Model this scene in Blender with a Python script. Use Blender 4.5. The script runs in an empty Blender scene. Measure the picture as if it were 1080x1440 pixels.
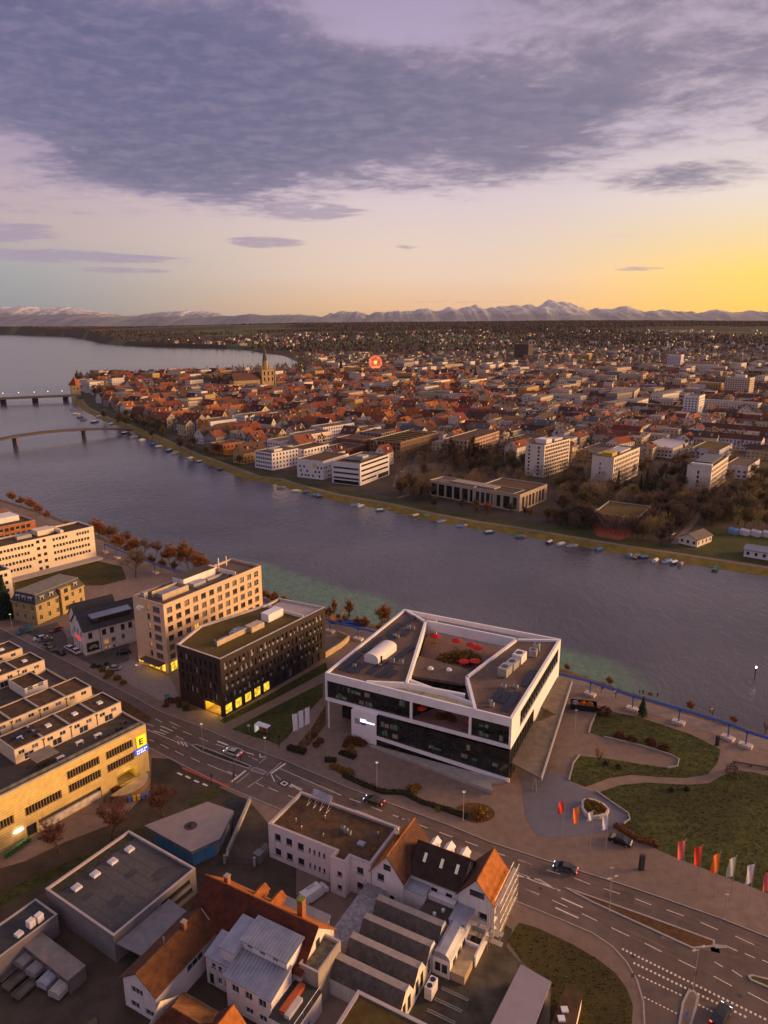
import bpy, math, random
import numpy as np
from math import radians, sin, cos, tan, pi, hypot, atan2, sqrt
rnd = random.Random(7)
sc = bpy.context.scene
COL = sc.collection

# ------------------------------------------------------------------ camera
CAM_H, PITCH, FOC = 100.0, radians(14.8), 1000.0      # metres, down-tilt, focal length in photo pixels (1440 tall)
cd = bpy.data.cameras.new('camera'); cam = bpy.data.objects.new('camera', cd); COL.objects.link(cam)
cam.location = (0, 0, CAM_H); cam.rotation_euler = (pi/2 - PITCH, 0, 0)
cd.sensor_fit = 'VERTICAL'; cd.sensor_height = 36.0; cd.lens = 36.0*FOC/1440
cd.clip_start = 1.0; cd.clip_end = 120000
sc.camera = cam

# ------------------------------------------------------------------ sun, exposure
SUN_AZ, SUN_EL = radians(82), radians(9.5)            # azimuth measured from the view direction towards the right
sd = bpy.data.lights.new('sun', 'SUN'); sun = bpy.data.objects.new('sun', sd); COL.objects.link(sun)
sd.energy = 5.0; sd.angle = radians(22); sd.color = (1.0, 0.55, 0.22)
sun.rotation_euler = (pi/2 - SUN_EL, 0, pi - SUN_AZ)
sc.view_settings.view_transform = 'Standard'; sc.view_settings.look = 'None'
sc.view_settings.exposure = 0.42; sc.view_settings.gamma = 1.0; sc.view_settings.use_curve_mapping = False
try:
    sc.cycles.use_denoising = True; sc.cycles.max_bounces = 6; sc.cycles.volume_bounces = 0
    sc.cycles.transparent_max_bounces = 6; sc.cycles.glossy_bounces = 3; sc.cycles.diffuse_bounces = 3
except Exception: pass

GLOW_AZ = radians(66)                                  # where the afterglow on the horizon is centred
# ------------------------------------------------------------------ node helper
class NT:
    def __init__(s, tree): s.t = tree; tree.nodes.clear()
    def n(s, typ, **kw):
        o = s.t.nodes.new(typ)
        for k, v in kw.items(): setattr(o, k, v)
        return o
    def set(s, sock, v):
        if hasattr(v, 'is_output'): s.t.links.new(v, sock)
        elif isinstance(v, (tuple, list)) and len(v) == 3 and sock.type == 'RGBA': sock.default_value = (*v, 1)
        else: sock.default_value = v
    def m(s, op, a, b=0.0, c=None, clamp=False):
        o = s.n('ShaderNodeMath', operation=op, use_clamp=clamp); s.set(o.inputs[0], a); s.set(o.inputs[1], b)
        if c is not None: s.set(o.inputs[2], c)
        return o.outputs[0]
    def vm(s, op, a, b=(0, 0, 0)):
        o = s.n('ShaderNodeVectorMath', operation=op); s.set(o.inputs[0], a); s.set(o.inputs[1], b)
        return o.outputs['Value'] if op in ('DOT_PRODUCT', 'LENGTH') else o.outputs[0]
    def mix(s, f, a, b, mode='MIX'):
        o = s.n('ShaderNodeMixRGB', blend_type=mode); s.set(o.inputs[0], f); s.set(o.inputs[1], a); s.set(o.inputs[2], b)
        return o.outputs[0]
    def sstep(s, v, a, b, c=0.0, d=1.0):
        o = s.n('ShaderNodeMapRange', interpolation_type='SMOOTHSTEP'); s.set(o.inputs[0], v)
        for i, x in enumerate((a, b, c, d)): o.inputs[1+i].default_value = x
        return o.outputs[0]
    def ramp(s, v, stops):
        o = s.n('ShaderNodeValToRGB'); e = o.color_ramp.elements
        while len(e) > 1: e.remove(e[0])
        e[0].position = stops[0][0]; e[0].color = (*stops[0][1], 1)
        for p, c in stops[1:]:
            k = e.new(p); k.color = (*c, 1)
        s.set(o.inputs[0], v); return o.outputs[0]
    def noise(s, vec, scale, detail=4, rough=.55, dist=0.0, dims='3D'):
        o = s.n('ShaderNodeTexNoise', noise_dimensions=dims); s.set(o.inputs['Vector'], vec)
        o.inputs['Scale'].default_value = scale; o.inputs['Detail'].default_value = detail
        o.inputs['Roughness'].default_value = rough; o.inputs['Distortion'].default_value = dist
        return o.outputs[0]
    def comb(s, x, y, z=0.0):
        o = s.n('ShaderNodeCombineXYZ'); s.set(o.inputs[0], x); s.set(o.inputs[1], y); s.set(o.inputs[2], z); return o.outputs[0]

# ------------------------------------------------------------------ world: dusk sky with a bank of cloud
w = bpy.data.worlds.new('World'); sc.world = w; w.use_nodes = True
N = NT(w.node_tree)
d = N.n('ShaderNodeTexCoord').outputs['Generated']
sep = N.n('ShaderNodeSeparateXYZ'); N.set(sep.inputs[0], N.vm('NORMALIZE', d))
dx, dy, dz = sep.outputs
hl = N.m('SQRT', N.m('ADD', N.m('MULTIPLY', dx, dx), N.m('MULTIPLY', dy, dy)))
sa = N.m('DIVIDE', N.m('ADD', N.m('MULTIPLY', dx, sin(GLOW_AZ)), N.m('MULTIPLY', dy, cos(GLOW_AZ))), N.m('MAXIMUM', hl, 1e-3))
el = N.m('MAXIMUM', dz, 0.0)
away = N.ramp(el, [(0, (.15, .22, .29)), (.03, (.19, .26, .31)), (.07, (.31, .32, .35)), (.105, (.46, .36, .36)), (.15, (.46, .345, .40)), (.22, (.37, .285, .39)), (.36, (.27, .22, .36)), (1, (.42, .35, .40))])
side = N.ramp(el, [(0, (.66, .38, .19)), (.025, (.80, .49, .27)), (.06, (.80, .57, .43)), (.10, (.74, .57, .48)), (.15, (.66, .53, .55)), (.22, (.50, .41, .53)), (.36, (.35, .29, .44)), (1, (.46, .38, .40))])
near_ = N.ramp(el, [(0, (1.35, .60, .0)), (.03, (1.35, .68, .0)), (.06, (1.15, .68, .03)), (.095, (.92, .65, .24)), (.15, (.80, .68, .58)), (.22, (.58, .49, .54)), (.36, (.40, .33, .45)), (1, (.48, .39, .40))])
clear = N.mix(N.sstep(sa, -.10, .46), away, side)
clear = N.mix(N.sstep(sa, .50, .86), clear, near_)
# cloud deck, on a plane overhead
inv = N.m('DIVIDE', 1.0, N.m('ADD', el, .06))
px_, py_ = N.m('MULTIPLY', dx, inv), N.m('MULTIPLY', dy, inv)
P2 = N.comb(N.m('MULTIPLY', px_, .85), py_, 2.6)
n1 = N.noise(P2, .5, 2, .5, .2)
n2 = N.noise(P2, 2.1, 12, .68, .25)
n3 = N.noise(N.comb(px_, N.m('MULTIPLY', py_, 1.15), 9.1), 9.0, 8, .62, .3)
az = N.m('ARCTAN2', dx, dy)
def patch(pxx, pyy, wx, wy, gain):
    th = math.atan2(pxx-540, 1000.0); e0 = sin(math.atan((720-pyy)/hypot(1000, pxx-540)) - PITCH)
    a = N.m('DIVIDE', N.m('SUBTRACT', az, th), wx); b = N.m('DIVIDE', N.m('SUBTRACT', el, e0), wy)
    r = N.m('ADD', N.m('MULTIPLY', a, a), N.m('MULTIPLY', b, b))
    return N.m('MULTIPLY', N.m('SUBTRACT', 1.0, r, clamp=True), gain)
dens = N.m('ADD', N.m('ADD', N.m('MULTIPLY', n1, .75), N.m('MULTIPLY', n2, 1.0)), N.m('MULTIPLY', n3, .40))
low = N.m('SUBTRACT', el, N.m('MULTIPLY', N.sstep(sa, .2, .8), .035))
dens = N.m('ADD', dens, N.sstep(low, .055, .185, -.66, .07))
for args in ((250, 110, .36, .12, .26), (640, 150, .32, .085, .22), (1000, 225, .17, .03, .24), (545, 0, .11, .05, -.22), (10, 195, .12, .04, -.24), (330, 285, .16, .03, .10), (30, 285, .10, .025, .16), (1000, 160, .2, .03, -.14)):
    dens = N.m('ADD', dens, patch(*args))
cov = N.sstep(dens, .94, 1.28)
streak = None
for args in ((95, 335, .20, .010, 1.35), (382, 337, .065, .009, 1.35), (185, 364, .08, .005, 1.1), (880, 363, .035, .0035, .7), (570, 347, .026, .004, .7),
             (855, 320, .03, .004, .5), (650, 423, .15, .0022, .55), (440, 296, .10, .016, 1.15), (20, 290, .10, .018, 1.2), (880, 363, .04, .004, .9)):
    p_ = patch(*args); streak = p_ if streak is None else N.m('MAXIMUM', streak, p_)
sn = N.noise(N.comb(N.m('MULTIPLY', az, 13.0), N.m('MULTIPLY', el, 95.0), 1.3), 1.5, 9, .68, .5)
streak = N.sstep(N.m('MULTIPLY', streak, N.m('ADD', N.m('MULTIPLY', sn, 3.2), -.85)), .22, .75)
cov = N.m('MAXIMUM', cov, N.m('MULTIPLY', streak, .85))
thick = N.sstep(dens, 1.03, 1.38)
cl_lo = N.mix(N.sstep(sa, .1, .8), (.30, .23, .35), (.40, .31, .36))
cl_hi = N.mix(N.sstep(sa, .1, .8), (.092, .090, .190), (.145, .122, .195))
cloud = N.mix(thick, cl_lo, cl_hi)
cloud = N.mix(N.m('MULTIPLY', N.sstep(n3, .38, .76), .28), cloud, (.40, .32, .42))
skyc = N.mix(N.m('MULTIPLY', cov, .93), clear, cloud)
skyc = N.mix(N.sstep(dz, -.02, .0), (.12, .11, .12), skyc)
ni = N.n('ShaderNodeTexSky', sky_type='NISHITA', sun_disc=False)
ni.sun_elevation = SUN_EL; ni.sun_rotation = SUN_AZ; ni.altitude = 400
bg = N.n('ShaderNodeBackground'); N.set(bg.inputs[0], skyc); bg.inputs[1].default_value = .80
bg2 = N.n('ShaderNodeBackground'); N.set(bg2.inputs[0], ni.outputs[0]); bg2.inputs[1].default_value = .012
ad = N.n('ShaderNodeAddShader'); N.t.links.new(bg.outputs[0], ad.inputs[0]); N.t.links.new(bg2.outputs[0], ad.inputs[1])
N.t.links.new(ad.outputs[0], N.n('ShaderNodeOutputWorld').inputs[0])

# ------------------------------------------------------------------ helpers
S_, C_ = sin(PITCH), cos(PITCH)
def G(x, y, z=0.0):                                    # photo pixel -> ground point at height z
    v = (y-720)/FOC; dd = (CAM_H-z)/(S_+v*C_)
    return ((x-540)/FOC*dd, dd*(C_-v*S_))
def cr(ox, oy, s, z=0.0):
    return lambda pts: [G(ox+a/s, oy+b/s, z) for a, b in pts]
def scrx(X, Y, Z=0): return 540+1000*X/(Y*C_+(CAM_H-Z)*S_)
def scry(Y, Z=0): return 720+1000*(-Y*S_+(CAM_H-Z)*C_)/(Y*C_+(CAM_H-Z)*S_)

MATS = {}
def M(name, col=(.5, .5, .5), rough=.85, var=.18, sc_=.6, detail=5, bump=0.0, bsc=None, metal=0.0, emit=0.0, col2=None, spec=.3, coord='pos', rows=0.0, big=0.0, streak=0.0):
    if name in MATS: return MATS[name]
    m = bpy.data.materials.new(name); m.use_nodes = True; MATS[name] = m
    T = NT(m.node_tree); b = T.n('ShaderNodeBsdfPrincipled'); o = T.n('ShaderNodeOutputMaterial')
    T.t.links.new(b.outputs[0], o.inputs[0])
    if coord == 'pos': vec = T.n('ShaderNodeNewGeometry').outputs['Position']
    else: vec = T.n('ShaderNodeTexCoord').outputs['Object']
    f = T.noise(vec, sc_, detail, .6)
    f = T.sstep(f, .28, .72)
    c1 = tuple(x*(1-var) for x in col); c2 = col2 or tuple(min(1, x*(1+var)) for x in col)
    c = T.mix(f, c1, c2)
    if big:
        g = T.noise(vec, sc_*.07, 3, .5); c = T.mix(T.sstep(g, .35, .65), c, T.mix(1.0, c, (1-big, 1-big, 1-big), 'MULTIPLY'))
    if streak:
        g = T.noise(T.vm('MULTIPLY', vec, (1.0, 1.0, .10)), 1.6, 6, .65); c = T.mix(T.sstep(g, .48, .78), c, T.mix(1.0, c, (1-streak, 1-streak*1.05, 1-streak*1.1), 'MULTIPLY'))
    if rows:
        sp = T.n('ShaderNodeSeparateXYZ'); T.set(sp.inputs[0], T.n('ShaderNodeTexCoord').outputs['Object'])
        fr = T.m('FRACT', T.m('DIVIDE', sp.outputs[2], rows))
        c = T.mix(T.m('MULTIPLY', T.sstep(fr, .0, .35, 1, 0), .55), c, T.mix(1.0, c, (.45, .42, .42), 'MULTIPLY'))
        bp = T.n('ShaderNodeBump'); bp.inputs['Strength'].default_value = .6; bp.inputs['Distance'].default_value = .06
        T.set(bp.inputs['Height'], fr); T.t.links.new(bp.outputs[0], b.inputs['Normal'])
    T.set(b.inputs['Base Color'], c)
    b.inputs['Roughness'].default_value = rough; b.inputs['Metallic'].default_value = metal
    b.inputs['Specular IOR Level'].default_value = spec
    if emit:
        T.set(b.inputs['Emission Color'], (*col, 1)); b.inputs['Emission Strength'].default_value = emit
    if bump and not rows:
        bp = T.n('ShaderNodeBump'); bp.inputs['Strength'].default_value = .7; bp.inputs['Distance'].default_value = bump
        T.set(bp.inputs['Height'], T.noise(vec, bsc or sc_*4, 4, .6)); T.t.links.new(bp.outputs[0], b.inputs['Normal'])
    return m

class MB:
    def __init__(s): s.v = []; s.f = []; s.mi = []
    def face(s, pts, m=0):
        k = len(s.v); s.v += [tuple(p) for p in pts]; s.f.append(tuple(range(k, k+len(pts)))); s.mi.append(m); return s
    def box(s, x0, y0, z0, x1, y1, z1, m=0, top=None):
        k = len(s.v); s.v += [(x0, y0, z0), (x1, y0, z0), (x1, y1, z0), (x0, y1, z0), (x0, y0, z1), (x1, y0, z1), (x1, y1, z1), (x0, y1, z1)]
        for q, mm in (((0, 3, 2, 1), m), ((4, 5, 6, 7), m if top is None else top), ((0, 1, 5, 4), m), ((1, 2, 6, 5), m), ((2, 3, 7, 6), m), ((3, 0, 4, 7), m)):
            s.f.append(tuple(k+i for i in q)); s.mi.append(mm)
        return s
    def prism(s, pts, z0, z1, m=0, top=None, bot=True):
        n = len(pts); k = len(s.v)
        A = sum(pts[i][0]*pts[(i+1) % n][1]-pts[(i+1) % n][0]*pts[i][1] for i in range(n))
        if A < 0: pts = pts[::-1]
        zz0 = z0 if isinstance(z0, (list, tuple)) else [z0]*n; zz1 = z1 if isinstance(z1, (list, tuple)) else [z1]*n
        s.v += [(p[0], p[1], zz0[i]) for i, p in enumerate(pts)]+[(p[0], p[1], zz1[i]) for i, p in enumerate(pts)]
        for i in range(n):
            j = (i+1) % n; s.f.append((k+i, k+j, k+n+j, k+n+i)); s.mi.append(m)
        s.f.append(tuple(range(k+n, k+2*n))); s.mi.append(m if top is None else top)
        if bot: s.f.append(tuple(range(k+n-1, k-1, -1))); s.mi.append(m)
        return s
    def tube(s, p0, p1, r0, r1=None, n=6, m=0, cap=True):
        r1 = r0 if r1 is None else r1
        a = np.array(p0, float); b = np.array(p1, float); dv = b-a; L = np.linalg.norm(dv)
        if L < 1e-6: return s
        dv /= L; h = np.array((0, 0, 1.)) if abs(dv[2]) < .9 else np.array((1., 0, 0)); e1 = np.cross(dv, h); e1 /= np.linalg.norm(e1); e2 = np.cross(dv, e1)
        k = len(s.v)
        for c, r in ((a, r0), (b, r1)):
            for i in range(n):
                t = 2*pi*i/n; s.v.append(tuple(c+r*(cos(t)*e1+sin(t)*e2)))
        for i in range(n):
            j = (i+1) % n; s.f.append((k+i, k+n+i, k+n+j, k+j)); s.mi.append(m)
        if cap: s.f.append(tuple(range(k, k+n))); s.mi.append(m); s.f.append(tuple(range(k+2*n-1, k+n-1, -1))); s.mi.append(m)
        return s
    def mesh(s, name, mats, smooth=False):
        me = bpy.data.meshes.new(name); me.from_pydata(s.v, [], s.f)
        for m in mats: me.materials.append(m)
        if len(mats) > 1: me.polygons.foreach_set('material_index', s.mi)
        if smooth: me.polygons.foreach_set('use_smooth', [True]*len(me.polygons))
        me.update(); return me
    def build(s, name, mats, parent=None, loc=(0, 0, 0), rz=0.0, smooth=False):
        if not isinstance(mats, (list, tuple)): mats = [mats]
        return put(name, s.mesh(name, mats, smooth), parent, loc, rz)
def put(name, me, parent=None, loc=(0, 0, 0), rz=0.0, scale=None):
    o = bpy.data.objects.new(name, me); COL.objects.link(o); o.location = loc
    if rz: o.rotation_euler = (0, 0, rz)
    if scale is not None: o.scale = scale
    if parent is not None: o.parent = parent
    return o
def tag(o, label=None, cat=None, group=None, kind=None):
    if label: o['label'] = label
    if cat: o['category'] = cat
    if group: o['group'] = group
    if kind: o['kind'] = kind
    return o
def thing(name, label, cat, loc=(0, 0, 0), rz=0.0, group=None):
    if len(loc) == 2: loc = (*loc, 0)
    return tag(put(name, None, None, loc, rz), label, cat, group)
def dup(root, loc=None, rz=None, label=None, scale=None):
    r = root.copy(); COL.objects.link(r)
    if loc is not None: r.location = loc if len(loc) == 3 else (*loc, 0)
    if rz is not None: r.rotation_euler = (0, 0, rz)
    if scale is not None: r.scale = scale if isinstance(scale, (tuple, list)) else (scale,)*3
    if label: r['label'] = label
    for ch in list(root.children):
        c = ch.copy(); COL.objects.link(c); c.parent = r
        for g in ch.children:
            e = g.copy(); COL.objects.link(e); e.parent = c
    return r
_ones = 'zeroth first second third fourth fifth sixth seventh eighth ninth tenth eleventh twelfth thirteenth fourteenth fifteenth sixteenth seventeenth eighteenth nineteenth'.split()
_tens = {2: 'twent', 3: 'thirt', 4: 'fort', 5: 'fift', 6: 'sixt', 7: 'sevent', 8: 'eight', 9: 'ninet'}
def nth(i):
    if i < 20: return _ones[i]
    if i < 100: return _tens[i//10]+'ieth' if i % 10 == 0 else _tens[i//10]+'y-'+_ones[i % 10]
    return 'hundred and '+nth(i-100) if i > 100 else 'hundredth'
def sheet(name, pts, z, mat, kind='structure', label=None, cat=None, parent=None):
    n = len(pts); A = sum(pts[i][0]*pts[(i+1) % n][1]-pts[(i+1) % n][0]*pts[i][1] for i in range(n))
    if A < 0: pts = pts[::-1]
    o = MB().face([(p[0], p[1], z) for p in pts]).build(name, mat, parent)
    return tag(o, label, cat, kind=kind if parent is None else None)
def slab(name, pts, z0, z1, mat, top=None, parent=None, kind='structure', label=None, cat=None):
    o = MB().prism(pts, z0, z1, 0, 1 if top else None).build(name, [mat, top] if top else [mat], parent)
    return tag(o, label, cat, kind=kind if parent is None else None)

# ---- facades: wall sheets with real openings, windows set back in them
WINM = {}
def win_mesh(w_, h_, dep, nv, nh, fm, gm, ft=.07):
    k = (round(w_, 3), round(h_, 3), dep, nv, nh, fm.name, gm.name)
    if k in WINM: return WINM[k]
    b = MB(); y0, y1 = dep-.07, dep+.02
    b.box(0, y0, 0, w_, y1, ft); b.box(0, y0, h_-ft, w_, y1, h_); b.box(0, y0, ft, ft, y1, h_-ft); b.box(w_-ft, y0, ft, w_, y1, h_-ft)
    b.box(-.06, -.09, -.07, w_+.06, dep-.071, -.003)
    for i in range(1, nv): x = w_*i/nv; b.box(x-.03, y0+.01, ft, x+.03, y1, h_-ft)
    for i in range(1, nh): z = h_*i/nh; b.box(ft, y0+.012, z-.03, w_-ft, y1, z+.03)
    g = MB().face([(ft/2, dep, ft/2), (w_-ft/2, dep, ft/2), (w_-ft/2, dep, h_-ft/2), (ft/2, dep, h_-ft/2)])
    WINM[k] = (b.mesh('window', [fm]), g.mesh('pane', [gm])); return WINM[k]
def facade(mb, org, ang, W, H, ops, dep=.25, m=0, mr=None):
    us = sorted({0.0, W} | {round(o[0], 4) for o in ops} | {round(o[0]+o[2], 4) for o in ops}); zs = sorted({0.0, H} | {round(o[1], 4) for o in ops} | {round(o[1]+o[3], 4) for o in ops})
    du = (cos(ang), sin(ang)); nn = (-sin(ang), cos(ang))      # inward
    P = lambda u, z, t=0.0: (org[0]+du[0]*u+nn[0]*t, org[1]+du[1]*u+nn[1]*t, org[2]+z)
    rects = [(o[0], o[1], o[0]+o[2], o[1]+o[3]) for o in ops]
    for j in range(len(zs)-1):
        zc = (zs[j]+zs[j+1])/2; row = [r for r in rects if r[1] < zc < r[3]]
        start = None
        for i in range(len(us)-1):
            uc = (us[i]+us[i+1])/2; hole = any(r[0] < uc < r[2] for r in row)
            if not hole and start is None: start = us[i]
            if start is not None and (hole or i == len(us)-2):
                e = us[i] if hole else us[i+1]
                mb.face([P(start, zs[j]), P(e, zs[j]), P(e, zs[j+1]), P(start, zs[j+1])], m); start = None
    mm = m if mr is None else mr
    for u0, z0, u1, z1 in rects:
        mb.face([P(u0, z0), P(u0, z0, dep), P(u0, z1, dep), P(u0, z1)], mm); mb.face([P(u1, z0, dep), P(u1, z0), P(u1, z1), P(u1, z1, dep)], mm)
        mb.face([P(u0, z0), P(u1, z0), P(u1, z0, dep), P(u0, z0, dep)], mm); mb.face([P(u0, z1, dep), P(u1, z1, dep), P(u1, z1), P(u0, z1)], mm)
def windows(parent, org, ang, ops, style, dep=.25, name='window', pane=True):
    for o in ops:
        st = o[4] if len(o) > 4 and o[4] else style
        if st == 'none': continue
        fm, gm, nv, nh = st
        a, b = win_mesh(o[2], o[3], dep, nv, nh, fm, gm)
        wo = put(name, a, parent, (org[0]+cos(ang)*o[0], org[1]+sin(ang)*o[0], org[2]+o[1]), ang)
        put('pane', b, wo)
def inset(pts, t):
    n = len(pts); out = []
    for i in range(n):
        p0, p1, p2 = pts[i-1], pts[i], pts[(i+1) % n]
        a = atan2(p1[1]-p0[1], p1[0]-p0[0]); b = atan2(p2[1]-p1[1], p2[0]-p1[0])
        n1 = (-sin(a), cos(a)); n2 = (-sin(b), cos(b)); k = 1+n1[0]*n2[0]+n1[1]*n2[1]
        out.append((p1[0]+t*(n1[0]+n2[0])/k, p1[1]+t*(n1[1]+n2[1])/k))
    return out
def flat_roof(root, pts, z, par, deck, cop, over=.04, th=.3):
    """roof deck below a parapet with a coping on top"""
    MB().face([(p[0], p[1], z-par) for p in inset(pts, .02)]).build('roof', deck, root)
    out = inset(pts, -over); inn = inset(pts, th); b = MB(); n = len(pts)
    for i in range(n):
        j = (i+1) % n
        b.face([(*out[i], z), (*out[j], z), (*out[j], z+.08), (*out[i], z+.08)]); b.face([(*out[i], z+.08), (*out[j], z+.08), (*inn[j], z+.08), (*inn[i], z+.08)])
        b.face([(*inn[j], z-par), (*inn[i], z-par), (*inn[i], z+.08), (*inn[j], z+.08)]); b.face([(*out[j], z), (*out[i], z), (*inn[i], z), (*inn[j], z)])
    return b.build('parapet', cop, root)
def poly_walls(root, pts, H, ops, wall, style, dep=.25, z0=0.0, name='wall', reveal=None, wname='window'):
    b = MB(); n = len(pts)
    for i in range(n):
        p, q = pts[i], pts[(i+1) % n]; L = hypot(q[0]-p[0], q[1]-p[1]); a = atan2(q[1]-p[1], q[0]-p[0])
        o = ops.get(i, []) if ops else []
        o = [x for x in o if x[0] >= .05 and x[0]+x[2] <= L-.05]
        facade(b, (p[0], p[1], z0), a, L, H, o, dep, 0, 1 if reveal else None)
        windows(root, (p[0], p[1], z0), a, o, style, dep, wname)
    return b.build(name, [wall, reveal] if reveal else [wall], root)
def rect(W, D): return [(0, 0), (W, 0), (W, D), (0, D)]
def grid(L, n, w_, h_, z0, floors, fh, m0=None, st=None, lit=None, litp=0.0, skip=()):
    m0 = (L/n-w_)/2 if m0 is None else m0; pitch = (L-2*m0-w_)/(n-1) if n > 1 else 0; out = []
    for f in range(floors):
        for i in range(n):
            if (f, i) in skip: continue
            out.append((m0+i*pitch, z0+f*fh, w_, h_, lit if lit and rnd.random() < litp else st))
    return out
def gable_walls(root, W, D, eave, rise, ops, wall, style, axis='x', dep=.2, z0=0.0):
    poly_walls(root, rect(W, D), eave, ops, wall, style, dep, z0)
    ze, zr = z0+eave, z0+eave+rise
    for t in (([(0, D, ze), (0, 0, ze), (0, D/2, zr)], [(W, 0, ze), (W, D, ze), (W, D/2, zr)]) if axis == 'x' else ([(0, 0, ze), (W, 0, ze), (W/2, 0, zr)], [(W, D, ze), (0, D, ze), (W/2, D, zr)])): MB().face(t).build('gable', wall, root)
def gable_roof(root, W, D, ze, rise, mat, axis='x', ov=.4, th=.18, mat2=None, hip=0.0, name='roof'):  # where mat2 is given, lit and shaded slopes differ in colour
    """two slopes with thickness; hip>0 pulls the ridge ends in"""
    b = MB()
    if axis == 'x': T = lambda u, v, z: (u, v, z)
    else: T = lambda u, v, z: (W-v, u, z)
    L, B = (W, D) if axis == 'x' else (D, W)
    sl = rise/(B/2); z0 = ze-ov*sl
    for s in (0, 1):
        f = (lambda v: v) if s == 0 else (lambda v: B-v)
        e0, e1, r0, r1 = T(-ov, f(-ov), z0), T(L+ov, f(-ov), z0), T(-ov+hip, f(B/2), ze+rise), T(L+ov-hip, f(B/2), ze+rise)
        up = lambda p: (p[0], p[1], p[2]+th)
        q = [e0, e1, r1, r0]
        if s == 1: q = [e1, e0, r0, r1]
        b.face([up(p) for p in q], s); b.face(q[::-1], s)
        b.face([q[0], q[1], up(q[1]), up(q[0])], s)
        if not hip:
            b.face([q[1], q[2], up(q[2]), up(q[1])], s); b.face([q[3], q[0], up(q[0]), up(q[3])], s)
    if hip:
        for u, rr in ((-ov, -ov+hip), (L+ov, L+ov-hip)):
            q = [T(u, -ov, z0+th), T(u, B+ov, z0+th), T(rr, B/2, ze+rise+th)]
            b.face(q if u > 0 else q[::-1], 0); 
    rf_ = b.build(name, [mat, mat2 or mat], root)
    MB().tube(T(-ov+hip, B/2, ze+rise+th), T(L+ov-hip, B/2, ze+rise+th), .13, n=6).build('ridge_cap', mat2 or mat, rf_)
    for v in (-ov-.07, B+ov+.07): MB().tube(T(-ov, v, z0+.03), T(L+ov, v, z0+.03), .085, n=6).build('gutter', M('gutter_zinc', (.16, .145, .14), .5), rf_)
    return rf_
# ================================================================== materials of the setting
asphalt = M('asphalt', (.150, .106, .086), .8, .16, .35, 7, big=.25, bump=.01, bsc=8)
pave = M('paving', (.225, .155, .118), .85, .14, .5, 6, big=.18)
yardm = M('yard_asphalt', (.075, .055, .036), .85, .3, .25, 6, big=.35)
plazam = M('plaza_paving', (.145, .135, .165), .7, .1, .6, 5, big=.12)
lawnm = M('lawn', (.042, .062, .010), .95, .3, .8, 10, col2=(.098, .090, .020), big=.4, bump=.05, bsc=5)
drygrass = M('dry_grass', (.15, .092, .02), .95, .45, 1.1, 10, col2=(.062, .060, .014), big=.35, bump=.06, bsc=4)
bankgrass = M('bank_grass', (.20, .15, .022), .95, .35, .25, 8, col2=(.25, .165, .03), bump=.08, bsc=2)
soilm = M('planting_soil', (.10, .05, .018), .95, .35, .9, 7, bump=.05, bsc=5)
whiteline = M('road_paint', (.74, .62, .48), .7, .25, 3.0, 6)
redlane = M('red_cycle_paint', (.50, .07, .035), .8, .2, 1.5, 6)
kerbm = M('kerb_stone', (.36, .31, .28), .8, .15, 1.2)
concrete = M('concrete', (.36, .32, .29), .85, .16, .8, 6, big=.15)
rockm = M('shore_stone', (.14, .115, .095), .9, .4, .8, 6, bump=.2, bsc=1.5)
cityfloor = M('town_ground', (.060, .043, .026), .95, .35, .03, 8, col2=(.095, .072, .052))

# ---- water
wm = bpy.data.materials.new('water'); wm.use_nodes = True; T = NT(wm.node_tree)
pos = T.n('ShaderNodeNewGeometry').outputs['Position']
b = T.n('ShaderNodeBsdfPrincipled'); T.t.links.new(b.outputs[0], T.n('ShaderNodeOutputMaterial').inputs[0])
sp = T.n('ShaderNodeSeparateXYZ'); T.set(sp.inputs[0], pos)
dist = T.m('SUBTRACT', T.m('ADD', T.m('MULTIPLY', sp.outputs[0], .611), T.m('MULTIPLY', sp.outputs[1], .793)), 185.4)
wob = T.noise(pos, .05, 5, .6, .5)
dist = T.m('ADD', dist, T.m('MULTIPLY', T.m('SUBTRACT', wob, .5), 14.0))
shal = T.m('MULTIPLY', T.sstep(dist, 13, 21, 1, 0), T.m('MAXIMUM', T.m('MULTIPLY', T.sstep(sp.outputs[0], -75, -48), T.sstep(sp.outputs[0], -5, 15, 1, 0)), T.m('ADD', T.sstep(sp.outputs[0], 34, 50, 0, .9), .10)))
shal = T.m('MULTIPLY', shal, T.sstep(sp.outputs[0], 64, 84, 1, 0))
weed = T.sstep(T.noise(pos, .35, 6, .65), .3, .7)
deep = T.mix(T.sstep(T.noise(pos, .012, 4, .5), .35, .65), (.066, .060, .068), (.102, .094, .102))
T.set(b.inputs['Base Color'], T.mix(T.m('MULTIPLY', shal, .9), deep, T.mix(weed, (.085, .15, .085), (.135, .215, .12))))
b.inputs['Roughness'].default_value = .16; b.inputs['IOR'].default_value = 1.33
vs = T.vm('MULTIPLY', pos, (1.0, .62, 1.0))
wv = T.m('ADD', T.noise(vs, .30, 3, .55, .6), T.m('MULTIPLY', T.noise(vs, 1.1, 3, .5, .4), .38))
gust = T.sstep(T.noise(T.vm('MULTIPLY', pos, (.45, 1.0, 1.0)), .007, 4, .6, .6), .3, .7, .45, 1.0)
bp = T.n('ShaderNodeBump'); bp.inputs['Distance'].default_value = .9
T.set(bp.inputs['Strength'], T.m('MULTIPLY', gust, .36)); T.set(bp.inputs['Height'], wv); T.t.links.new(bp.outputs[0], b.inputs['Normal'])
WZ = -1.5
sheet('river_and_lake_water', [(-16000, -300), (12000, -300), (12000, 16000), (-16000, 16000)], WZ, wm)

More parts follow.
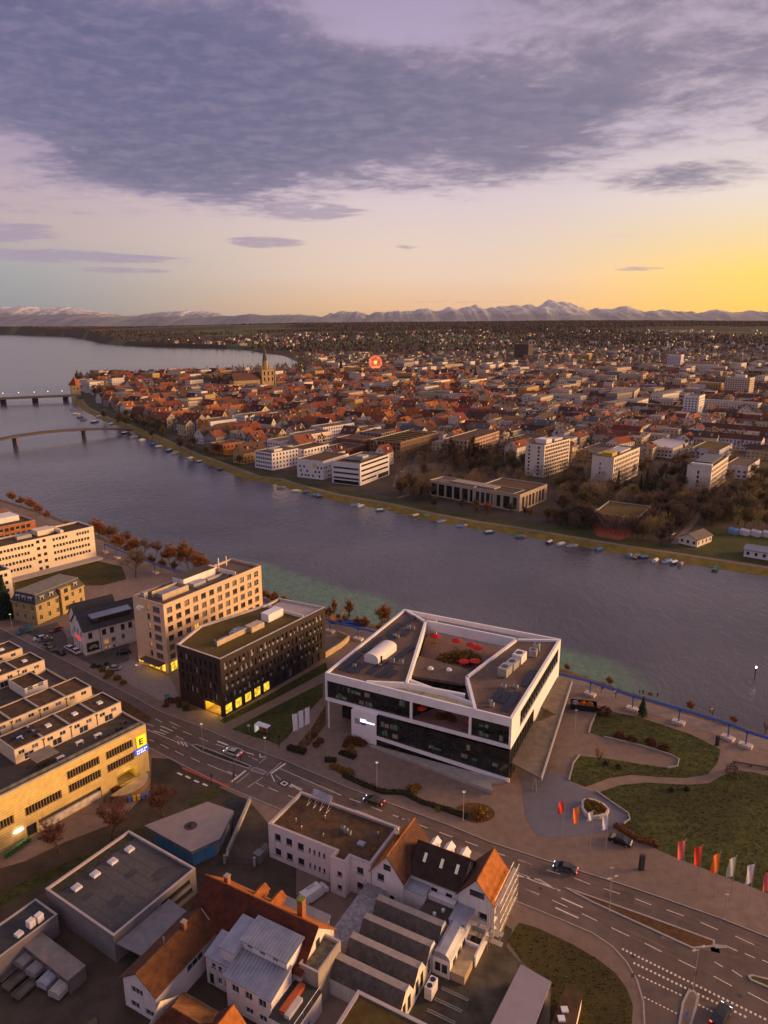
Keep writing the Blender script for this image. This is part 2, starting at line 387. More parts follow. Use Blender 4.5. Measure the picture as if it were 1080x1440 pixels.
# ---- shores
NEAR = [(-640, 735), (-400, 548), (-300, 466)]+[G(*p) for p in ((69, 723), (133, 750), (240, 797), (302, 815), (370, 840), (457, 862), (540, 882), (620, 900), (700, 918), (793, 940), (878, 970), (979, 1001), (1080, 1032))]+[(150, 118), (260, 34)]
FAR = [(420, 120), (300, 195), (220, 240)]+[G(*p) for p in ((1080, 808), (953, 788), (880, 777), (800, 763), (720, 749), (660, 740), (593, 727), (533, 713), (460, 700), (400, 684), (380, 677), (347, 673), (300, 655), (260, 640), (220, 621), (180, 603), (143, 590), (112, 574), (103, 562))]
LAKE = [(-470, 1090), (-540, 1240), (-571, 1400), (-474, 1425), (-359, 1525), (-290, 1580), (-234, 1640), (-200, 1760), (-208, 1850), (-260, 2120), (-327, 2393)]
LAKE2 = [(-635, 3100), (-1127, 3401), (-1430, 3766), (-1900, 4700), (-2704, 6189), (-3930, 7501), (-7000, 9500), (-12000, 13500)]
def offs(poly, t):
    out = []
    for i, p in enumerate(poly):
        a = poly[max(0, i-1)]; c = poly[min(len(poly)-1, i+1)]; L = hypot(c[0]-a[0], c[1]-a[1])
        out.append((p[0]-(c[1]-a[1])/L*t, p[1]+(c[0]-a[0])/L*t))
    return out
def strip(name, A, B, za, zb, mat, label=None, parent=None, kind='structure', cat=None):
    b = MB()
    for i in range(len(A)-1): b.face([(*A[i], za), (*A[i+1], za), (*B[i+1], zb), (*B[i], zb)])
    return tag(b.build(name, mat, parent), label, cat, kind=None if parent else kind)
def dense(poly, step):
    out = []
    for a, c in zip(poly, poly[1:]):
        n = max(1, int(hypot(c[0]-a[0], c[1]-a[1])/step))
        out += [(a[0]+(c[0]-a[0])*i/n, a[1]+(c[1]-a[1])*i/n) for i in range(n)]
    return out+[poly[-1]]
near_in = offs(NEAR, -1.5)
MB().face([(p[0], p[1], 0) for p in ([(-640, -120), (260, -120)]+near_in[::-1])]).build('ground', pave)['kind'] = 'structure'
strip('shore_edge', offs(NEAR, .6), near_in, -2.2, .001, rockm)
FD = FAR
far_in = offs(FD, -8.5)       # FAR runs right to left, land on its right-hand side
b_ = MB(); nj = random.Random(3)
strip('grass_bank', offs(FD, .8), far_in, -2.0, .02, bankgrass)
strip('promenade_path', offs(FD, -8.4), offs(FD, -11.6), .03, .03, pave)
strip('verge', offs(FD, -11.5), offs(FD, -20), .026, .03, lawnm)
land = far_in + LAKE + [(900, 2393), (2400, 2393), (2400, 120)]
MB().face([(p[0], p[1], 0) for p in land][::-1]).build('town_land', cityfloor)['kind'] = 'structure'
strip('lake_shore', offs([far_in[-1]]+LAKE, 3), [far_in[-1]]+LAKE, -2.5, .02, rockm)

# ---- rising land behind the town
def smooth(a, c, x):
    t = np.clip((x-a)/(c-a), 0, 1); return t*t*(3-2*t)
def fbm(x, y, seed, octs=5, s=1.0):
    r = np.random.RandomState(seed); out = 0*x; amp = 1.0
    for o in range(octs):
        for k in range(3):
            a = r.uniform(0, 2*pi); f = s*(2**o)*r.uniform(.8, 1.3); out = out+amp*np.sin(f*(x*cos(a)+y*sin(a))+r.uniform(0, 6.28))/3
        amp *= .52
    return out
def terr(X, Y):
    X = np.asarray(X, float); Y = np.asarray(Y, float)
    base = 99*smooth(2350, 5600, Y)*(.62+.38*smooth(-3200, -200, X))
    return base+smooth(2700, 4200, Y)*(15*fbm(X, Y, 11, 5, .0010)+11*smooth(-200, 2200, X))-.5
ys = np.concatenate([np.linspace(2380, 5000, 46), np.linspace(5100, 8200, 44), np.linspace(8600, 15000, 14)])
lk = np.array([(-327, 2380)]+LAKE2); xs0 = np.interp(ys, lk[:, 1], lk[:, 0])
b = MB(); nx = 130
for j, Y in enumerate(ys):
    t = np.linspace(0, 1, nx)**1.15; X = xs0[j]+t*(.95*Y+500-xs0[j]); Z = terr(X, np.full(nx, Y))
    Z[0] = -2.2; Z[1] = min(Z[1], 3)
    if Y > 8600: Z = Z-(Y-8600)*.012
    b.v += list(zip(X.tolist(), [float(Y)]*nx, Z.tolist()))
for j in range(len(ys)-1):
    for i in range(nx-1): b.f.append((j*nx+i, j*nx+i+1, (j+1)*nx+i+1, (j+1)*nx+i)); b.mi.append(0)
hm = bpy.data.materials.new('hill_land'); hm.use_nodes = True; T = NT(hm.node_tree)
bs = T.n('ShaderNodeBsdfPrincipled'); T.t.links.new(bs.outputs[0], T.n('ShaderNodeOutputMaterial').inputs[0])
pos = T.n('ShaderNodeNewGeometry').outputs['Position']; sp = T.n('ShaderNodeSeparateXYZ'); T.set(sp.inputs[0], pos)
f1 = T.noise(T.vm('MULTIPLY', pos, (.5, 1, 1)), .0022, 5, .6, .4); f2 = T.noise(pos, .03, 6, .7)
wood = T.mix(f2, (.050, .034, .028), (.080, .056, .040)); field = T.mix(T.noise(pos, .004, 3), (.070, .105, .035), (.135, .135, .055))
T.set(bs.inputs['Base Color'], T.mix(T.sstep(f1, .52, .58), wood, field)); bs.inputs['Roughness'].default_value = .95; bs.inputs['Specular IOR Level'].default_value = .1
b.build('hill_land', hm, smooth=True)['kind'] = 'structure'

# ---- the mountain chain, far to the south
mm_ = bpy.data.materials.new('alpine_rock_and_snow'); mm_.use_nodes = True; T = NT(mm_.node_tree)
bs = T.n('ShaderNodeBsdfPrincipled'); T.t.links.new(bs.outputs[0], T.n('ShaderNodeOutputMaterial').inputs[0])
ge = T.n('ShaderNodeNewGeometry'); sp = T.n('ShaderNodeSeparateXYZ'); T.set(sp.inputs[0], ge.outputs['Position']); sn_ = T.n('ShaderNodeSeparateXYZ'); T.set(sn_.inputs[0], ge.outputs['Normal'])
h_ = T.m('ADD', sp.outputs[2], T.m('MULTIPLY', T.m('SUBTRACT', T.noise(ge.outputs['Position'], .0016, 6, .65), .5), 900.0))
snow = T.m('MULTIPLY', T.sstep(h_, 380, 760), T.sstep(sn_.outputs[2], .36, .66))
T.set(bs.inputs['Base Color'], T.mix(snow, T.mix(T.noise(ge.outputs['Position'], .001, 5), (.11, .13, .17), (.22, .23, .27)), (.48, .48, .51)))
bs.inputs['Roughness'].default_value = .9; bs.inputs['Specular IOR Level'].default_value = .1
def mountain(name, ctrl, D, depth, seed, amp, base=-60):
    cx = np.array([c[0] for c in ctrl], float); cy = np.array([c[1] for c in ctrl], float)
    nxm, nym = 620, 34; pxs = np.linspace(cx[0], cx[-1], nxm); b = MB()
    for j in range(nym):
        t = j/(nym-1); Y = D+depth*t; X = (pxs-540)/1000*(Y*C_+60*S_)
        top = 100+(455.5-np.interp(pxs, cx, cy))/1000*Y*.97
        rid = np.sin(pi*min(1, t/.62)/2)**.8 if t < .62 else cos((t-.62)/.38*pi/2)
        n = fbm(X, np.full(nxm, Y), seed, 7, .0011)
        shp = rid*(1+.0*n)
        top = top+amp*.9*(1-2*np.abs(fbm(X, 0*X, seed+8, 7, .0028))-.35); Z = base+(top-base)*shp+amp*n*(.25+.75*shp)+.35*amp*(1.6*(1-np.abs(fbm(X, np.full(nxm, Y), seed+5, 7, .0035)))-.9)*shp
        b.v += list(zip(X.tolist(), [Y]*nxm, Z.tolist()))
    for j in range(nym-1):
        for i in range(nxm-1): b.f.append((j*nxm+i, j*nxm+i+1, (j+1)*nxm+i+1, (j+1)*nxm+i)); b.mi.append(0)
    b.build(name, mm_)['kind'] = 'structure'
mountain('mountain_range', [(380, 452), (430, 449), (480, 440), (500, 437), (520, 441), (560, 439), (600, 436), (640, 434), (665, 431), (690, 434), (715, 430), (735, 427), (752, 430), (768, 424), (785, 428), (810, 430), (830, 436), (850, 437), (880, 434), (905, 440), (925, 435), (960, 438), (985, 441), (1005, 438), (1030, 441), (1060, 439), (1100, 443), (1180, 441), (1260, 446)], 27000, 7000, 5, 90)
mountain('mountain_range', [(-90, 446), (-40, 438), (5, 433), (30, 432), (60, 435), (95, 433), (125, 436), (150, 440), (190, 443), (250, 441), (300, 442), (350, 445), (420, 443), (470, 449)], 31000, 6000, 9, 75)
mountain('foothills', [(-120, 446), (0, 444), (60, 445), (120, 444), (180, 446), (230, 444), (290, 447), (350, 443), (400, 446), (450, 447), (560, 449), (700, 450), (900, 452), (1200, 452)], 17000, 5000, 21, 30)

# ================================================================== roads and pavements of the near bank
Nn = [G(*p) for p in ((-60, 845), (0, 884), (47, 908), (93, 930), (130, 950), (188, 980), (223, 1000), (283, 1023), (340, 1048), (403, 1071), (479, 1104), (536, 1126), (628, 1160), (692, 1186), (760, 1208), (870, 1243), (927, 1262), (1015, 1293), (1080, 1319), (1200, 1368))]
left_s = offs(Nn[:6], -15.5)
Ss = left_s+[G(*p) for p in ((214, 1053), (260, 1077), (320, 1107), (390, 1136), (470, 1169), (560, 1204), (650, 1238), (721, 1265), (790, 1293), (834, 1312), (862, 1331), (882, 1353), (897, 1379), (906, 1410), (908, 1450), (905, 1560))]+[(70, 50), (95, 50)]
road = sheet('road', Ss+Nn[::-1], .018, asphalt)
strip('kerb', Nn, offs(Nn, .22), .11, .11, kerbm); strip('pavement', offs(Nn, .2), offs(Nn, 3.4), .10, .10, pave)
Sk = Ss[:-3]
strip('kerb', offs(Sk, -.22), Sk, .11, .11, kerbm)
def dash(p, q, wd=.16, name='lane_marking', mat=None, z=.028):
    L = hypot(q[0]-p[0], q[1]-p[1]); nx_, ny_ = -(q[1]-p[1])/L*wd/2, (q[0]-p[0])/L*wd/2
    MB().face([(p[0]+nx_, p[1]+ny_, z), (p[0]-nx_, p[1]-ny_, z), (q[0]-nx_, q[1]-ny_, z), (q[0]+nx_, q[1]+ny_, z)]).build(name, mat or whiteline, road)
def dashes(c, L, wd=.16, **k):
    for a, e in L:
        p, q = c([a, e]); dash(p, q, wd, **k)
c1 = cr(160, 980, 6)
dashes(c1, [((230, 138), (290, 165)), ((350, 185), (410, 215)), ((470, 210), (562, 252)), ((492, 250), (530, 270)), ((280, 226), (336, 250)), ((585, 290), (656, 322)), ((525, 330), (592, 361)), ((720, 344), (796, 376)),
            ((280, 275), (530, 382)), ((395, 400), (462, 437)), ((518, 457), (590, 493)), ((650, 514), (726, 550)), ((790, 570), (1040, 672)), ((300, 360), (340, 376)), ((540, 382), (610, 385)), ((860, 398), (935, 425))])
dashes(c1, [((395, 246), (436, 263)), ((438, 262), (497, 290)), ((390, 276), (462, 304)), ((335, 286), (436, 318))], .28, name='turn_arrow')
dashes(c1, [((535, 378), (556, 402)), ((567, 378), (590, 412)), ((597, 382), (618, 420))], .3, name='hatching')
dashes(c1, [((536, 640), (578, 660)), ((606, 668), (646, 688)), ((678, 704), (718, 722)), ((750, 732), (790, 752))], .5, name='cycle_dash')
dashes(c1, [((875, 375), (1078, 450))], .5, name='kerbside_stripe')
c2 = cr(320, 1000, 5.4)
dashes(c2, [((160, 345), (228, 374)), ((0, 455), (70, 490)), ((400, 437), (862, 640)), ((925, 664), (1012, 697)), ((215, 545), (276, 572)), ((308, 580), (382, 612)), ((458, 640), (518, 664)), ((365, 487), (405, 520))])
dashes(c2, [((330, 474), (440, 398)), ((30, 538), (138, 452))], .55, name='stop_line')
dashes(c2, [((68, 548), (165, 470)), ((152, 580), (270, 500)), ((295, 487), (410, 388)), ((240, 395), (300, 350))], .14, name='crossing_line')
dashes(c2, [((330, 480), (358, 536)), ((480, 560), (555, 604)), ((470, 548), (570, 598)), ((440, 545), (490, 580))], .25, name='hatching')
dashes(c2, [((245, 325), (250, 352)), ((250, 352), (290, 345)), ((0, 255), (60, 280)), ((70, 285), (130, 308)), ((140, 312), (200, 332))], .3, name='kerbside_stripe')
c3 = cr(500, 1090, 4.1538)
dashes(c3, [((0, 148), (30, 160)), ((90, 186), (155, 211)), ((218, 233), (286, 260)), ((350, 282), (420, 310)), ((490, 335), (566, 362)), ((640, 388), (714, 414)), ((0, 205), (262, 306)), ((808, 448), (874, 472)), ((950, 494), (1032, 523)), ((980, 660), (1072, 700))])
dashes(c3, [((880, 542), (1080, 622)), ((900, 575), (990, 600)), ((990, 600), (1080, 610))], .16)
c4 = cr(700, 1080, 2.8421)
dashes(c4, [((80, 367), (138, 387)), ((195, 408), (250, 425)), ((306, 440), (370, 465)), ((424, 482), (488, 503)), ((550, 523), (614, 548)), ((675, 567), (744, 592)), ((810, 617), (880, 647)), ((948, 672), (1025, 707)), ((103, 480), (166, 506)), ((217, 528), (278, 556)), ((337, 583), (398, 612)), ((453, 638), (526, 673)),
            ((587, 700), (654, 735)), ((722, 767), (790, 800)), ((862, 832), (936, 872)), ((1000, 897), (1080, 940)), ((866, 775), (900, 796)), ((936, 808), (977, 835)), ((918, 714), (958, 732)), ((988, 742), (1028, 760)), ((1058, 768), (1090, 782))])
dashes(c4, [((36, 400), (250, 490)), ((40, 412), (240, 488)), ((125, 435), (180, 462)), ((170, 448), (245, 492))], .16, name='hatching')
dashes(c4, [((254, 520), (340, 558)), ((230, 558), (322, 600))], .3, name='turn_arrow')
def dotted(c, p, q, n, wd, name):
    a, e = c([p, q])
    for i in range(n):
        t0, t1 = (i+.1)/n, (i+.62)/n; dash((a[0]+(e[0]-a[0])*t0, a[1]+(e[1]-a[1])*t0), (a[0]+(e[0]-a[0])*t1, a[1]+(e[1]-a[1])*t1), wd, name)
dotted(c4, (495, 722), (1080, 1010), 34, .4, 'block_marking'); dotted(c4, (540, 778), (1000, 1000), 26, .4, 'block_marking')
dotted(c4, (560, 828), (740, 912), 11, .3, 'block_marking'); dotted(c4, (582, 915), (722, 985), 9, .22, 'block_marking'); dotted(c4, (800, 945), (880, 985), 5, .3, 'block_marking')
a, e = c1([(570, 588), (985, 752)]); a2, e2 = c1([(575, 606), (960, 770)])
MB().face([(*a, .023), (*a2, .023), (*e2, .023), (*e, .023)]).build('red_cycle_lane', redlane, road)
sheet('side_street', cr(160, 980, 3.857)([(205, 330), (300, 335), (370, 375), (600, 480), (500, 512), (395, 570), (330, 640), (100, 800), (-300, 1180), (-620, 1400), (-620, 1150), (-250, 880), (60, 640), (200, 500)]), .010, yardm)

# medians and islands: kerbed, grown over
def island(pts, mat, label, cat='island', top_in=.35, z=.14, nm='traffic_island'):
    n = len(pts); A = sum(pts[i][0]*pts[(i+1) % n][1]-pts[(i+1) % n][0]*pts[i][1] for i in range(n))
    if A < 0: pts = pts[::-1]
    r = thing(nm, label, cat, (0, 0, 0)); MB().prism(pts, 0, z).build('kerb', kerbm, r)
    MB().face([(p[0], p[1], z+.004) for p in inset(pts, top_in)]).build('planting', mat, r); return r
c6 = cr(160, 980, 3.857)
island(c6([(415, 262), (450, 258), (600, 315), (748, 376), (735, 394), (600, 348), (470, 298)]), drygrass, 'long narrow grassy median with kerb left of the pedestrian crossing')
island(c6([(752, 385), (775, 384), (832, 408), (812, 425), (738, 402)]), pave, 'pale paved refuge in the middle of the pedestrian crossing')
island(c4([(262, 478), (290, 483), (600, 592), (868, 690), (868, 716), (780, 724), (540, 614), (380, 540)]), soilm, 'long tapering median of brown planting in front of the flags')
island(c4([(868, 706), (918, 712), (915, 722), (868, 722)]), pave, 'small paved tip at the right end of the brown median')
island(c4([(998, 832), (1015, 826), (1080, 842), (1180, 880), (1160, 910), (1080, 880), (1010, 850)]), drygrass, 'grassy island tip with yellow kerb at the right edge of the road')
island(c4([(758, 892), (785, 888), (806, 918), (796, 960), (775, 1030), (765, 1150), (716, 1150), (720, 1030), (735, 940)]), pave, 'rounded paved splitter island in the side street mouth at lower right')
inl = c2([(375, 552), (425, 515), (485, 548), (438, 584)])
MB().face([(*p, .034) for p in inl][::-1]).build('dark_plate', M('dark_plate', (.045, .038, .03), .8), road)
for k_ in ((.62), (.34)):
    cxm = sum(p[0] for p in inl)/4; cym = sum(p[1] for p in inl)/4
    MB().face([(cxm+(p[0]-cxm)*k_, cym+(p[1]-cym)*k_, .040+(.62-k_)*.02) for p in inl][::-1]).build('plate_marking', whiteline if k_ > .5 else MATS['dark_plate'], road)

# ---- lawns, plaza, paths and yards
cp = cr(760, 900, 3.375)
sheet('lawn', cp([(235, 440), (268, 345), (330, 338), (480, 370), (720, 450), (855, 520), (842, 580), (795, 638), (690, 655), (560, 650), (430, 640), (330, 655), (215, 697), (140, 668), (160, 585), (185, 550), (330, 565), (480, 590), (600, 606), (645, 597), (655, 570), (610, 545), (480, 505), (300, 462)]), .03, lawnm)
sheet('lawn', cp([(265, 728), (380, 688), (500, 677), (700, 687), (800, 680), (860, 645), (935, 620), (1010, 628), (1080, 645), (1600, 780), (1600, 1330), (1080, 1120)])+c4([(1080, 500), (860, 415), (700, 352), (560, 290), (472, 238), (505, 222), (522, 188), (470, 150)]), .03, lawnm)
plz = cr(720, 1100, 6)([(60, -60), (90, 40), (95, 150), (120, 300), (200, 440), (320, 472), (450, 460), (700, 430), (870, 395), (960, 345), (985, 300), (960, 250), (880, 180), (760, 110), (650, 70), (520, 10), (420, -60), (250, -90)])
sheet('plaza', plz, .018, plazam)
def edging(pts, label, w_=.3, h_=.3, mat=None):
    b = MB(); A, B = pts, offs(pts, w_)
    for i in range(len(A)-1):
        b.prism([A[i], A[i+1], B[i+1], B[i]], 0, h_)
    tag(b.build('low_wall', mat or concrete), label, 'low wall')
edging(cp([(232, 445), (240, 410), (268, 345)]), 'short low kerb wall beside the upper lawn, near the skip container')
edging(cp([(300, 462), (480, 505), (610, 545), (655, 568), (648, 600), (600, 608)]), 'low curved wall around the rounded end of the park path', .25, .35)
edging(cp([(138, 668), (160, 585), (188, 548)]), 'low kerb wall at the left end of the middle lawn')
edging(c4([(390, 95), (470, 150), (520, 185), (524, 205), (500, 222)]), 'pale low wall curving round the plaza edge by the lower lawn')
cb = cr(230, 820, 4.32)
sheet('lawn', cb([(415, 888), (700, 740), (968, 605), (970, 690), (860, 800), (750, 940), (700, 985), (640, 960), (520, 925)]), .03, lawnm)
sheet('lawn', cb([(340, 835), (620, 690), (985, 480), (1000, 530), (700, 690), (372, 852)]), .03, lawnm)
sheet('lawn', cb([(985, 740), (985, 860), (880, 990), (770, 1040), (800, 1000), (900, 880)]), .03, soilm)
cv = cr(0, 690, 4.5)
sheet('lawn', cv([(95, 570), (300, 520), (620, 445), (770, 480), (800, 560), (650, 600), (520, 600), (90, 655)]), .03, drygrass)
sheet('verge', cv([(580, 1240), (820, 1350), (960, 1440), (930, 1470), (780, 1400), (600, 1290)]), .12, soilm)
sheet('yard', cr(0, 1120, 3.6)([(-200, 420), (120, 330), (330, 230), (640, 110), (800, 60), (1080, -60), (1260, 20), (1500, 300), (1500, 1300), (-300, 1300)]), .004, yardm)
sheet('yard', cr(440, 1140, 3.6)([(640, 660), (940, 560), (1010, 600), (980, 690), (1080, 800), (1000, 1180), (300, 1180), (480, 900)]), .008, M('oily_yard', (.085, .07, .048), .85, .45, .3, 6, big=.3))
sheet('verge', c4([(85, 618), (160, 640), (300, 705), (400, 765), (470, 820), (515, 880), (540, 950), (535, 1040), (520, 1180), (200, 1180), (215, 860), (100, 780), (40, 690)]), .03, drygrass)
sheet('verge', cr(0, 1120, 3.6)([(-40, 520), (180, 400), (440, 290), (640, 180), (720, 160), (730, 190), (640, 215), (420, 330), (200, 455), (-40, 585)]), .03, lawnm)
sheet('verge', c6([(400, 570), (500, 505), (560, 488), (602, 508), (560, 545), (480, 562), (420, 600)]), .03, lawnm)
sheet('ramp', c6([(585, 580), (640, 540), (720, 550), (690, 640), (630, 760), (600, 850), (590, 890), (640, 760), (655, 620)]), .014, M('ramp_tarmac', (.035, .033, .033), .8))

forecourt = M('forecourt_slabs', (.27, .215, .20), .8, .10, .8, 5, big=.12)
sheet('forecourt', cr(160, 750, 4.5)([(70, 820), (115, 800), (350, 905), (400, 1000), (420, 1055), (240, 1060), (-60, 900)]), .022, forecourt)
sheet('car_park', cr(0, 860, 6)([(150, 180), (480, 90), (560, 200), (580, 290), (725, 385), (1090, 260), (1090, 410), (900, 470), (640, 445), (430, 345)]), .022, M('car_park_tarmac', (.105, .085, .075), .85, .2, .4, 6, big=.3))
strip('promenade', offs(NEAR[3:], -3.0), offs(NEAR[3:], -8.5), .03, .03, M('promenade_gravel', (.235, .175, .15), .9, .14, .6, 7, big=.12))
strip('shore_scrub_strip', offs(NEAR, -.4), offs(NEAR, -2.8), .04, .04, M('shore_scrub_soil', (.13, .085, .04), .95, .4, .6, 8))

patchm = [M('asphalt_patch%d' % i, c, .85, .2, 1.0, 6) for i, c in enumerate(((.10, .07, .055), (.19, .135, .105), (.125, .085, .064)))]
for i, (px_, py_, l_, w_) in enumerate(((300, 1060, 6, 1.4), (420, 1100, 9, 1.2), (470, 1125, 4, 2.2), (590, 1165, 12, .8), (640, 1200, 5, 2.4), (740, 1225, 8, 1.2), (850, 1262, 5, 2.6), (930, 1320, 9, 1.0), (1000, 1340, 6, 2.0), (960, 1400, 5, 2.2), (240, 1040, 6, 1.6), (150, 985, 7, 1.4))):
    p = G(px_, py_); a = radians(-27+(8 if px_ > 700 else -6 if px_ < 300 else 0)); cs, sn2 = cos(a), sin(a)
    MB().face([(p[0]+u*cs-v*sn2, p[1]+u*sn2+v*cs, .0215) for u, v in ((0, 0), (l_, 0), (l_, w_), (0, w_))]).build('asphalt_patch', patchm[i % 3], road)
mh = MB().face([(.38*cos(2*pi*i/14), .38*sin(2*pi*i/14), .031) for i in range(14)]).mesh('manhole_cover', [M('manhole_iron', (.06, .05, .045), .6)])
for px_, py_ in ((268, 1035), (352, 1066), (498, 1132), (563, 1150), (705, 1210), (760, 1250), (905, 1290), (1000, 1325), (890, 1345), (1040, 1400), (620, 1180), (180, 1000)): put('manhole_cover', mh, road, (*G(px_, py_), 0))
worn = M('tyre_polished_asphalt', (.135, .089, .067), .6, .25, .25, 8)
def track(c, pts, w_=.5):
    P_ = c(pts); A, B = offs(P_, w_/2), offs(P_, -w_/2)
    for i in range(len(P_)-1): MB().face([(*B[i], .0195), (*B[i+1], .0195), (*A[i+1], .0195), (*A[i], .0195)]).build('tyre_track', worn, road)
ident = lambda l: [G(*p) for p in l]
for pts in ([(235, 1013), (330, 1052), (480, 1112), (640, 1172), (800, 1228), (960, 1285), (1080, 1332)], [(230, 1018), (325, 1057), (476, 1117), (636, 1177), (796, 1234), (956, 1291), (1080, 1338)], [(200, 1024), (300, 1072), (420, 1120), (560, 1178), (720, 1240), (860, 1298), (1000, 1362)], [(204, 1030), (304, 1078), (424, 1127), (564, 1185), (724, 1247), (860, 1305), (1000, 1369)]): track(ident, pts)

for k_, pts in enumerate((((560, 655), (628, 650), (645, 676), (600, 668), (566, 690), (552, 684)),)): sheet('car_park', [G(*p) for p in pts], .03, M('far_car_park', (.17, .125, .10), .9, .15, .2))
for pts in (((965, 742), (1080, 748), (1080, 790), (1000, 778), (950, 765)), ((985, 712), (1080, 716), (1080, 735), (990, 730)), ((790, 735), (830, 742), (838, 758), (792, 752)), ((900, 668), (955, 664), (960, 684), (905, 690))): sheet('park_lawn', [G(*p) for p in pts], .03, lawnm)
for a_, b_2 in (((948, 765), (1000, 705)), ((1000, 705), (1032, 668)), ((640, 676), (560, 700))): strip('park_path', offs([G(*a_), G(*b_2)], 1.6), offs([G(*a_), G(*b_2)], -1.6), .045, .045, pave)
# ================================================================== building materials
def glass_mat(name, col, rough=.06, var=.3, emit=0.0, ecol=None, estr=0.0):
    if name in MATS: return MATS[name]
    m = M(name, col, rough, var, .45, 3, spec=.6)
    if estr:
        b = m.node_tree.nodes['Principled BSDF'] if 'Principled BSDF' in m.node_tree.nodes else [n for n in m.node_tree.nodes if n.type == 'BSDF_PRINCIPLED'][0]
        T = NT.__new__(NT); T.t = m.node_tree; v_ = T.n('ShaderNodeNewGeometry').outputs['Position']
        e_ = T.mix(T.sstep(T.noise(v_, 1.1, 5, .65), .32, .70), tuple(c*.28 for c in ecol), tuple(c*1.25 for c in ecol)); T.set(b.inputs['Emission Color'], e_); b.inputs['Emission Strength'].default_value = estr
    return m
gl = glass_mat('window_glass', (.03, .035, .045))
gl2 = glass_mat('window_glass_pale', (.13, .13, .15), .12)
gl_dark = glass_mat('curtain_wall_glass', (.016, .019, .020), .04, .6)
gl_lit = glass_mat('lit_window', (.3, .15, .03), .3, .2, ecol=(1, .50, .06), estr=.75)
gl_amber = glass_mat('amber_window', (.3, .15, .03), .3, .2, ecol=(1, .42, .05), estr=.35)
gl_shop = glass_mat('lit_shop_glass', (.35, .25, .03), .3, .25, ecol=(1, .62, .05), estr=1.0)
white_p = M('white_panel', (.80, .77, .79), .55, .05, .3, 4, big=.06, streak=.12)
white_r = M('white_render', (.76, .70, .68), .85, .07, .5, 6, big=.1, streak=.22)
cream = M('cream_render', (.72, .55, .38), .85, .06, .4, 6, big=.08, streak=.15)
beige = M('beige_panel', (.68, .48, .32), .85, .06, .4, 6, big=.08)
sandst = M('sand_stone_cladding', (.74, .53, .19), .85, .12, .8, 6, rows=.6, big=.06, streak=.12)
darkbrick = M('dark_brick', (.040, .028, .026), .8, .3, 2.5, 6, bump=.02)
frame_w = M('white_frame', (.62, .58, .56), .6, .05); frame_d = M('dark_frame', (.03, .028, .03), .5, .1); frame_b = M('bronze_frame', (.12, .085, .06), .5, .1)
sedum = M('sedum_roof', (.17, .125, .018), .95, .35, .5, 9, col2=(.10, .055, .016), bump=.08, bsc=3)
gravelroof = M('gravel_roof', (.15, .10, .078), .95, .2, 1.2, 7, big=.25)
gravelbrown = M('brown_gravel_roof', (.105, .056, .028), .95, .35, .7, 8, big=.3)
darkdeck = M('dark_roof_felt', (.085, .066, .055), .9, .2, .5, 6, big=.3)
terracotta_deck = M('terrace_planks', (.19, .105, .085), .85, .15, .8, 5)
metal_l = M('light_metal', (.42, .40, .40), .45, .12, 1.0, 4, metal=.5); metal_d = M('dark_metal', (.09, .09, .10), .45, .15, 1.0, metal=.5)
zinc = M('zinc_sheet', (.33, .33, .38), .45, .12, .6, 5, metal=.3, big=.15)
solar = M('solar_panel', (.018, .020, .034), .18, .2, 1.0)
tile_shade = M('shaded_red_tiles', (.115, .028, .013), .85, .35, .9, 7, rows=.26, big=.25)  # slopes turned from the sun; their shade is put into the tile colour
tile_lit = M('sunlit_orange_tiles', (.38, .12, .024), .85, .25, .9, 7, rows=.26, big=.15)  # brighter copy for sunlit slopes; the sunlight is put into the tile colour
tile_br = M('brown_tiles', (.105, .042, .022), .85, .3, .9, 7, rows=.26, big=.2)
slate = M('dark_slate', (.055, .052, .058), .7, .25, 1.2, 6, rows=.3)
redum = M('red_parasol', (.62, .025, .018), .7, .1)
bark = M('bark', (.085, .055, .038), .95, .3, 3.0, 5)
blue_p = M('blue_paint', (.05, .10, .36), .5, .12)
blue_sh = M('blue_shutter', (.07, .24, .46), .5, .12)
gl_cur = glass_mat('curtained_window', (.22, .185, .155), .35)
W_st = (frame_w, gl, 2, 1); D_st = (frame_d, gl, 2, 1); D1 = (frame_d, gl, 1, 1); W1 = (frame_w, gl, 1, 1); B2 = (frame_b, gl, 2, 1); LIT = (frame_b, gl_lit, 2, 1); AMB = (frame_b, gl_amber, 1, 1)

def text_part(s, size, mat, parent, loc, rot, name='lettering', ext=.04, shear=0.0, align='LEFT', sx=1.0):
    cu = bpy.data.curves.new('t', 'FONT'); cu.body = s; cu.size = size; cu.extrude = ext; cu.align_x = align; cu.shear = shear; cu.offset = size*.025
    o = bpy.data.objects.new('t', cu); COL.objects.link(o); bpy.context.view_layer.update()
    me = bpy.data.meshes.new_from_object(o.evaluated_get(bpy.context.evaluated_depsgraph_get())); bpy.data.objects.remove(o)
    me.materials.clear(); me.materials.append(mat)
    r = bpy.data.objects.new(name, me); COL.objects.link(r); r.location = loc; r.rotation_euler = rot; r.parent = parent; r.scale = (sx, 1, 1); return r
def lamp_point(parent, loc, e, col, r=.15, name='lamp_light'):
    ld = bpy.data.lights.new(name, 'POINT'); ld.energy = e; ld.color = col; ld.shadow_soft_size = r
    o = bpy.data.objects.new(name, ld); COL.objects.link(o); o.location = loc; o.parent = parent; return o

# ================================================================== white conference building with the ring roof
r = thing('conference_building', 'large white ring-roofed conference building with dark glass fronts and a roof courtyard by the river', 'building', (-14.8, 161.8, 0), radians(-26.67))
W, D, T = 48.2, 46.2, 15.6
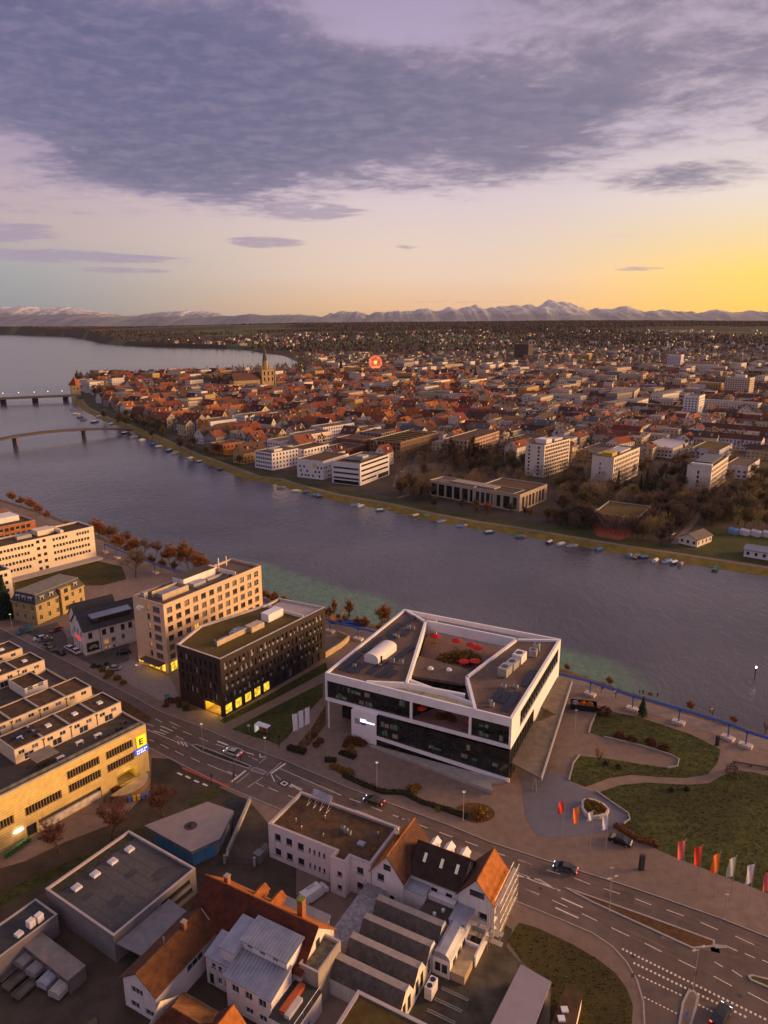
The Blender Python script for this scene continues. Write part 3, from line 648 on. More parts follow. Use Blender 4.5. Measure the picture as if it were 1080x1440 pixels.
# upper storey envelope: front (open loggia in the middle), right, back, left
b = MB()
front = [(.5, .9, 22.9, 4.7), (24.0, .9, 14.2, 4.7), (38.8, .9, 8.9, 4.7)]
facade(b, (0, 0, 8), 0, W, 7.6, front, .35)
right = [(7.0, 1.6, 37, 4.2)]
facade(b, (W, 0, 8), pi/2, D, 7.6, right, .3)
facade(b, (W, D, 8), pi, W, 7.6, [(10, .9, 27, 5.4)], .35); facade(b, (0, D, 8), -pi/2, D, 7.6, [(2, 1.6, 42, 3.8)], .3)
b.build('wall', white_p, r)
def mullioned(name, org, ang, L, z0, z1, step, dep, gm, fm, tr=(), parent=r):
    g = MB().face([(0, dep, z0), (L, dep, z0), (L, dep, z1), (0, dep, z1)]); o = g.build(name, gm, parent, (org[0], org[1], 0), ang)
    n = max(1, round(L/step))
    me = MB().box(-.05, dep-.14, z0, .05, dep-.005, z1).mesh('mullion', [fm])
    for i in range(n+1): put('mullion', me, o, (L*i/n, 0, 0))
    for z in tr: MB().box(0, dep-.16, z-.06, L, dep-.006, z+.06).build('transom', fm, o)
    return o
mullioned('glazing', (.5, 0), 0, 22.9, 8.9, 13.6, 1.9, .5, gl_dark, frame_d, (11.2,))
mullioned('glazing', (38.8, 0), 0, 8.9, 8.9, 13.6, 1.5, .5, gl_dark, frame_d, (11.2,))
mullioned('glazing', (W, 7), pi/2, 37, 9.6, 13.8, 2.3, .35, gl_dark, frame_d, (11.4,))
mullioned('glazing', (0, 44), -pi/2, 42, 9.6, 13.4, 2.5, .35, gl_dark, frame_d)
# angled glass returns of the two rooms beside the loggia
mullioned('glazing', (23.4, .9), radians(62), 9.5, 8.9, 14.4, 1.6, .0, gl_dark, frame_d); mullioned('glazing', (38.8, .9), radians(108), 9.0, 8.9, 14.4, 1.6, .0, gl_dark, frame_d)
# floor slab, loggia deck
MB().prism([(.3, .36), (W-.3, .36), (W-.3, D-.36), (.3, D-.36)], 8.02, 8.85).build('floor_slab', terracotta_deck, r)
MB().prism([(10.6, 20.5), (37, 20), (37.2, D-.5), (9.2, D-.5)], 8.9, 9.6, 0).build('terrace', terracotta_deck, r)
# roof wings
zr = 15.25
lw = [(.5, .5), (11.6, .8), (20.2, 4.6), (9.6, 40.0), (2.4, 45.2), (.9, 45.2)]
rw = [(39.6, .5), (W-.5, .5), (W-.5, D-.8), (47, 44.6), (37.4, 40.2), (32.9, 13.9)]
for wing in (lw, rw): MB().prism(wing, 14.6, zr, 0).build('roof', gravelroof, r)
MB().prism([(16, 22.3), (30.4, 21.1), (32.4, 14.6), (31.8, 13.4), (18.6, 11.4)], 13.2, 13.9).build('middle_roof', gravelroof, r)
def beam(pts, w_, z0, z1, mat=white_p, name='white_beam'):
    b = MB()
    for p, q in zip(pts, pts[1:]):
        L = hypot(q[0]-p[0], q[1]-p[1]); ux, uy = (q[0]-p[0])/L, (q[1]-p[1])/L; nx_, ny_ = -uy*w_/2, ux*w_/2; e = w_*.45
        b.prism([(p[0]+nx_-ux*e, p[1]+ny_-uy*e), (p[0]-nx_-ux*e, p[1]-ny_-uy*e), (q[0]-nx_+ux*e, q[1]-ny_+uy*e), (q[0]+nx_+ux*e, q[1]+ny_+uy*e)], z0, z1)
    return b.build(name, mat, r)
beam([(.35, .35), (W-.35, .35)], .52, 14.3, 15.66); beam([(W-.35, .35), (W-.35, D-.4)], .62, 14.4, 15.68); beam([(W-.35, D-.35), (.9, D-.35)], .62, 14.4, 15.7); beam([(.35, .35), (.7, D-.3)], .62, 14.5, 15.72)
beam([(11.6, .9), (20.3, 4.3), (34.8, 5.6)], .58, 14.0, 15.76); beam([(20.4, 4.6), (9.9, 40.4), (1.6, 45.4)], .68, 13.4, 15.80)
beam([(10.3, 41.2), (37.2, 40.8)], .6, 12.9, 15.74); beam([(39.4, .6), (32.6, 13.9), (37.3, 40.4), (47.6, 45)], .68, 13.4, 15.84)
beam([(20.4, 7.2), (38.2, 3.6)], .5, 13.2, 15.2)
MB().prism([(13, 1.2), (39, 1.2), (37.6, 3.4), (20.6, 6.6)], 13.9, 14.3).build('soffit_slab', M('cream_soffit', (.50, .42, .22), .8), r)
mullioned('glazing', (18.6, 11.3), radians(8.6), 13.3, 9.0, 13.2, 1.7, .0, gl_dark, frame_d)
mullioned('glazing', (16.0, 22.3), radians(-5), 14.4, 9.6, 13.2, 2.0, .05, gl_dark, frame_d)
mullioned('glazing', (20.2, 5.0), radians(106.5), 36, 9.6, 14.4, 2.2, .0, gl_dark, frame_d); mullioned('glazing', (33.0, 14.0), radians(80), 26, 9.6, 14.4, 2.2, .0, gl_dark, frame_d)
# courtyard: planting, domes
for x, y in ((21.5, 17.0), (26.0, 18.5)):
    dm = MB()
    for i in range(10):
        a0, a1 = 2*pi*i/10, 2*pi*(i+1)/10
        dm.face([(x+.8*cos(a0), y+.8*sin(a0), 13.9), (x+.8*cos(a1), y+.8*sin(a1), 13.9), (x+.55*cos(a1), y+.55*sin(a1), 14.35), (x+.55*cos(a0), y+.55*sin(a0), 14.35)])
    dm.face([(x+.55*cos(2*pi*i/10), y+.55*sin(2*pi*i/10), 14.35) for i in range(10)]); dm.build('skylight_dome', M('dome_white', (.75, .73, .74), .4), r)
# lower volume
b = MB()
facade(b, (8, -1.0, 0), 0, 7.0, 8.0, [], .3); 
facade(b, (8, 6, 0), -pi/2, 7, 8.0, []); b.face([(8, -1, 8), (15, -1, 8), (15, .4, 8), (8, .4, 8)])
b.build('lower_wall', white_p, r)
# white ribbon running down the glass to the right
rb = MB(); rb.prism([(14.9, -1.3), (48.6, -1.3), (48.6, -.9), (14.9, -.9)], 0, 1)
rb.v = [(x, y, (1.9-1.5*(x-14.9)/33.7) if z == 0 else (2.65-1.35*(x-14.9)/33.7)) for x, y, z in rb.v]; rb.build('white_ribbon', white_p, r)
mullioned('curtain_wall', (15, -.75), 0, 33.2, .05, 8.0, 2.1, .0, gl_dark, frame_d, (5.2, 7.2)); mullioned('curtain_wall', (48.2, -.75), pi/2, 20, .05, 8.0, 2.2, .0, gl_dark, frame_d, (5.2,))
mullioned('curtain_wall', (1.2, 6.5), 0, 7.0, .05, 8.0, 1.7, .0, gl_dark, frame_d, (3,)); mullioned('curtain_wall', (1.2, 44), -pi/2, 37.5, .05, 8, 2.5, .0, gl_dark, frame_d)
MB().prism([(20.3, -.5), (47.9, 19.5), (W-.1, 45.8), (1.5, 45.8), (1.5, 7), (15.2, 7), (15.2, -.5)], .02, 7.95).build('core', M('core_dark', (.03, .03, .032), .8), r)
MB().box(W-.05, 19.5, 3.6, W+.02, D, 8.0).build('lower_wall', white_p, r)
MB().tube((.55, .55, 0), (.55, .55, 8.02), .22, n=10).build('column', white_p, r)
# faintly glowing panels added on the opaque glass, suggesting lit rooms
glow = [M('added_glow%d' % i, c, .5, .3, .8, emit=e) for i, (c, e) in enumerate((((.10, .12, .10), .10), ((.16, .13, .09), .12), ((.05, .09, .07), .15)))]
q_ = random.Random(8)
for x, z, w_, h_ in [(1.5+q_.uniform(0, 20), q_.choice((9.2, 11.5)), q_.uniform(.6, 1.7), q_.uniform(.5, 1.6)) for _ in range(14)]+[(39.5+q_.uniform(0, 6.5), q_.choice((9.2, 11.5)), q_.uniform(.6, 1.6), q_.uniform(.5, 1.5)) for _ in range(6)]: MB().box(x, .485, z, x+w_, .497, z+h_).build('interior_glimpse', glow[q_.randrange(3)], r)
for x, z, w_, h_ in [(16+q_.uniform(0, 29), q_.choice((3.2, 5.4)), q_.uniform(.6, 1.8), q_.uniform(.5, 1.5)) for _ in range(14)]: MB().box(x, -.765, z, x+w_, -.753, z+h_).build('interior_glimpse', glow[q_.randrange(3)], r)
# entrance plinth
pl = MB().prism([(13.5, -2.2), (46.5, -6.4), (45.0, -3.2), (47.8, -1.4), (14, -1.4)], 0, [.15, 1.0, 1.0, .9, .15]).build('plinth', concrete, r)
# canopy at the right
cano = [(48.45, .2), (56.0, -2.6), (52.4, 44.0), (48.45, 45.6), (48.45, 27.0), (52.6, 25.0), (49.4, 19.6), (48.45, 19.6)]
MB().prism(cano, 4.2, 4.75, 0).build('canopy', M('canopy_roof', (.16, .125, .095), .9, .25, .5, 6, big=.2), r)
for x, y in ((54.2, -.8), (53.2, 14), (52.2, 29), (51.5, 42)): MB().tube((x-.5, y, 0), (x, y, 4.2), .1).tube((x+.5, y, 0), (x, y, 4.2), .1).build('canopy_support', metal_l, r)
MB().prism([(55.9, -2.7), (56.2, -2.6), (52.6, 44), (52.3, 44)], 4.1, 4.95).build('canopy_edge', metal_l, r)
# illuminated sign on the white wall
em_w = M('lit_white_sign', (.9, .9, 1), .5, 0, emit=2.2); em_b = M('navy_sign', (.03, .03, .25), .5, .1, emit=.25)
sg = MB().box(10.6, -1.09, 5.4, 12.1, -1.02, 6.1).build('sign_panel', em_w, r); MB().box(10.6, -1.1, 4.7, 12.1, -1.03, 5.4).build('sign_panel', em_b, r)
MB().box(9.0, -1.06, 4.6, 10.4, -1.01, 6.0).build('sign_panel', M('blue_grey_emblem', (.30, .32, .42), .5), r)
for i_, w__ in enumerate((.3, .22, .34, .18, .3)): MB().box(12.35+i_*.44, -1.07, 5.42, 12.35+i_*.44+w__, -1.02, 5.72).build('sign_lettering', em_w, r)
# roof furniture of the left wing
b = MB(); n_ = 8
prof = [(2.1*cos(pi*i/n_), 1.6+1.0*sin(pi*i/n_)) for i in range(n_+1)]
prof = [(2.1, 0)]+prof+[(-2.1, 0)]
u0, u1 = 0, 9.6
for (a0, z0), (a1, z1) in zip(prof, prof[1:]): b.face([(a0, u0, z0), (a0, u1, z0), (a1, u1, z1), (a1, u0, z1)])
b.face([(a, u0, z) for a, z in prof][::-1]); b.face([(a, u1, z) for a, z in prof])
vh = b.build('barrel_roof_cabin', M('cabin_white', (.72, .66, .64), .6, .06), r, (7.6, 10.4, zr), radians(-4)); MB().box(2.11, 1.2, .2, 2.14, 2.1, 1.9).build('door', frame_d, vh)
rn = random.Random(5)
def roof_unit(x, y, w_, d_, h_, rz=0, mat=metal_l, nm='ventilation_unit'):
    o = MB().box(-w_/2, -d_/2, .12, w_/2, d_/2, h_).build(nm, mat, r, (x, y, zr), rz); MB().tube((0, 0, h_), (0, 0, h_+.12), min(w_, d_)*.35, n=10).build('fan', metal_d, o); return o
for x, y, s in ((4.9, 6.4, .8), (6.1, 27.4, .8), (7.2, 27.2, .8), (7.4, 33.9, 1.0), (8.8, 34.2, .8), (12.4, 13.2, 1.0), (14.8, 13.4, 1.0), (10.6, 9.8, .6)): roof_unit(x, y, s, s, s*1.2, .3)
roof_unit(40.3, 20, 2.4, 3.6, 2.3, -.12); roof_unit(40.9, 24.2, 2.4, 3.6, 2.0, -.12); roof_unit(41.5, 28.6, 2.6, 3.6, 2.5, -.12, M('cabin_white')); roof_unit(43.8, 33.5, 2, 2.2, 1.8, .1); roof_unit(44.0, 36.5, 1.5, 1.5, 2.2, .1)
roof_unit(42.4, 3.8, .9, .9, 1.0); roof_unit(41.5, 5.2, .7, .7, .8); roof_unit(44.7, 14.6, 1.2, .9, .8); roof_unit(42.2, 13.2, 1.2, 1.0, .9)
pme = MB().box(0, 0, .28, 1.7, 1.0, .33).mesh('solar_panel', [solar])
def panels(x, y, nx_, ny_, rz=0):
    for i in range(nx_):
        for j in range(ny_):
            o = put('solar_panel', pme, r, (x+(i*1.85)*cos(rz)-(j*1.12)*sin(rz), y+(i*1.85)*sin(rz)+(j*1.12)*cos(rz), zr), rz); o.rotation_euler = (.12, 0, rz)
panels(1.7, 3.6, 1, 9); panels(3.8, 3.4, 2, 5); panels(2.2, 15, 1, 9); panels(8.9, 4.5, 1, 8, -.1); panels(11.8, 4.4, 1, 6, -.1); panels(14.0, 5.0, 1, 4, -.1); panels(11.4, 14.0, 1, 9, -.1); panels(3.2, 27, 1, 8); panels(5.0, 25.0, 1, 4); panels(4.4, 35.0, 1, 7); panels(7.0, 28.6, 1, 4)
panels(41.2, 6.0, 3, 5); panels(44.6, 2.6, 1, 3); panels(45.4, 16, 1, 8); panels(44.9, 5.8, 1, 6)

# ================================================================== tan hotel
r = thing('hotel', 'tall tan hotel block with rows of square windows and 47 sign on its end wall', 'building', (-63.5, 190.9, 0), radians(57.2)); hotel = r
W, D, Hh = 41.2, 13.5, 21.9
cols = [1.05+i*(38.6-2.05)/11 for i in range(12)]
fo = []
for f in range(6):
    for i, u in enumerate(cols):
        lit = LIT if (f, i) in ((2, 3),) else None
        fo.append((u, 4.15+f*2.93, 1.95, 1.75, lit or ((frame_b, rnd.choice((gl, gl, gl2, gl_cur)), 2, 1))))
fo += [(1.0+i*3.3, .3, 2.6, 2.9, (frame_b, gl_shop if i < 1 else gl, 2, 1)) for i in range(12)]
eo = []
for f in range(6): eo += [(6.0, 4.15+f*2.93, 1.1, 1.75, AMB if f % 2 == 1 else D1), (8.7, 4.15+f*2.93, 3.0, 1.75, (frame_d, gl2, 3, 1))]
eo += [(4.6, .2, 2.2, 2.7, (frame_b, gl_shop, 2, 1)), (7.4, .2, 2.2, 2.7, (frame_b, gl_shop, 2, 1)), (10.3, .2, 1.8, 2.7, (frame_b, gl_shop, 1, 1))]
poly_walls(r, rect(W, D), Hh, {0: fo, 3: eo, 1: grid(D, 4, 1.6, 1.75, 4.15, 6, 2.93, st=B2)}, beige, B2, .28)
# the lit long front reads smoother: thin string course at each end
flat_roof(r, rect(W, D), Hh, .7, gravelroof, M('coping_tan', (.50, .38, .30), .7))
def rbox(x0, y0, x1, y1, h_, mat, nm, z=None):
    return MB().box(x0, y0, 0, x1, y1, h_).build(nm, mat, r, (0, 0, (Hh-.7) if z is None else z))
screen = M('plant_screen', (.48, .38, .27), .8, .15, .8)
rbox(3.2, 4.0, 13.0, 4.25, 1.9, screen, 'plant_screen'); rbox(3.2, 8.6, 14.0, 8.85, 1.9, screen, 'plant_screen'); rbox(13.0, 4.0, 13.25, 8.8, 1.9, screen, 'plant_screen')
rbox(4.2, 5.2, 11.5, 7.8, 1.3, zinc, 'air_handler'); rbox(14.2, 7.2, 27.5, 12.2, 2.6, white_r, 'penthouse'); rbox(14.2, 7.2, 27.5, 12.2, .12, darkdeck, 'penthouse_roof', Hh-.7+2.602)
rbox(15.5, 4.2, 20.5, 6.6, 1.2, zinc, 'air_handler'); rbox(22, 5.0, 29, 5.6, .8, metal_l, 'duct'); rbox(1.0, 9.5, 2.4, 11.2, 2.0, metal_l, 'vent_cowl'); rbox(15, 2.6, 30, 3.0, .5, metal_d, 'cable_tray'); rbox(30.2, 1.0, 30.45, 12.5, 1.5, white_r, 'terrace_wall')
rbox(27.8, 9.0, 30.0, 12.0, 2.1, cream, 'stair_head')
for x, y in ((33.4, 11.8), (36.2, 11.0)): MB().tube((x, y, Hh-.7), (x, y, Hh+2.6), .18, n=8).build('mast', white_p, r)
# "47" sign on the end wall; its plane is x = 0, facing -x
text_part('47°', 2.3, M('sign_white', (.8, .76, .7), .5, .05, emit=.08), r, (-.06, 12.3, 17.9), (pi/2, 0, -pi/2), 'sign_lettering', .08, .25)
# lit entrance canopy on the end wall
MB().box(-2.6, 1.2, 3.0, -.01, 10.0, 3.35).build('entrance_canopy', frame_b, r)
for y in (2.2, 4.4, 6.6, 8.8): lamp_point(r, (-1.3, y, 2.8), 42, (1, .62, .05), .25)
lamp_point(r, (3.0, -1.0, 2.6), 30, (1, .72, .3), .2); lamp_point(r, (-.6, 12.6, .8), 14, (1, .5, .05), .15)
for y in (9.4, 8.2): MB().box(-2.66, y-.45, 3.05, -2.6, y+.45, 3.3).build('canopy_light', gl_shop, r)

# ================================================================== dark brick office
O = (-42.2, 167.1); AN = radians(55.1); ca, sa_ = cos(AN), sin(AN)
r = thing('office_block', 'dark brown brick office with mossy green flat roof and many small windows beside the hotel', 'building', (*O, 0), AN)
tl = lambda p: ((p[0]-O[0])*ca+(p[1]-O[1])*sa_, -(p[0]-O[0])*sa_+(p[1]-O[1])*ca)
pts = [(0, 0), (42.3, 0), tl((-33.1, 209.2)), tl((-35.9, 204.4)), tl((-52.5, 188.3)), tl((-55.8, 175.8))]
Hb = 16.7
blind = glass_mat('half_drawn_blind', (.30, .27, .27), .5); SB = (frame_d, gl, 1, 1)
PALE = []
def small_windows(L, seed, fl0=0):
    q = random.Random(seed); out = []
    for f in range(4):
        u = 1.0+q.uniform(0, .5)
        while u < L-1.4:
            w_ = q.choice((.55, .95, .95)); st = (frame_d, blind if q.random() < .28 else gl, 1, 1)
            out.append((round(u, 2), 4.0+f*3.0, w_, 1.95, st)); PALE.append((round(u, 2), 4.0+f*3.0, w_)) if seed == 1 and q.random() < .6 else None; u += w_+q.choice((.75, .85, 1.0))
    return out
sh = (frame_b, gl_shop, 1, 1)
g0 = [(.9+i*3.55, .25, 2.5, 2.75, sh) for i in range(5)]+[(19.5+i*3.0, .3, 1.7, 2.6, (frame_d, gl2 if i == 2 else gl, 1, 1)) for i in range(7)]
Lf = hypot(pts[5][0], pts[5][1])
poly_walls(r, pts, Hb, {0: small_windows(42.3, 1)+g0, 5: small_windows(Lf, 2)+[(Lf-6.8, .05, 6.0, 2.9, 'none')], 1: small_windows(15, 3), 4: small_windows(11, 4)}, darkbrick, SB, .3)
for u_, z_, w_ in PALE: MB().box(u_+.06, .12, z_+.06, u_+w_-.06, .2, z_+.85).build('window_panel', M('pale_spandrel', (.34, .29, .27), .6), r)
flat_roof(r, pts, Hb, .55, sedum, M('coping_pale', (.50, .43, .40), .7), .06, .45)
zr_ = Hb-.54
# garage mouth, lit inside
a5 = atan2(-pts[5][1], -pts[5][0])
gp = lambda u, t, z: (pts[5][0]+cos(a5)*u-sin(a5)*t, pts[5][1]+sin(a5)*u+cos(a5)*t, z)
gw = M('garage_wall_yellow', (.60, .42, .06), .8, .1)
MB().face([gp(Lf-6.8, 5, 0), gp(Lf-.8, 5, 0), gp(Lf-.8, 5, 2.95), gp(Lf-6.8, 5, 2.95)]).face([gp(Lf-6.8, .3, 0), gp(Lf-6.8, 5, 0), gp(Lf-6.8, 5, 2.95), gp(Lf-6.8, .3, 2.95)]).face([gp(Lf-.8, 5, 0), gp(Lf-.8, .3, 0), gp(Lf-.8, .3, 2.95), gp(Lf-.8, 5, 2.95)]).face([gp(Lf-6.8, .3, 2.95), gp(Lf-6.8, 5, 2.95), gp(Lf-.8, 5, 2.95), gp(Lf-.8, .3, 2.95)]).build('garage_interior', gw, r)
lamp_point(r, gp(Lf-3.8, 2.2, 2.6), 520, (1, .68, .08), .3); lamp_point(r, gp(Lf-3.8, -1.0, 2.6), 60, (1, .6, .06), .3)
for i in range(4): lamp_point(r, (2.2+i*3.6, -.9, 2.4), 14, (1, .6, .06), .2)
for (x0, y0, x1, y1, h_, mt, nm) in ((5.5, 7.0, 17, 7.25, 1.5, screen, 'plant_screen'), (17, 5.6, 22, 8.4, 1.6, screen, 'air_handler'), (6.0, 7.5, 12, 8.4, .6, zinc, 'duct'), (12.5, 7.6, 17, 9.4, 1.1, zinc, 'duct'), (8, 9.0, 11, 9.5, .5, metal_l, 'pipe_run'), (14, 10.0, 16.8, 10.6, .9, zinc, 'duct'), (25.0, 6.8, 31.2, 9.8, 2.4, white_p, 'plant_cabin'), (33.0, .6, 33.3, 15, .9, white_r, 'terrace_wall')):
    MB().box(x0, y0, zr_, x1, y1, zr_+h_).build(nm, mt, r)
MB().prism([(33.3, .5), (41.8, .5), (41.4, 15.4), (33.3, 14.4)], zr_+.004, zr_+.1).build('terrace', M('pale_terrace', (.36, .31, .31), .8, .08), r)
for i in range(8):
    x = 6+rn.uniform(0, 11); y = 7.6+rn.uniform(0, 2.2); MB().tube((x, y, zr_), (x, y, zr_+1.2), .25, .3, 8).build('vent_cowl', metal_l, r)

# ================================================================== supermarket with roof houses
AN = radians(52.3); r = thing('supermarket', 'long sand-coloured supermarket with yellow E sign and terraced row houses on its roof', 'building', (-54.2-60*cos(AN), 143.9-60*sin(AN), 0), AN)
W, D, Hh = 60, 66, 11.9
lou = 'none'
so = [(49.8, 8.2, 6.6, 1.9, lou), (40.9, 8.2, 7.4, 1.9, lou), (49.8, 5.0, 6.6, 1.9, lou), (40.9, 5.0, 7.4, 1.9, lou), (31.8, 5.0, 7.6, 1.9, lou), (22, 5.0, 7.6, 1.9, lou), (34.1, .3, 13.8, 2.5, lou), (31.6, .05, 2.1, 2.7, lou), (51.8, .05, 5.0, 3.1, lou), (30.4, 8.2, 0.001, .001, lou)]
so = [o for o in so if o[2] > .1]
rs = [(3+i*6.2, 4.5, 2.6, 1.7, D_st) for i in range(9)]
poly_walls(r, rect(W, D), Hh, {0: so, 1: rs}, sandst, D_st, .5)
MB().face([(0, 0, Hh-.4), (W, 0, Hh-.4), (W, D, Hh-.4), (0, D, Hh-.4)]).build('roof', darkdeck, r)
inn = M('louvre_void', (.16, .11, .05), .9, .2)
slatm = MB().box(0, .06, 0, .16, .42, 1.9).mesh('slat', [M('bronze_slat', (.22, .16, .09), .7, .15)])
for (u, z, w_, h_, _) in so[:6]:
    MB().face([(u, .5, z), (u+w_, .5, z), (u+w_, .5, z+h_), (u, .5, z+h_)]).build('louvre_back', inn, r)
    n = int(w_/.55)
    for i in range(n): put('slat', slatm, r, (u+.1+i*(w_-.36)/(n-1), 0, z))
MB().face([(34.1, .5, .3), (47.9, .5, .3), (47.9, .5, 2.8), (34.1, .5, 2.8)]).build('loading_strip', darkdeck, r); MB().box(34.2, .1, .1, 47.8, .45, 1.7).build('white_band', M('graffiti_white', (.60, .52, .45), .7, .25, .8), r)
MB().face([(31.6, .5, .05), (33.7, .5, .05), (33.7, .5, 2.75), (31.6, .5, 2.75)]).build('service_door', frame_d, r)
ew = M('entrance_yellow', (.62, .46, .12), .7)
MB().face([(51.8, 3.5, .05), (56.8, 3.5, .05), (56.8, 3.5, 3.15), (51.8, 3.5, 3.15)]).face([(51.8, .4, .06), (51.8, 3.5, .06), (51.8, 3.5, 3.15), (51.8, .4, 3.15)]).face([(56.8, 3.5, .06), (56.8, .4, .06), (56.8, .4, 3.15), (56.8, 3.5, 3.15)]).build('entrance_recess', ew, r)
lamp_point(r, (54.3, 1.4, 2.8), 160, (1, .68, .12), .3); lamp_point(r, (54.3, -1.2, 2.8), 45, (1, .6, .1), .3)
# curved canopy wall at the entrance
cw = MB()
for i in range(12):
    a0, a1 = radians(200+i*13), radians(200+(i+1)*13)
    cw.prism([(53.2+5.0*cos(a0), -1.0+4.4*sin(a0)), (53.2+5.0*cos(a1), -1.0+4.4*sin(a1)), (53.2+5.3*cos(a1), -1.0+4.7*sin(a1)), (53.2+5.3*cos(a0), -1.0+4.7*sin(a0))], 0, 1.3)
cw.build('curved_entrance_wall', M('rust_wall', (.22, .12, .07), .8), r); MB().prism([(53.2+5.0*cos(radians(200+i*13)), -1.0+4.4*sin(radians(200+i*13))) for i in range(13)], 1.15, 1.28).build('entrance_roof', M('sand_deck', (.42, .31, .18), .8), r)
# parapet rail + signs + wall lamp
pr = MB(); pr.box(0, -.03, Hh, W+.03, .3, Hh+.32); pr.box(W-.3, .3, Hh, W+.03, D, Hh+.32); pr.build('parapet', M('coping_grey', (.40, .35, .30), .7), r)
rail = MB(); post = MB().box(-.03, -.03, 0, .03, .03, 1.0).mesh('post', [metal_d])
for i in range(31): put('post', post, r, (i*2.0-.0 if i else .1, .6, Hh+.1))
MB().box(0, .57, Hh+1.05, W-.5, .63, Hh+1.12).build('rail', metal_d, r)
grailm = bpy.data.materials.new('balustrade_glass'); grailm.use_nodes = True
MB().box(28, .9, 0, 59.4, .95, .9).build('balustrade', M('balustrade_mesh', (.12, .12, .12), .4, .2), r, (0, 0, Hh+.08))
ys_ = M('sign_yellow', (.95, .72, .02), .5, .05, emit=.55); bs_ = M('sign_blue', (.06, .12, .70), .5, .08, emit=.45); nb = M('navy_letter', (.01, .03, .10), .5, .1)
MB().box(57.3, -.22, 7.3, 59.6, -.02, 10.0).build('yellow_sign', ys_, r); text_part('E', 2.0, nb, r, (57.75, -.25, 7.95), (pi/2, 0, 0), 'sign_letter', .03, sx=1.1)
MB().prism([(56.6, -.34), (60.0, -.34), (60.0, -.03), (56.6, -.03)], 5.7, 7.1).build('blue_sign', bs_, r)
for z, ws in ((6.48, (.34, .3, .36, .2, .34, .3)), (5.88, (.3, .22, .34, .3, .3))):
    for i_, w__ in enumerate(ws): MB().box(57.0+i_*.46, -.37, z, 57.0+i_*.46+w__, -.342, z+.36).build('sign_lettering', M('lit_letter', (.7, .75, 1), .5, 0, emit=.9), r)
MB().box(29.2, -.25, 2.8, 30.9, -.02, 3.05).build('strip_light', M('strip_light', (.95, .85, 1), .5, 0, emit=9), r); lamp_point(r, (30, -.8, 2.7), 22, (1, .75, .55), .3)
# roof houses
def roof_row(x0, x1, y0, y1, nbay, h_, lab, wmat=cream, sky=True):
    z = Hh-.39; q = random.Random(int(x0*7+y0)); bw = (x1-x0)/nbay
    o = []
    for i in range(nbay): o += [(i*bw+bw*.12, 1.75, 1.3, .95, (frame_w, gl2 if q.random() < .5 else gl, 2, 1)), (i*bw+bw*.58, 1.75, 1.3, .95, (frame_w, gl2 if q.random() < .6 else gl, 2, 1))]
    for i in range(nbay):
        if q.random() < .55: o.append((i*bw+bw*.30, .05, 2.0, 1.55, (frame_w, gl, 2, 1)))
    p = put('roof_house', None, r, (x0, y0, z))
    b = MB()
    Wd, Dd = x1-x0, y1-y0
    for i, (pt, an, L) in enumerate((((0, 0), 0, Wd), ((Wd, 0), pi/2, Dd), ((Wd, Dd), pi, Wd), ((0, Dd), -pi/2, Dd))):
        oo = [w__ for w__ in o if i == 0]; facade(b, (*pt, 0), an, L, h_, oo, .15)
        for w__ in oo:
            fm, gm, nv, nh = w__[4]; me = win_mesh(w__[2], w__[3], .15, nv, nh, fm, gm)
            put('window', me[0], p, (w__[0], 0, w__[1])); put('window_pane', me[1], p, (w__[0], 0, w__[1]))
    b.face([(.0, .0, h_-.25), (Wd, 0, h_-.25), (Wd, Dd, h_-.25), (0, Dd, h_-.25)], 1)
    pg = MB(); t = .28
    pg.box(-.06, -.06, h_, Wd+.06, t, h_+.1); pg.box(-.06, Dd-t, h_, Wd+.06, Dd+.06, h_+.1); pg.box(-.06, t, h_, t, Dd-t, h_+.1); pg.box(Wd-t, t, h_, Wd+.06, Dd-t, h_+.1)
    for i in range(1, nbay): pg.box(i*bw-.2, t, h_-.2, i*bw+.2, Dd-t, h_+.08)
    b.build('wall', [wmat, gravelbrown], p); pg.build('parapet', M('coping_grey'), p)
    if sky:
        for i in range(nbay): MB().box(i*bw+bw*.5-.55, Dd*.5-.55, h_-.25, i*bw+bw*.5+.55, Dd*.5+.55, h_+.12).build('skylight', M('dome_white'), p)
    for i in range(1, nbay): MB().tube((i*bw, -.08, .2), (i*bw, -.08, h_-.3), .06, n=6).box(i*bw-.25, -.2, h_-.55, i*bw+.25, -.01, h_-.3).build('downpipe', metal_d, p)
    return p
p1 = roof_row(35.0, 59.6, 8.8, 16.4, 4, 3.3, 'front')
for i in range(3):
    for j in range(2): put('solar_panel', pme, p1, (1.2+i*1.9, 2.0+j*2.4, 3.35)).rotation_euler = (.25, 0, 0)
roof_row(34.0, 59.6, 21.4, 28.8, 4, 3.2, 'second', sky=False); roof_row(22.0, 33.4, 21.6, 29.0, 2, 3.2, 'second'); roof_row(46.0, 59.6, 43.8, 51.2, 2, 3.4, 'third'); roof_row(52, 59.6, 55.6, 63, 1, 3.3, 'fourth'); roof_row(49.5, 55.2, 34.0, 42.5, 1, 2.2, 'low', M('white_render'), sky=False)
roof_row(22, 43, 43.8, 51, 3, 3.4, 'third')
for x, y, c in ((38, 4, 'dark'), (41.5, 3, 'white'), (51, 4.6, 'white'), (55.5, 3.6, 'dark'), (53, 2.5, 'dark'), (47, 5.2, 'white'), (57.5, 5, 'dark')):
    t_ = put('terrace_table', None, r, (x, y, Hh-.39)); mt = frame_d if c == 'dark' else white_r
    MB().box(-.8, -.45, .7, .8, .45, .76).build('table_top', mt, t_); MB().box(-.7, -.3, 0, -.6, .3, .7).box(.6, -.3, 0, .7, .3, .7).build('leg', mt, t_)
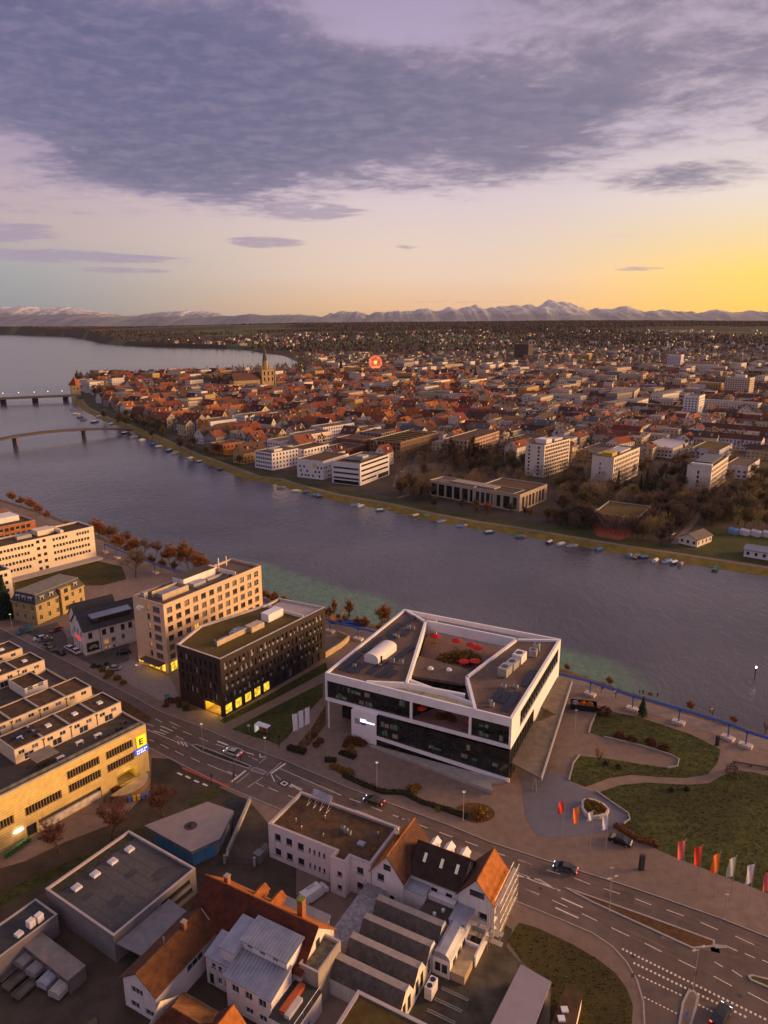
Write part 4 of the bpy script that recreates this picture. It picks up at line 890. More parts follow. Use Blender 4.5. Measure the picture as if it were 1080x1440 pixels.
MB().box(36.2, 2.2, 0, 41, 6.4, .08).build('awning', M('taupe_awning', (.22, .17, .13), .9), r, (0, 0, Hh+2.0))

# ================================================================== white gabled house with the red sign
A0 = G(121, 922); AN = radians(41.3)
r = thing('gabled_house', 'white gabled house with dark roof and red lit sign, left of the hotel', 'house', (*A0, 0), AN)
fr_ = [(1.3, 5.2, 1.3, 1.9, D_st), (5.6, 5.2, 1.3, 1.9, D_st), (8.1, 5.2, 1.3, 1.9, D_st), (11.6, 5.2, 1.2, 1.9, D_st), (6.0, 2.0, 1.5, 1.6, (frame_w, gl_amber, 1, 1)), (8.3, 2.0, 1.4, 1.6, (frame_w, gl2, 2, 1)), (11.6, 2.0, 1.1, 1.7, (frame_w, gl2, 1, 1)), (6.0, .3, .7, .7, AMB), (7.3, .3, .7, .7, AMB), (8.6, .3, .7, .7, D1), (14, 5.2, 1.3, 1.9, D_st)]
le = [(1.6, 5.4, 1.0, 1.9, D1), (4.6, 5.4, 1.0, 1.9, D1), (7.4, 5.4, 1.0, 1.9, D1)]+[(1.2+i*1.9, 1.6, .7, 1.6, D1) for i in range(5)]
gable_walls(r, 18, 10.5, 8.3, 4.6, {0: fr_, 3: le}, white_r, D_st); gable_roof(r, 18, 10.5, 8.3, 4.6, slate, ov=.45)
MB().box(3.2, .8, 9.6, 15.5, 3.2, 11.2).build('shed_dormer', frame_d, r); MB().prism([(3.0, .3), (15.7, .3), (15.7, 3.6), (3.0, 3.6)], 11.2, [11.2+.2]*2+[11.8]*2).build('dormer_roof', zinc, r)
for i in range(3): MB().box(3.6+i*.55, .75, 10.2, 4.0+i*.55, .79, 10.7).build('dormer_window', gl2, r)
MB().box(.5, -.08, .9, 4.3, -.02, 3.9).build('dark_mural', M('mural', (.05, .025, .025), .6, .3), r)
mu = MB()
for k in range(3):
    for i in range(7):
        a0, a1 = radians(20+i*20), radians(20+(i+1)*20); q0, q1 = .75+k*.35, .9+k*.35
        mu.face([(2.6+q0*cos(a0), -.09-.001*k, 1.4+q0*sin(a0)), (2.6+q1*cos(a0), -.09-.001*k, 1.4+q1*sin(a0)), (2.6+q1*cos(a1), -.09-.001*k, 1.4+q1*sin(a1)), (2.6+q0*cos(a1), -.09-.001*k, 1.4+q0*sin(a1))])
mu.build('mural_arcs', white_r, r)
MB().tube((4.9, -.1, 0), (4.9, -.1, 8.2), .07).build('downpipe', frame_d, r)
MB().box(-.12, 3.2, 3.9, -.02, 8.0, 4.75).build('red_sign', M('red_sign', (.9, .03, .02), .5, .05, emit=.7), r)
MB().tube((-.06, 5.25, 10.4), (-.02, 5.25, 10.4), .55, n=14).build('round_emblem', concrete, r)
r2 = thing('gabled_house', 'narrow white gabled wing set back behind the house with the red sign', 'house', (A0[0]-10.6*sin(AN)+1.6*cos(AN), A0[1]+10.6*cos(AN)+1.6*sin(AN), 0), AN)
gable_walls(r2, 13, 7.5, 8.0, 4.2, {3: grid(7.5, 2, 1.0, 1.8, 1.4, 2, 3.6, st=D1)+[(3.3, 7.9-2.2, .001, .001)][:0]}, white_r, D_st); gable_roof(r2, 13, 7.5, 8.0, 4.2, slate, ov=.35)

# ================================================================== yellow mansard villa
r = thing('villa', 'ochre villa with slate mansard roof and dormers behind the car park', 'house', (-119.0, 226.6, 0), radians(66))
vil = M('ochre_render', (.42, .30, .13), .85, .08, .5, 6, big=.1)
W, D = 21, 11.5
fo = grid(W, 6, 1.1, 1.8, 1.2, 2, 3.5, st=W_st); poly_walls(r, rect(W, D), 7.2, {0: fo, 3: grid(D, 3, 1.1, 1.8, 1.2, 2, 3.5, st=W_st)}, vil, W_st, .2)
ring = [rect(W, D), inset(rect(W, D), 1.1), inset(rect(W, D), 1.15)]
b = MB(); lo = inset(rect(W, D), -.3); hi = inset(rect(W, D), 1.1)
for i in range(4): j = (i+1) % 4; b.face([(*lo[i], 7.2), (*lo[j], 7.2), (*hi[j], 10.2), (*hi[i], 10.2)])
b.build('mansard_roof', slate, r); MB().prism(inset(rect(W, D), 1.0), 10.2, 10.5).build('roof', M('felt_roof', (.21, .18, .15), .9, .15), r)
MB().prism(inset(rect(W, D), -.35), 6.95, 7.25).build('cornice', vil, r)
def dormer(x, y, an):
    o = MB().box(-.75, -.1, 0, .75, 1.0, 1.7).prism([(-.95, -.3), (.95, -.3), (.95, 1.1), (-.95, 1.1)], 1.7, 1.85).build('dormer', M('dormer_grey', (.42, .40, .38), .7), r, (x, y, 7.7), an); MB().box(-.45, -.13, .3, .45, -.105, 1.4).build('dormer_window', gl, o)
for x in (3, 7, 17.5): dormer(x, .25, 0)
for y in (2.8, 5.7, 8.6): dormer(.25, y, -pi/2)
MB().box(10, -.9, 0, 14.5, .5, 9.6).build('bay', vil, r)
for z in (1.2, 4.7, 7.6): MB().box(11.4, -.93, z, 13.1, -.902, z+1.6).build('bay_window', gl, r)

# ================================================================== long white office at the left edge
AN = radians(50.2); A0 = (-127.3, 299.5); Lw = 74.0
r = thing('office_block', 'long cream riverside office with rows of small dark windows at the left edge', 'building', (A0[0]-Lw*cos(AN), A0[1]-Lw*sin(AN), 0), AN)
def ribbon(x0, x1, z, n, h_=1.15):
    p_ = (x1-x0)/n; return [(x0+i*p_+.12, z, p_*.72, h_, W1 if i % 3 == 1 else D1) for i in range(n)]
oo = []
for f in range(4): oo += ribbon(Lw-18.5+(.0 if f < 3 else 0), Lw-2.2, 3.3+f*2.9, 12)
oo = [o for o in oo if not (o[1] > 11.5 and o[0] > Lw-12)]+ribbon(Lw-8, Lw-2, 12.0, 5)
for f in range(4): oo += ribbon(Lw-48, Lw-28+2*(f % 2), 3.0+f*2.9, 16)
for f in range(5): oo += [(Lw-25.2, .9+f*2.9, 1.4, 1.2, D_st), (Lw-22.6, .9+f*2.9, 1.4, 1.2, D_st)]
poly_walls(r, rect(Lw, 13), 14.4, {0: oo, 1: ribbon(1, 12, 3.3, 6)+ribbon(1, 12, 6.2, 6)+ribbon(1, 12, 9.1, 6)}, M('ivory_render', (.74, .62, .47), .8, .05, .4, big=.06), D1, .18)
flat_roof(r, rect(Lw, 13), 14.4, .6, gravelbrown, M('coping_ivory', (.60, .52, .44), .7))
MB().box(Lw-22, 5, 13.9, Lw-15, 11, 16.0).build('lift_house', M('ivory_render'), r); MB().box(Lw-14, 1.5, 13.9, Lw-12.6, 11.5, 15.3).build('terrace_wall', M('ivory_render'), r); MB().box(Lw-30, 6, 13.9, Lw-24, 8.5, 15.2).build('ventilation_unit', metal_l, r)
MB().box(-.3, -4.5, 0, Lw+.6, -.02, .7).build('terrace', M('pale_terrace'), r)
A1 = G(21, 846); r = thing('office_block', 'lower cream wing in front of the long cream office, cut by the left edge', 'building', (A1[0]-30*cos(AN), A1[1]-30*sin(AN), 0), AN)
oo = []
for f in range(4): oo += ribbon(1, 29, 1.5+f*3.0, 18)
poly_walls(r, rect(30, 14), 12.8, {0: oo}, M('ivory_render'), D1, .18); flat_roof(r, rect(30, 14), 12.8, .5, gravelbrown, M('coping_ivory'))
A1 = G(52, 752); r = thing('brick_building', 'low brick and grey riverside building behind the long cream office', 'building', (A1[0]-60*cos(AN), A1[1]-60*sin(AN), 0), AN)
brick = M('orange_brick', (.36, .13, .06), .85, .2, 1.2, 6)
poly_walls(r, rect(60, 34), 7.5, {0: ribbon(2, 58, 1.5, 22, 1.8)+ribbon(2, 58, 4.7, 22, 1.6), 1: ribbon(2, 30, 4.5, 9, 1.8)}, brick, D1, .2); flat_roof(r, rect(60, 34), 7.5, .6, gravelbrown, M('coping_grey'))
MB().box(34, 8, 6.9, 56, 18, 9.5).build('roof_storey', M('white_render'), r); MB().box(20, 22, 6.9, 58, 30, 8.6).build('roof_storey', brick, r); MB().box(36, 24, 8.61, 50, 28, 9.2).build('roof_light', zinc, r)
# ================================================================== the block of buildings below the road
F0 = (-22.2, 116.4); FA = radians(-28.2)
def F(x, y, z=0.0): return (F0[0]+x*cos(FA)-y*sin(FA), F0[1]+x*sin(FA)+y*cos(FA), z)
def fthing(name, label, cat, x, y, rz=0.0): return thing(name, label, cat, F(x, y), FA+rz)
lilac_w = M('cool_white_render', (.74, .65, .64), .85, .06, .5, 6, big=.1, streak=.22)
pcop = M('coping_pink_grey', (.42, .36, .35), .7, .1)
# ---- white flat-roofed office
r = fthing('flat_roofed_office', 'white two-storey office with brown gravel flat roof and rack of panels beside the road', 'building', 0, 0)
pts = [(0, 0), (15.2, 0), (15.2, -1.85), (18.3, -1.85), (18.3, 0), (22.5, 0), (22.5, 11.1), (0, 11.1)]
o0 = [(1.5+i*2.65, z, 1.35, 1.5, D_st) for i in range(3) for z in (1.2, 4.5)]+[(9.3+i*1.05, z, .42, 1.0, D1) for i in range(4) for z in (1.5, 4.8)]
poly_walls(r, pts, 7.5, {0: o0, 2: [(1.5, 1.3, .9, 1.0, D1), (1.5, 4.2, .9, 1.0, D1)], 4: [(1.4, 1.3, 1.3, 1.4, D_st), (1.4, 4.6, 1.3, 1.4, D_st)], 7: grid(11.1, 4, 1.3, 1.4, 1.2, 2, 3.3, st=D_st)}, lilac_w, D_st, .2)
flat_roof(r, pts, 7.5, .45, gravelbrown, pcop, .05, .5)
for i in range(4):
    k = put('solar_rack', None, r, (3.2+i*1.55, 9.3-.1*i, 7.06)); MB().tube((0, 1.0, 0), (0, 1.6, 2.2), .05).tube((0, -.9, 0), (0, 1.6, 2.2), .05).tube((0, -.9, 0), (0, 1.0, .05), .05).build('strut', metal_l, k)
    if i < 3: MB().face([(.05, .95, 1.0), (1.5, .95, 1.0), (1.5, 1.65, 2.35), (.05, 1.65, 2.35)]).face([(.05, 1.67, 2.35), (1.5, 1.67, 2.35), (1.5, .97, 1.0), (.05, .97, 1.0)]).build('panel', M('panel_back', (.40, .38, .42), .4), k)
for x, y, s in ((13.2, 5.8, .7), (14.1, 5.5, .7), (15.0, 5.3, .6)): u_ = MB().box(-s/2, -s/2, 0, s/2, s/2, .8).build('ventilation_unit', metal_l, r, (x, y, 7.06)); MB().tube((0, 0, .8), (0, 0, .9), s*.36, n=10).build('fan', metal_d, u_)
MB().box(17.6, 3.4, 7.06, 19.0, 4.6, 7.45).build('skylight', zinc, r)
MB().tube((14.0, -.35, 0), (14.0, -.35, 2.6), .04).tube((14.5, -.35, 0), (14.5, -.35, 2.6), .04).build('ladder', metal_l, r)
# ---- H-shaped house with two tiled cross wings
r = fthing('gabled_house', 'white house with brown main roof between two tiled cross gables, fronting the road', 'house', 22.7, 0)
pl_ = white_r
def sub_gable(x0, y0, W, D, eave, rise, ops, axis, m1, m2, name):
    k = put(name, None, r, (x0, y0, 0)); b = MB(); n = 4; pts = rect(W, D)
    for i in range(n):
        p, q = pts[i], pts[(i+1) % n]; L = hypot(q[0]-p[0], q[1]-p[1]); a = atan2(q[1]-p[1], q[0]-p[0]); o = ops.get(i, [])
        facade(b, (p[0], p[1], 0), a, L, eave, o, .2)
        for w__ in o:
            me = win_mesh(w__[2], w__[3], .2, w__[4][2], w__[4][3], w__[4][0], w__[4][1]); loc = (p[0]+cos(a)*w__[0], p[1]+sin(a)*w__[0], w__[1])
            put('window', me[0], k, loc, a); put('window_pane', me[1], k, loc, a)
    ze, zr = eave, eave+rise
    if axis == 'x': b.face([(0, D, ze), (0, 0, ze), (0, D/2, zr)]); b.face([(W, 0, ze), (W, D, ze), (W, D/2, zr)])
    else: b.face([(0, 0, ze), (W, 0, ze), (W/2, 0, zr)]); b.face([(W, D, ze), (0, D, ze), (W/2, D, zr)])
    b.build('wall', pl_, k); gable_roof(k, W, D, eave, rise, m1, axis, .35, .16, m2); return k
k1 = sub_gable(0, 0, 6.2, 10.8, 6.6, 4.0, {0: [(1.0, 2.2, 1.0, 1.2, D_st), (3.6, .8, .9, 1.9, D1), (1.2, 5.0, 1.3, 1.4, D_st)], 2: [(1.2, 4.2, 1.2, 1.4, D_st), (3.8, 4.2, 1.2, 1.4, D_st)]}, 'y', tile_br, tile_lit, 'left_wing')
MB().face([(2.4, -.03, 7.6), (3.8, -.03, 7.6), (3.8, -.03, 8.8), (2.4, -.03, 8.8)]).build('gable_window', gl, k1)
k2 = sub_gable(6.2, 3.0, 9.4, 7.4, 6.4, 3.6, {0: [(1.0, 3.4, 1.2, 1.5, D_st), (4.0, 3.4, 1.2, 1.5, D_st), (6.8, 3.4, 1.2, 1.5, D_st)]}, 'x', M('dark_brown_tiles', (.045, .024, .018), .85, .3, .9, 6, rows=.26), tile_br, 'main_range')
for x in (1.6, 4.8, 7.7): MB().prism([(x, 1.5), (x+.55, 1.5), (x+.55, 2.6), (x, 2.6)], 0, [8.05, 8.05, 9.12, 9.12]).build('rooflight', M('rooflight_glass', (.62, .60, .40), .3, .1, emit=.12), k2)
for x in (1.8, 4.6, 7.6):
    dk = put('gable_dormer', None, k2, (x, 6.3, 7.2)); MB().box(-.7, -.9, 0, .7, 1.0, 1.0).build('wall', white_r, dk); MB().prism([(-.9, -1.2), (.9, -1.2), (.9, 1.2), (-.9, 1.2)], 1.0, 1.02).face([(-.9, -1.3, 1), (0, -1.3, 1.9), (0, 1.3, 1.9), (-.9, 1.3, 1)]).face([(.9, 1.3, 1), (0, 1.3, 1.9), (0, -1.3, 1.9), (.9, -1.3, 1)]).face([(-.9, 1.2, 1), (.9, 1.2, 1), (0, 1.2, 1.9)]).face([(.9, -1.2, 1), (-.9, -1.2, 1), (0, -1.2, 1.9)]).build('roof', white_r, dk)
k3 = sub_gable(15.6, 2.4, 6.4, 8.0, 6.6, 3.9, {0: [(1.2, 3.0, 1.6, 1.3, D_st), (3.6, 3.0, 1.6, 1.3, D_st)], 1: [(1.2, 1.0, 1.2, 1.6, W_st), (4.4, 1.0, 1.2, 1.6, W_st), (1.2, 4.2, 1.2, 1.6, W_st), (4.4, 4.2, 1.2, 1.6, W_st)]}, 'y', tile_lit, tile_br, 'right_wing')  # right slope carries sunlight, left slope shade, in the tile colour
MB().box(2.0, -.04, 7.0, 4.6, -.005, 8.2).build('gable_window', gl, k3)
MB().box(5.2, .4, 0, 10.0, 2.98, 4.9).build('porch', white_r, r); MB().box(5.1, .3, 4.9, 10.1, 2.98, 5.05).build('porch_roof', zinc, r)
MB().box(10.0, -3.8, 0, 15.5, 2.98, 3.3, 0).build('terrace_block', darkdeck, r)
for x, y in ((12.6, -.8), (13.6, .6)): MB().tube((x, y, 3.3), (x, y, 3.7), .35, .3, 8).build('roof_vent', white_r, r)
MB().box(15.6, -1.6, 0, 18.6, 2.35, 4.4).build('balcony_block', white_r, r); MB().box(15.5, -1.7, 4.4, 18.7, 2.35, 4.55).build('balcony_roof', zinc, r)
MB().box(10.2, 1.8, 3.31, 15.2, 2.9, 4.3).build('balustrade', white_r, r)
# ---- scaffolding
r = fthing('scaffolding', 'pale metal scaffolding with plank lifts on the right end of the twin-gabled house', 'scaffolding', 44.9, 1.8)
pole = MB().tube((0, 0, 0), (0, 0, 8.6), .05, n=5).mesh('upright', [metal_l]); plank = MB().box(0, 0, 0, .95, 2.4, .06).mesh('plank', [M('scaffold_plank', (.46, .38, .30), .8)])
for j in range(5):
    for x in (0, 1.0): put('upright', pole, r, (x+.2, j*2.4-.6, 0))
for lv in range(4):
    for j in range(4): put('plank', plank, r, (.22, j*2.4-.6, 1.9+lv*2.0))
    MB().tube((.2, -.7, 2.9+lv*2), (.2, 9.2, 2.9+lv*2), .035, n=4).tube((1.2, -.7, 2.9+lv*2), (1.2, 9.2, 2.9+lv*2), .035, n=4).build('guard_rail', metal_l, r)
for j in range(4): MB().tube((1.22, j*2.4-.6, .2+j*1.6), (1.22, j*2.4+1.8, 2.2+j*1.6), .03, n=4).build('brace', metal_l, r)
for j in range(3):
    for x in (0, 1): put('upright', pole, r, (-4.2+j*2.0, -1.2-x, 0))
    put('plank', plank, r, (-4.2+j*2.0, -1.3, 2.0), -pi/2); put('plank', plank, r, (-4.2+j*2.0, -1.3, 4.0), -pi/2)
# ---- saw-tooth hall
r = fthing('saw_tooth_hall', 'workshop hall with five dark ribbed saw-tooth roofs and a sunlit white end wall', 'building', 26.0, -19.2)
ribm = M('ribbed_fibre_cement', (.10, .085, .072), .9, .3, 1.2, 6); palest = M('pale_roof_strip', (.36, .29, .24), .85, .12, .8, 6)
Wt, pit = 12.2, 4.4; n = 4
wallb = MB()
for i in range(n):
    y0 = i*pit; pf = [(y0, 0), (y0, 3.0), (y0+1.7, 5.2), (y0+2.9, 5.3), (y0+pit, 3.0), (y0+pit, 0)]
    o = put('roof_tooth', None, r, (0, y0, 0))
    b = MB(); nr = 24
    for j in range(nr):
        x0, x1 = Wt*j/nr, Wt*(j+1)/nr; xm = (x0+x1)/2; e = .07
        for xa, xb, ya, yb in ((x0, xm, -e, 0), (xm, x1, 0, -e)): b.face([(xa, ya, 3.0), (xb, yb, 3.0), (xb, 1.7+yb, 5.2), (xa, 1.7+ya, 5.2)])
    b.build('ribbed_slope', ribm, o); MB().face([(0, 1.7, 5.21), (Wt, 1.7, 5.21), (Wt, 2.9, 5.31), (0, 2.9, 5.31)]).face([(0, 2.9, 5.31), (Wt, 2.9, 5.31), (Wt, pit, 3.0), (0, pit, 3.0)]).build('pale_slope', palest, o)
    wallb.face([(Wt, y, z) for y, z in pf]); wallb.face([(0, y, z) for y, z in pf][::-1])
    for q in range(2): MB().box(Wt-.01, .7+q*1.7, .9, Wt+.05, 1.6+q*1.7, 3.4).build('end_window', gl, r, (0, y0, 0))
    MB().box(Wt-.02, 0, 5.3, Wt+.12, 1.2, 5.42).build('verge_cap', white_r, r, (0, y0+1.7, 0))
wallb.face([(0, 0, 0), (Wt, 0, 0), (Wt, 0, 3), (0, 0, 3)]); wallb.build('wall', M('warm_white_render', (.72, .64, .56), .85, .08, .6, 6, streak=.25), r)
r = fthing('low_flat_annex', 'low flat annex with mottled mossy grey roof between white office and saw-tooth hall', 'building', 21.7, -13.0)
MB().box(0, 0, 0, 4.25, 13.0, 3.2).build('wall', lilac_w, r); MB().prism(rect(4.25, 13.0), 3.2, 3.35).build('roof', M('mossy_zinc', (.30, .27, .29), .8, .35, 1.6, 7, col2=(.42, .38, .40), big=.3), r)
MB().tube((-.1, 0, 3.9), (-.1, 13, 3.9), .04).build('rail', metal_d, r)
r = fthing('annex', 'narrow white annex with curved zinc roof along the right side of the saw-tooth hall', 'building', 38.35, -8.3)
MB().box(0, 0, 0, 3.0, 9.6, 3.4).build('wall', white_r, r)
b = MB(); zz = [(0, 3.4), (.25, 4.2), (.8, 4.6), (2.2, 4.5), (2.7, 4.1), (3.05, 3.4)]
for (x0, z0), (x1, z1) in zip(zz, zz[1:]): b.face([(x0, 0, z0), (x1, 0, z1), (x1, 9.6, z1), (x0, 9.6, z0)])
b.face([(x, 0, z) for x, z in zz][::-1]); b.build('roof', zinc, r)
for y in (1.2, 3.2, 5.2): MB().box(3.0, y, .9, 3.04, y+1.2, 2.6).build('window', gl, r)
for i in range(2): MB().box(.5+i*1.15, -.04, .9, 1.4+i*1.15, -.005, 2.5).build('window', gl, r)
MB().box(3.06, .2, 0, 5.4, 6.0, 1.6).build('lean_to', M('sand_deck'), r); MB().box(5.5, 4.0, 0, 5.8, 10.0, 2.2).build('yard_wall', white_r, r); MB().box(3.1, 6.1, 0, 5.4, 6.4, 2.2).build('yard_wall', white_r, r)
r = fthing('sedum_roofed_block', 'flat block with rusty brown sedum roof and pale coping at the bottom edge', 'building', 31.8, -33.0)
MB().box(0, 0, 0, 12, 12.6, 4.8).build('wall', concrete, r); flat_roof(r, rect(12, 12.6), 5.0, .12, M('rusty_sedum', (.12, .055, .015), .95, .4, .7, 8, col2=(.09, .075, .02)), pcop, .05, .5)
r = fthing('parapet_block', 'small grey block with mossy roof behind a high parapet, between red house and hall', 'building', 22.6, -22.2)
poly_walls(r, rect(3.4, 6.4), 6.9, None, M('grey_render', (.30, .25, .22), .85, .12), D1); flat_roof(r, rect(3.4, 6.4), 6.9, .5, M('mossy_roof', (.14, .12, .085), .95, .4, 1.5, 7), pcop, .04, .28)
r = fthing('roof_terrace_block', 'low block with railed roof terrace carrying a red and white long rooflight', 'building', 22.2, -29.2)
MB().box(0, 0, 0, 4.4, 6.9, 3.8).build('wall', lilac_w, r); MB().prism(inset(rect(4.4, 6.9), -.1), 3.8, 3.95).build('roof', M('felt_dark', (.05, .05, .05), .9), r)
MB().box(1.0, 1.0, 3.95, 2.0, 6.2, 4.7).build('rooflight', M('rust_red', (.40, .09, .035), .7), r); MB().box(2.02, .8, 3.95, 2.9, 4.2, 4.6).build('rooflight', M('worn_white', (.50, .46, .44), .6), r)
for x in (.1, 4.25): MB().tube((x, .1, 4.9), (x, 6.8, 4.9), .04).build('rail', metal_l, r)
for i in range(4):
    for x in (.1, 4.25): MB().tube((x, .1+i*2.2, 3.9), (x, .1+i*2.2, 4.9), .03, n=5).build('post', metal_l, r)
MB().box(4.42, 1.2, 0, 4.9, 3.0, 3.0).build('door_bay', zinc, r)
# ---- big red-roofed house
r = fthing('red_roofed_house', 'large house with steep dark red tiled roof, orange sunlit far slope and brick chimney', 'house', .9, -22.6)
gable_walls(r, 22.2, 9.4, 5.6, 4.5, {1: [(1.5, 3.0, 1.2, 1.5, W_st), (5.5, 3.0, 1.2, 1.5, W_st)]}, M('warm_white_render'), W_st); gable_roof(r, 22.2, 9.4, 5.6, 4.5, tile_shade, 'x', .3, .2, tile_lit)  # near slope darker, far slope brighter: light and shade put into the tiles
MB().box(22.22, 4.2, 6.4, 22.26, 5.2, 7.8).build('gable_window', gl, r)
chb = M('chimney_brick', (.30, .11, .045), .85, .25, 3.0, 6)
ch = MB().box(17.6, 5.9, 8.0, 18.6, 6.9, 12.0).build('chimney', chb, r); MB().box(17.5, 5.8, 12.0, 18.7, 7.0, 12.2).build('cap', M('moss_cap', (.16, .17, .05), .9), ch)
for x in (8.8, 12.2):
    k = put('dormer', None, r, (x, 7.4, 7.2)); MB().box(-.8, -1.2, 0, .8, 1.6, .9).build('wall', tile_lit, k); MB().face([(-1, -1.8, .9), (0, -1.8, 1.8), (0, 1.8, 1.8), (-1, 1.8, .9)]).face([(0, -1.8, 1.8), (1, -1.8, .9), (1, 1.8, .9), (0, 1.8, 1.8)]).face([(-1, -1.8, .9), (1, -1.8, .9), (0, -1.8, 1.8)]).build('roof', tile_lit, k)
r = fthing('grey_annex', 'pale grey low-pitched annex roof behind the red-roofed house chimney', 'building', 10.4, -13.0)
MB().box(0, 0, 0, 9.8, 3.0, 3.6).build('wall', M('warm_white_render'), r); MB().prism(inset(rect(9.8, 3.0), -.15), 3.6, [3.75, 3.75, 4.1, 4.1]).build('roof', M('grey_felt', (.27, .25, .25), .85, .12), r)
# ---- front wing with brown roof
r = fthing('gabled_house', 'white gable-ended wing with rusty brown tiled roof at lower left', 'house', -.3, -35.4)
gable_walls(r, 6.6, 13.2, 5.4, 2.4, {0: [(1.6, 3.4, 2.4, 1.3, (frame_w, gl, 3, 1)), (1.2, .5, 1.8, 1.3, W_st), (4.2, .5, 1.8, 1.3, W_st)], 1: [(6.5, 2.9, 3.6, 1.4, (frame_w, gl, 3, 1))]}, lilac_w, W_st, 'y'); gable_roof(r, 6.6, 13.2, 5.4, 2.4, M('rust_tiles', (.115, .042, .014), .85, .3, .9, 7, rows=.24, big=.2), 'y', .35, .18, tile_br)
MB().box(-.03, .6, .6, -.005, .9, 1.2).build('wall_box', redum, r)
MB().tube((3.3, 13.5, 7.9), (5.2, 13.3, 6.6), .08).build('valley_gutter', metal_l, r)
# ---- middle white wing with zinc roofs
r = fthing('zinc_roofed_wing', 'white wing with stepped lilac-grey zinc roofs in front of the red-roofed house', 'building', 13.6, -28.4)
poly_walls(r, rect(8.4, 5.0), 6.0, {0: [(1.0, 3.6, 1.4, 1.5, W_st), (3.5, 3.6, 1.4, 1.5, W_st), (6.0, 3.6, 1.4, 1.5, W_st), (3.5, 1.0, 1.4, 1.2, W_st), (6.0, 1.0, 1.4, 1.2, W_st)]}, lilac_w, W_st, .2)
MB().prism([(-.3, -.35), (8.7, -.35), (8.7, 5.0), (-.3, 5.0)], [5.95, 5.95, 7.3, 7.3], [6.1, 6.1, 7.45, 7.45]).build('lower_roof', zinc, r)
MB().face([(8.4, 0, 6), (8.4, 5, 6), (8.4, 5, 7.3)]).build('gable', lilac_w, r)
poly_walls(r, [(-.2, 4.2), (8.2, 4.2), (8.2, 8.2), (-.2, 8.2)], 2.3, {0: [(1.0+i*2.4, 1.35, 1.0, .7, W_st) for i in range(3)]}, white_r, W_st, .12, 6.4, 'upper_wall'); MB().prism([(-.4, 3.9), (8.5, 3.9), (8.5, 8.6), (-.4, 8.6)], [8.65, 8.65, 9.3, 9.3], [8.8, 8.8, 9.45, 9.45]).build('upper_roof', zinc, r)
r = fthing('zinc_roofed_wing', 'small white stair wing with zinc roof between brown-roofed wing and stepped zinc roofs', 'building', 8.0, -26.6)
poly_walls(r, rect(5.4, 4.2), 5.2, {0: [(.5, .1, .9, 2.1, D1), (2.2, .9, .8, 1.3, W_st), (3.6, .9, .8, 1.3, W_st), (1.2, 3.7, .7, .8, D1), (2.5, 3.7, .7, .8, D1), (3.8, 3.7, .7, .8, D1)]}, lilac_w, W_st, .2); MB().prism([(-.2, -.2), (5.5, -.2), (5.5, 4.2), (-.2, 4.2)], [5.2, 5.2, 6.3, 6.3], [5.35, 5.35, 6.45, 6.45]).build('roof', zinc, r)
MB().box(2.6, .6, 5.3, 5.3, 5.2, 7.6).build('upper_wall', lilac_w, r); MB().prism([(2.4, .4), (5.5, .4), (5.5, 6.4), (2.4, 6.4)], [7.6, 7.6, 8.6, 8.6], [7.75, 7.75, 8.75, 8.75]).build('upper_roof', zinc, r)
# ---- orange roofs at the very bottom
r = fthing('orange_roofed_house', 'house with hipped red tiled roof and orange sunlit far slope cut by the bottom edge', 'house', 8.4, -40.5)
gable_walls(r, 9.6, 8.4, 3.4, 3.0, {}, M('warm_white_render'), W_st); gable_roof(r, 9.6, 8.4, 3.4, 3.0, tile_shade, 'x', .4, .18, M('sunlit_burnt_orange_tiles', (.25, .105, .03), .85, .3, .9, 7, rows=.26), hip=2.6)  # sunlight on the far slope is put into a brighter orange
r = fthing('orange_roofed_house', 'small steep tiled roof with sunlit orange slope beside the hipped red roof at the bottom edge', 'house', 16.0, -37.5)
gable_walls(r, 4.6, 5.0, 4.6, 2.4, {}, M('warm_white_render'), W_st, 'y'); gable_roof(r, 4.6, 5.0, 4.6, 2.4, tile_lit, 'y', .3, .18, tile_shade)
# ---- warehouse, lean-to, sheds
A0 = (-43.3, 92.7); AN = radians(57.4)
r = thing('warehouse', 'grey flat-roofed warehouse with four white rooflights beside the supermarket lane', 'building', (*A0, 0), AN)
gw_ = M('warehouse_render', (.21, .182, .182), .85, .1); wst = (frame_d, gl, 4, 1)
poly_walls(r, rect(17.4, 18.3), 5.3, {0: [(9.5, 3.2, 6.4, .9, wst), (9.5, 1.2, 6.8, .9, wst)]}, gw_, wst, .15); flat_roof(r, rect(17.4, 18.3), 5.3, .35, M('grey_gravel', (.088, .080, .080), .9, .18, 1.4, 7, big=.35), pcop, .05, .35)
for i in range(4):
    o = MB().box(-.7, -.7, 0, .7, .7, .35).build('skylight', M('dome_white'), r, (3.2+i*3.7, 14.2, 4.96)); MB().box(-.5, -.5, .35, .5, .5, .45).build('dome', M('dome_grey', (.5, .48, .5), .3), o)
r = thing('lean_to_shed', 'open lean-to with pale grey felt roof attached to the warehouse', 'shed', (A0[0]+.1, A0[1]-.1, 0), AN)
MB().prism([(1.2, -5.4), (11.2, -4.2), (11.0, -.06), (.2, -.06)], [3.2, 3.2, 3.7, 3.7], [3.35, 3.35, 3.85, 3.85]).build('roof', M('pale_felt', (.22, .20, .20), .9, .15, .8), r)
for x, y in ((1.6, -5.0), (6, -4.6), (10.6, -4.0)): MB().tube((x, y, 0), (x, y, 3.25), .1).build('post', metal_d, r)
r = thing('storage_shed', 'dark flat-roofed shed with white roof units at the left bottom edge', 'shed', (-61.2, 88.6, 0), AN)
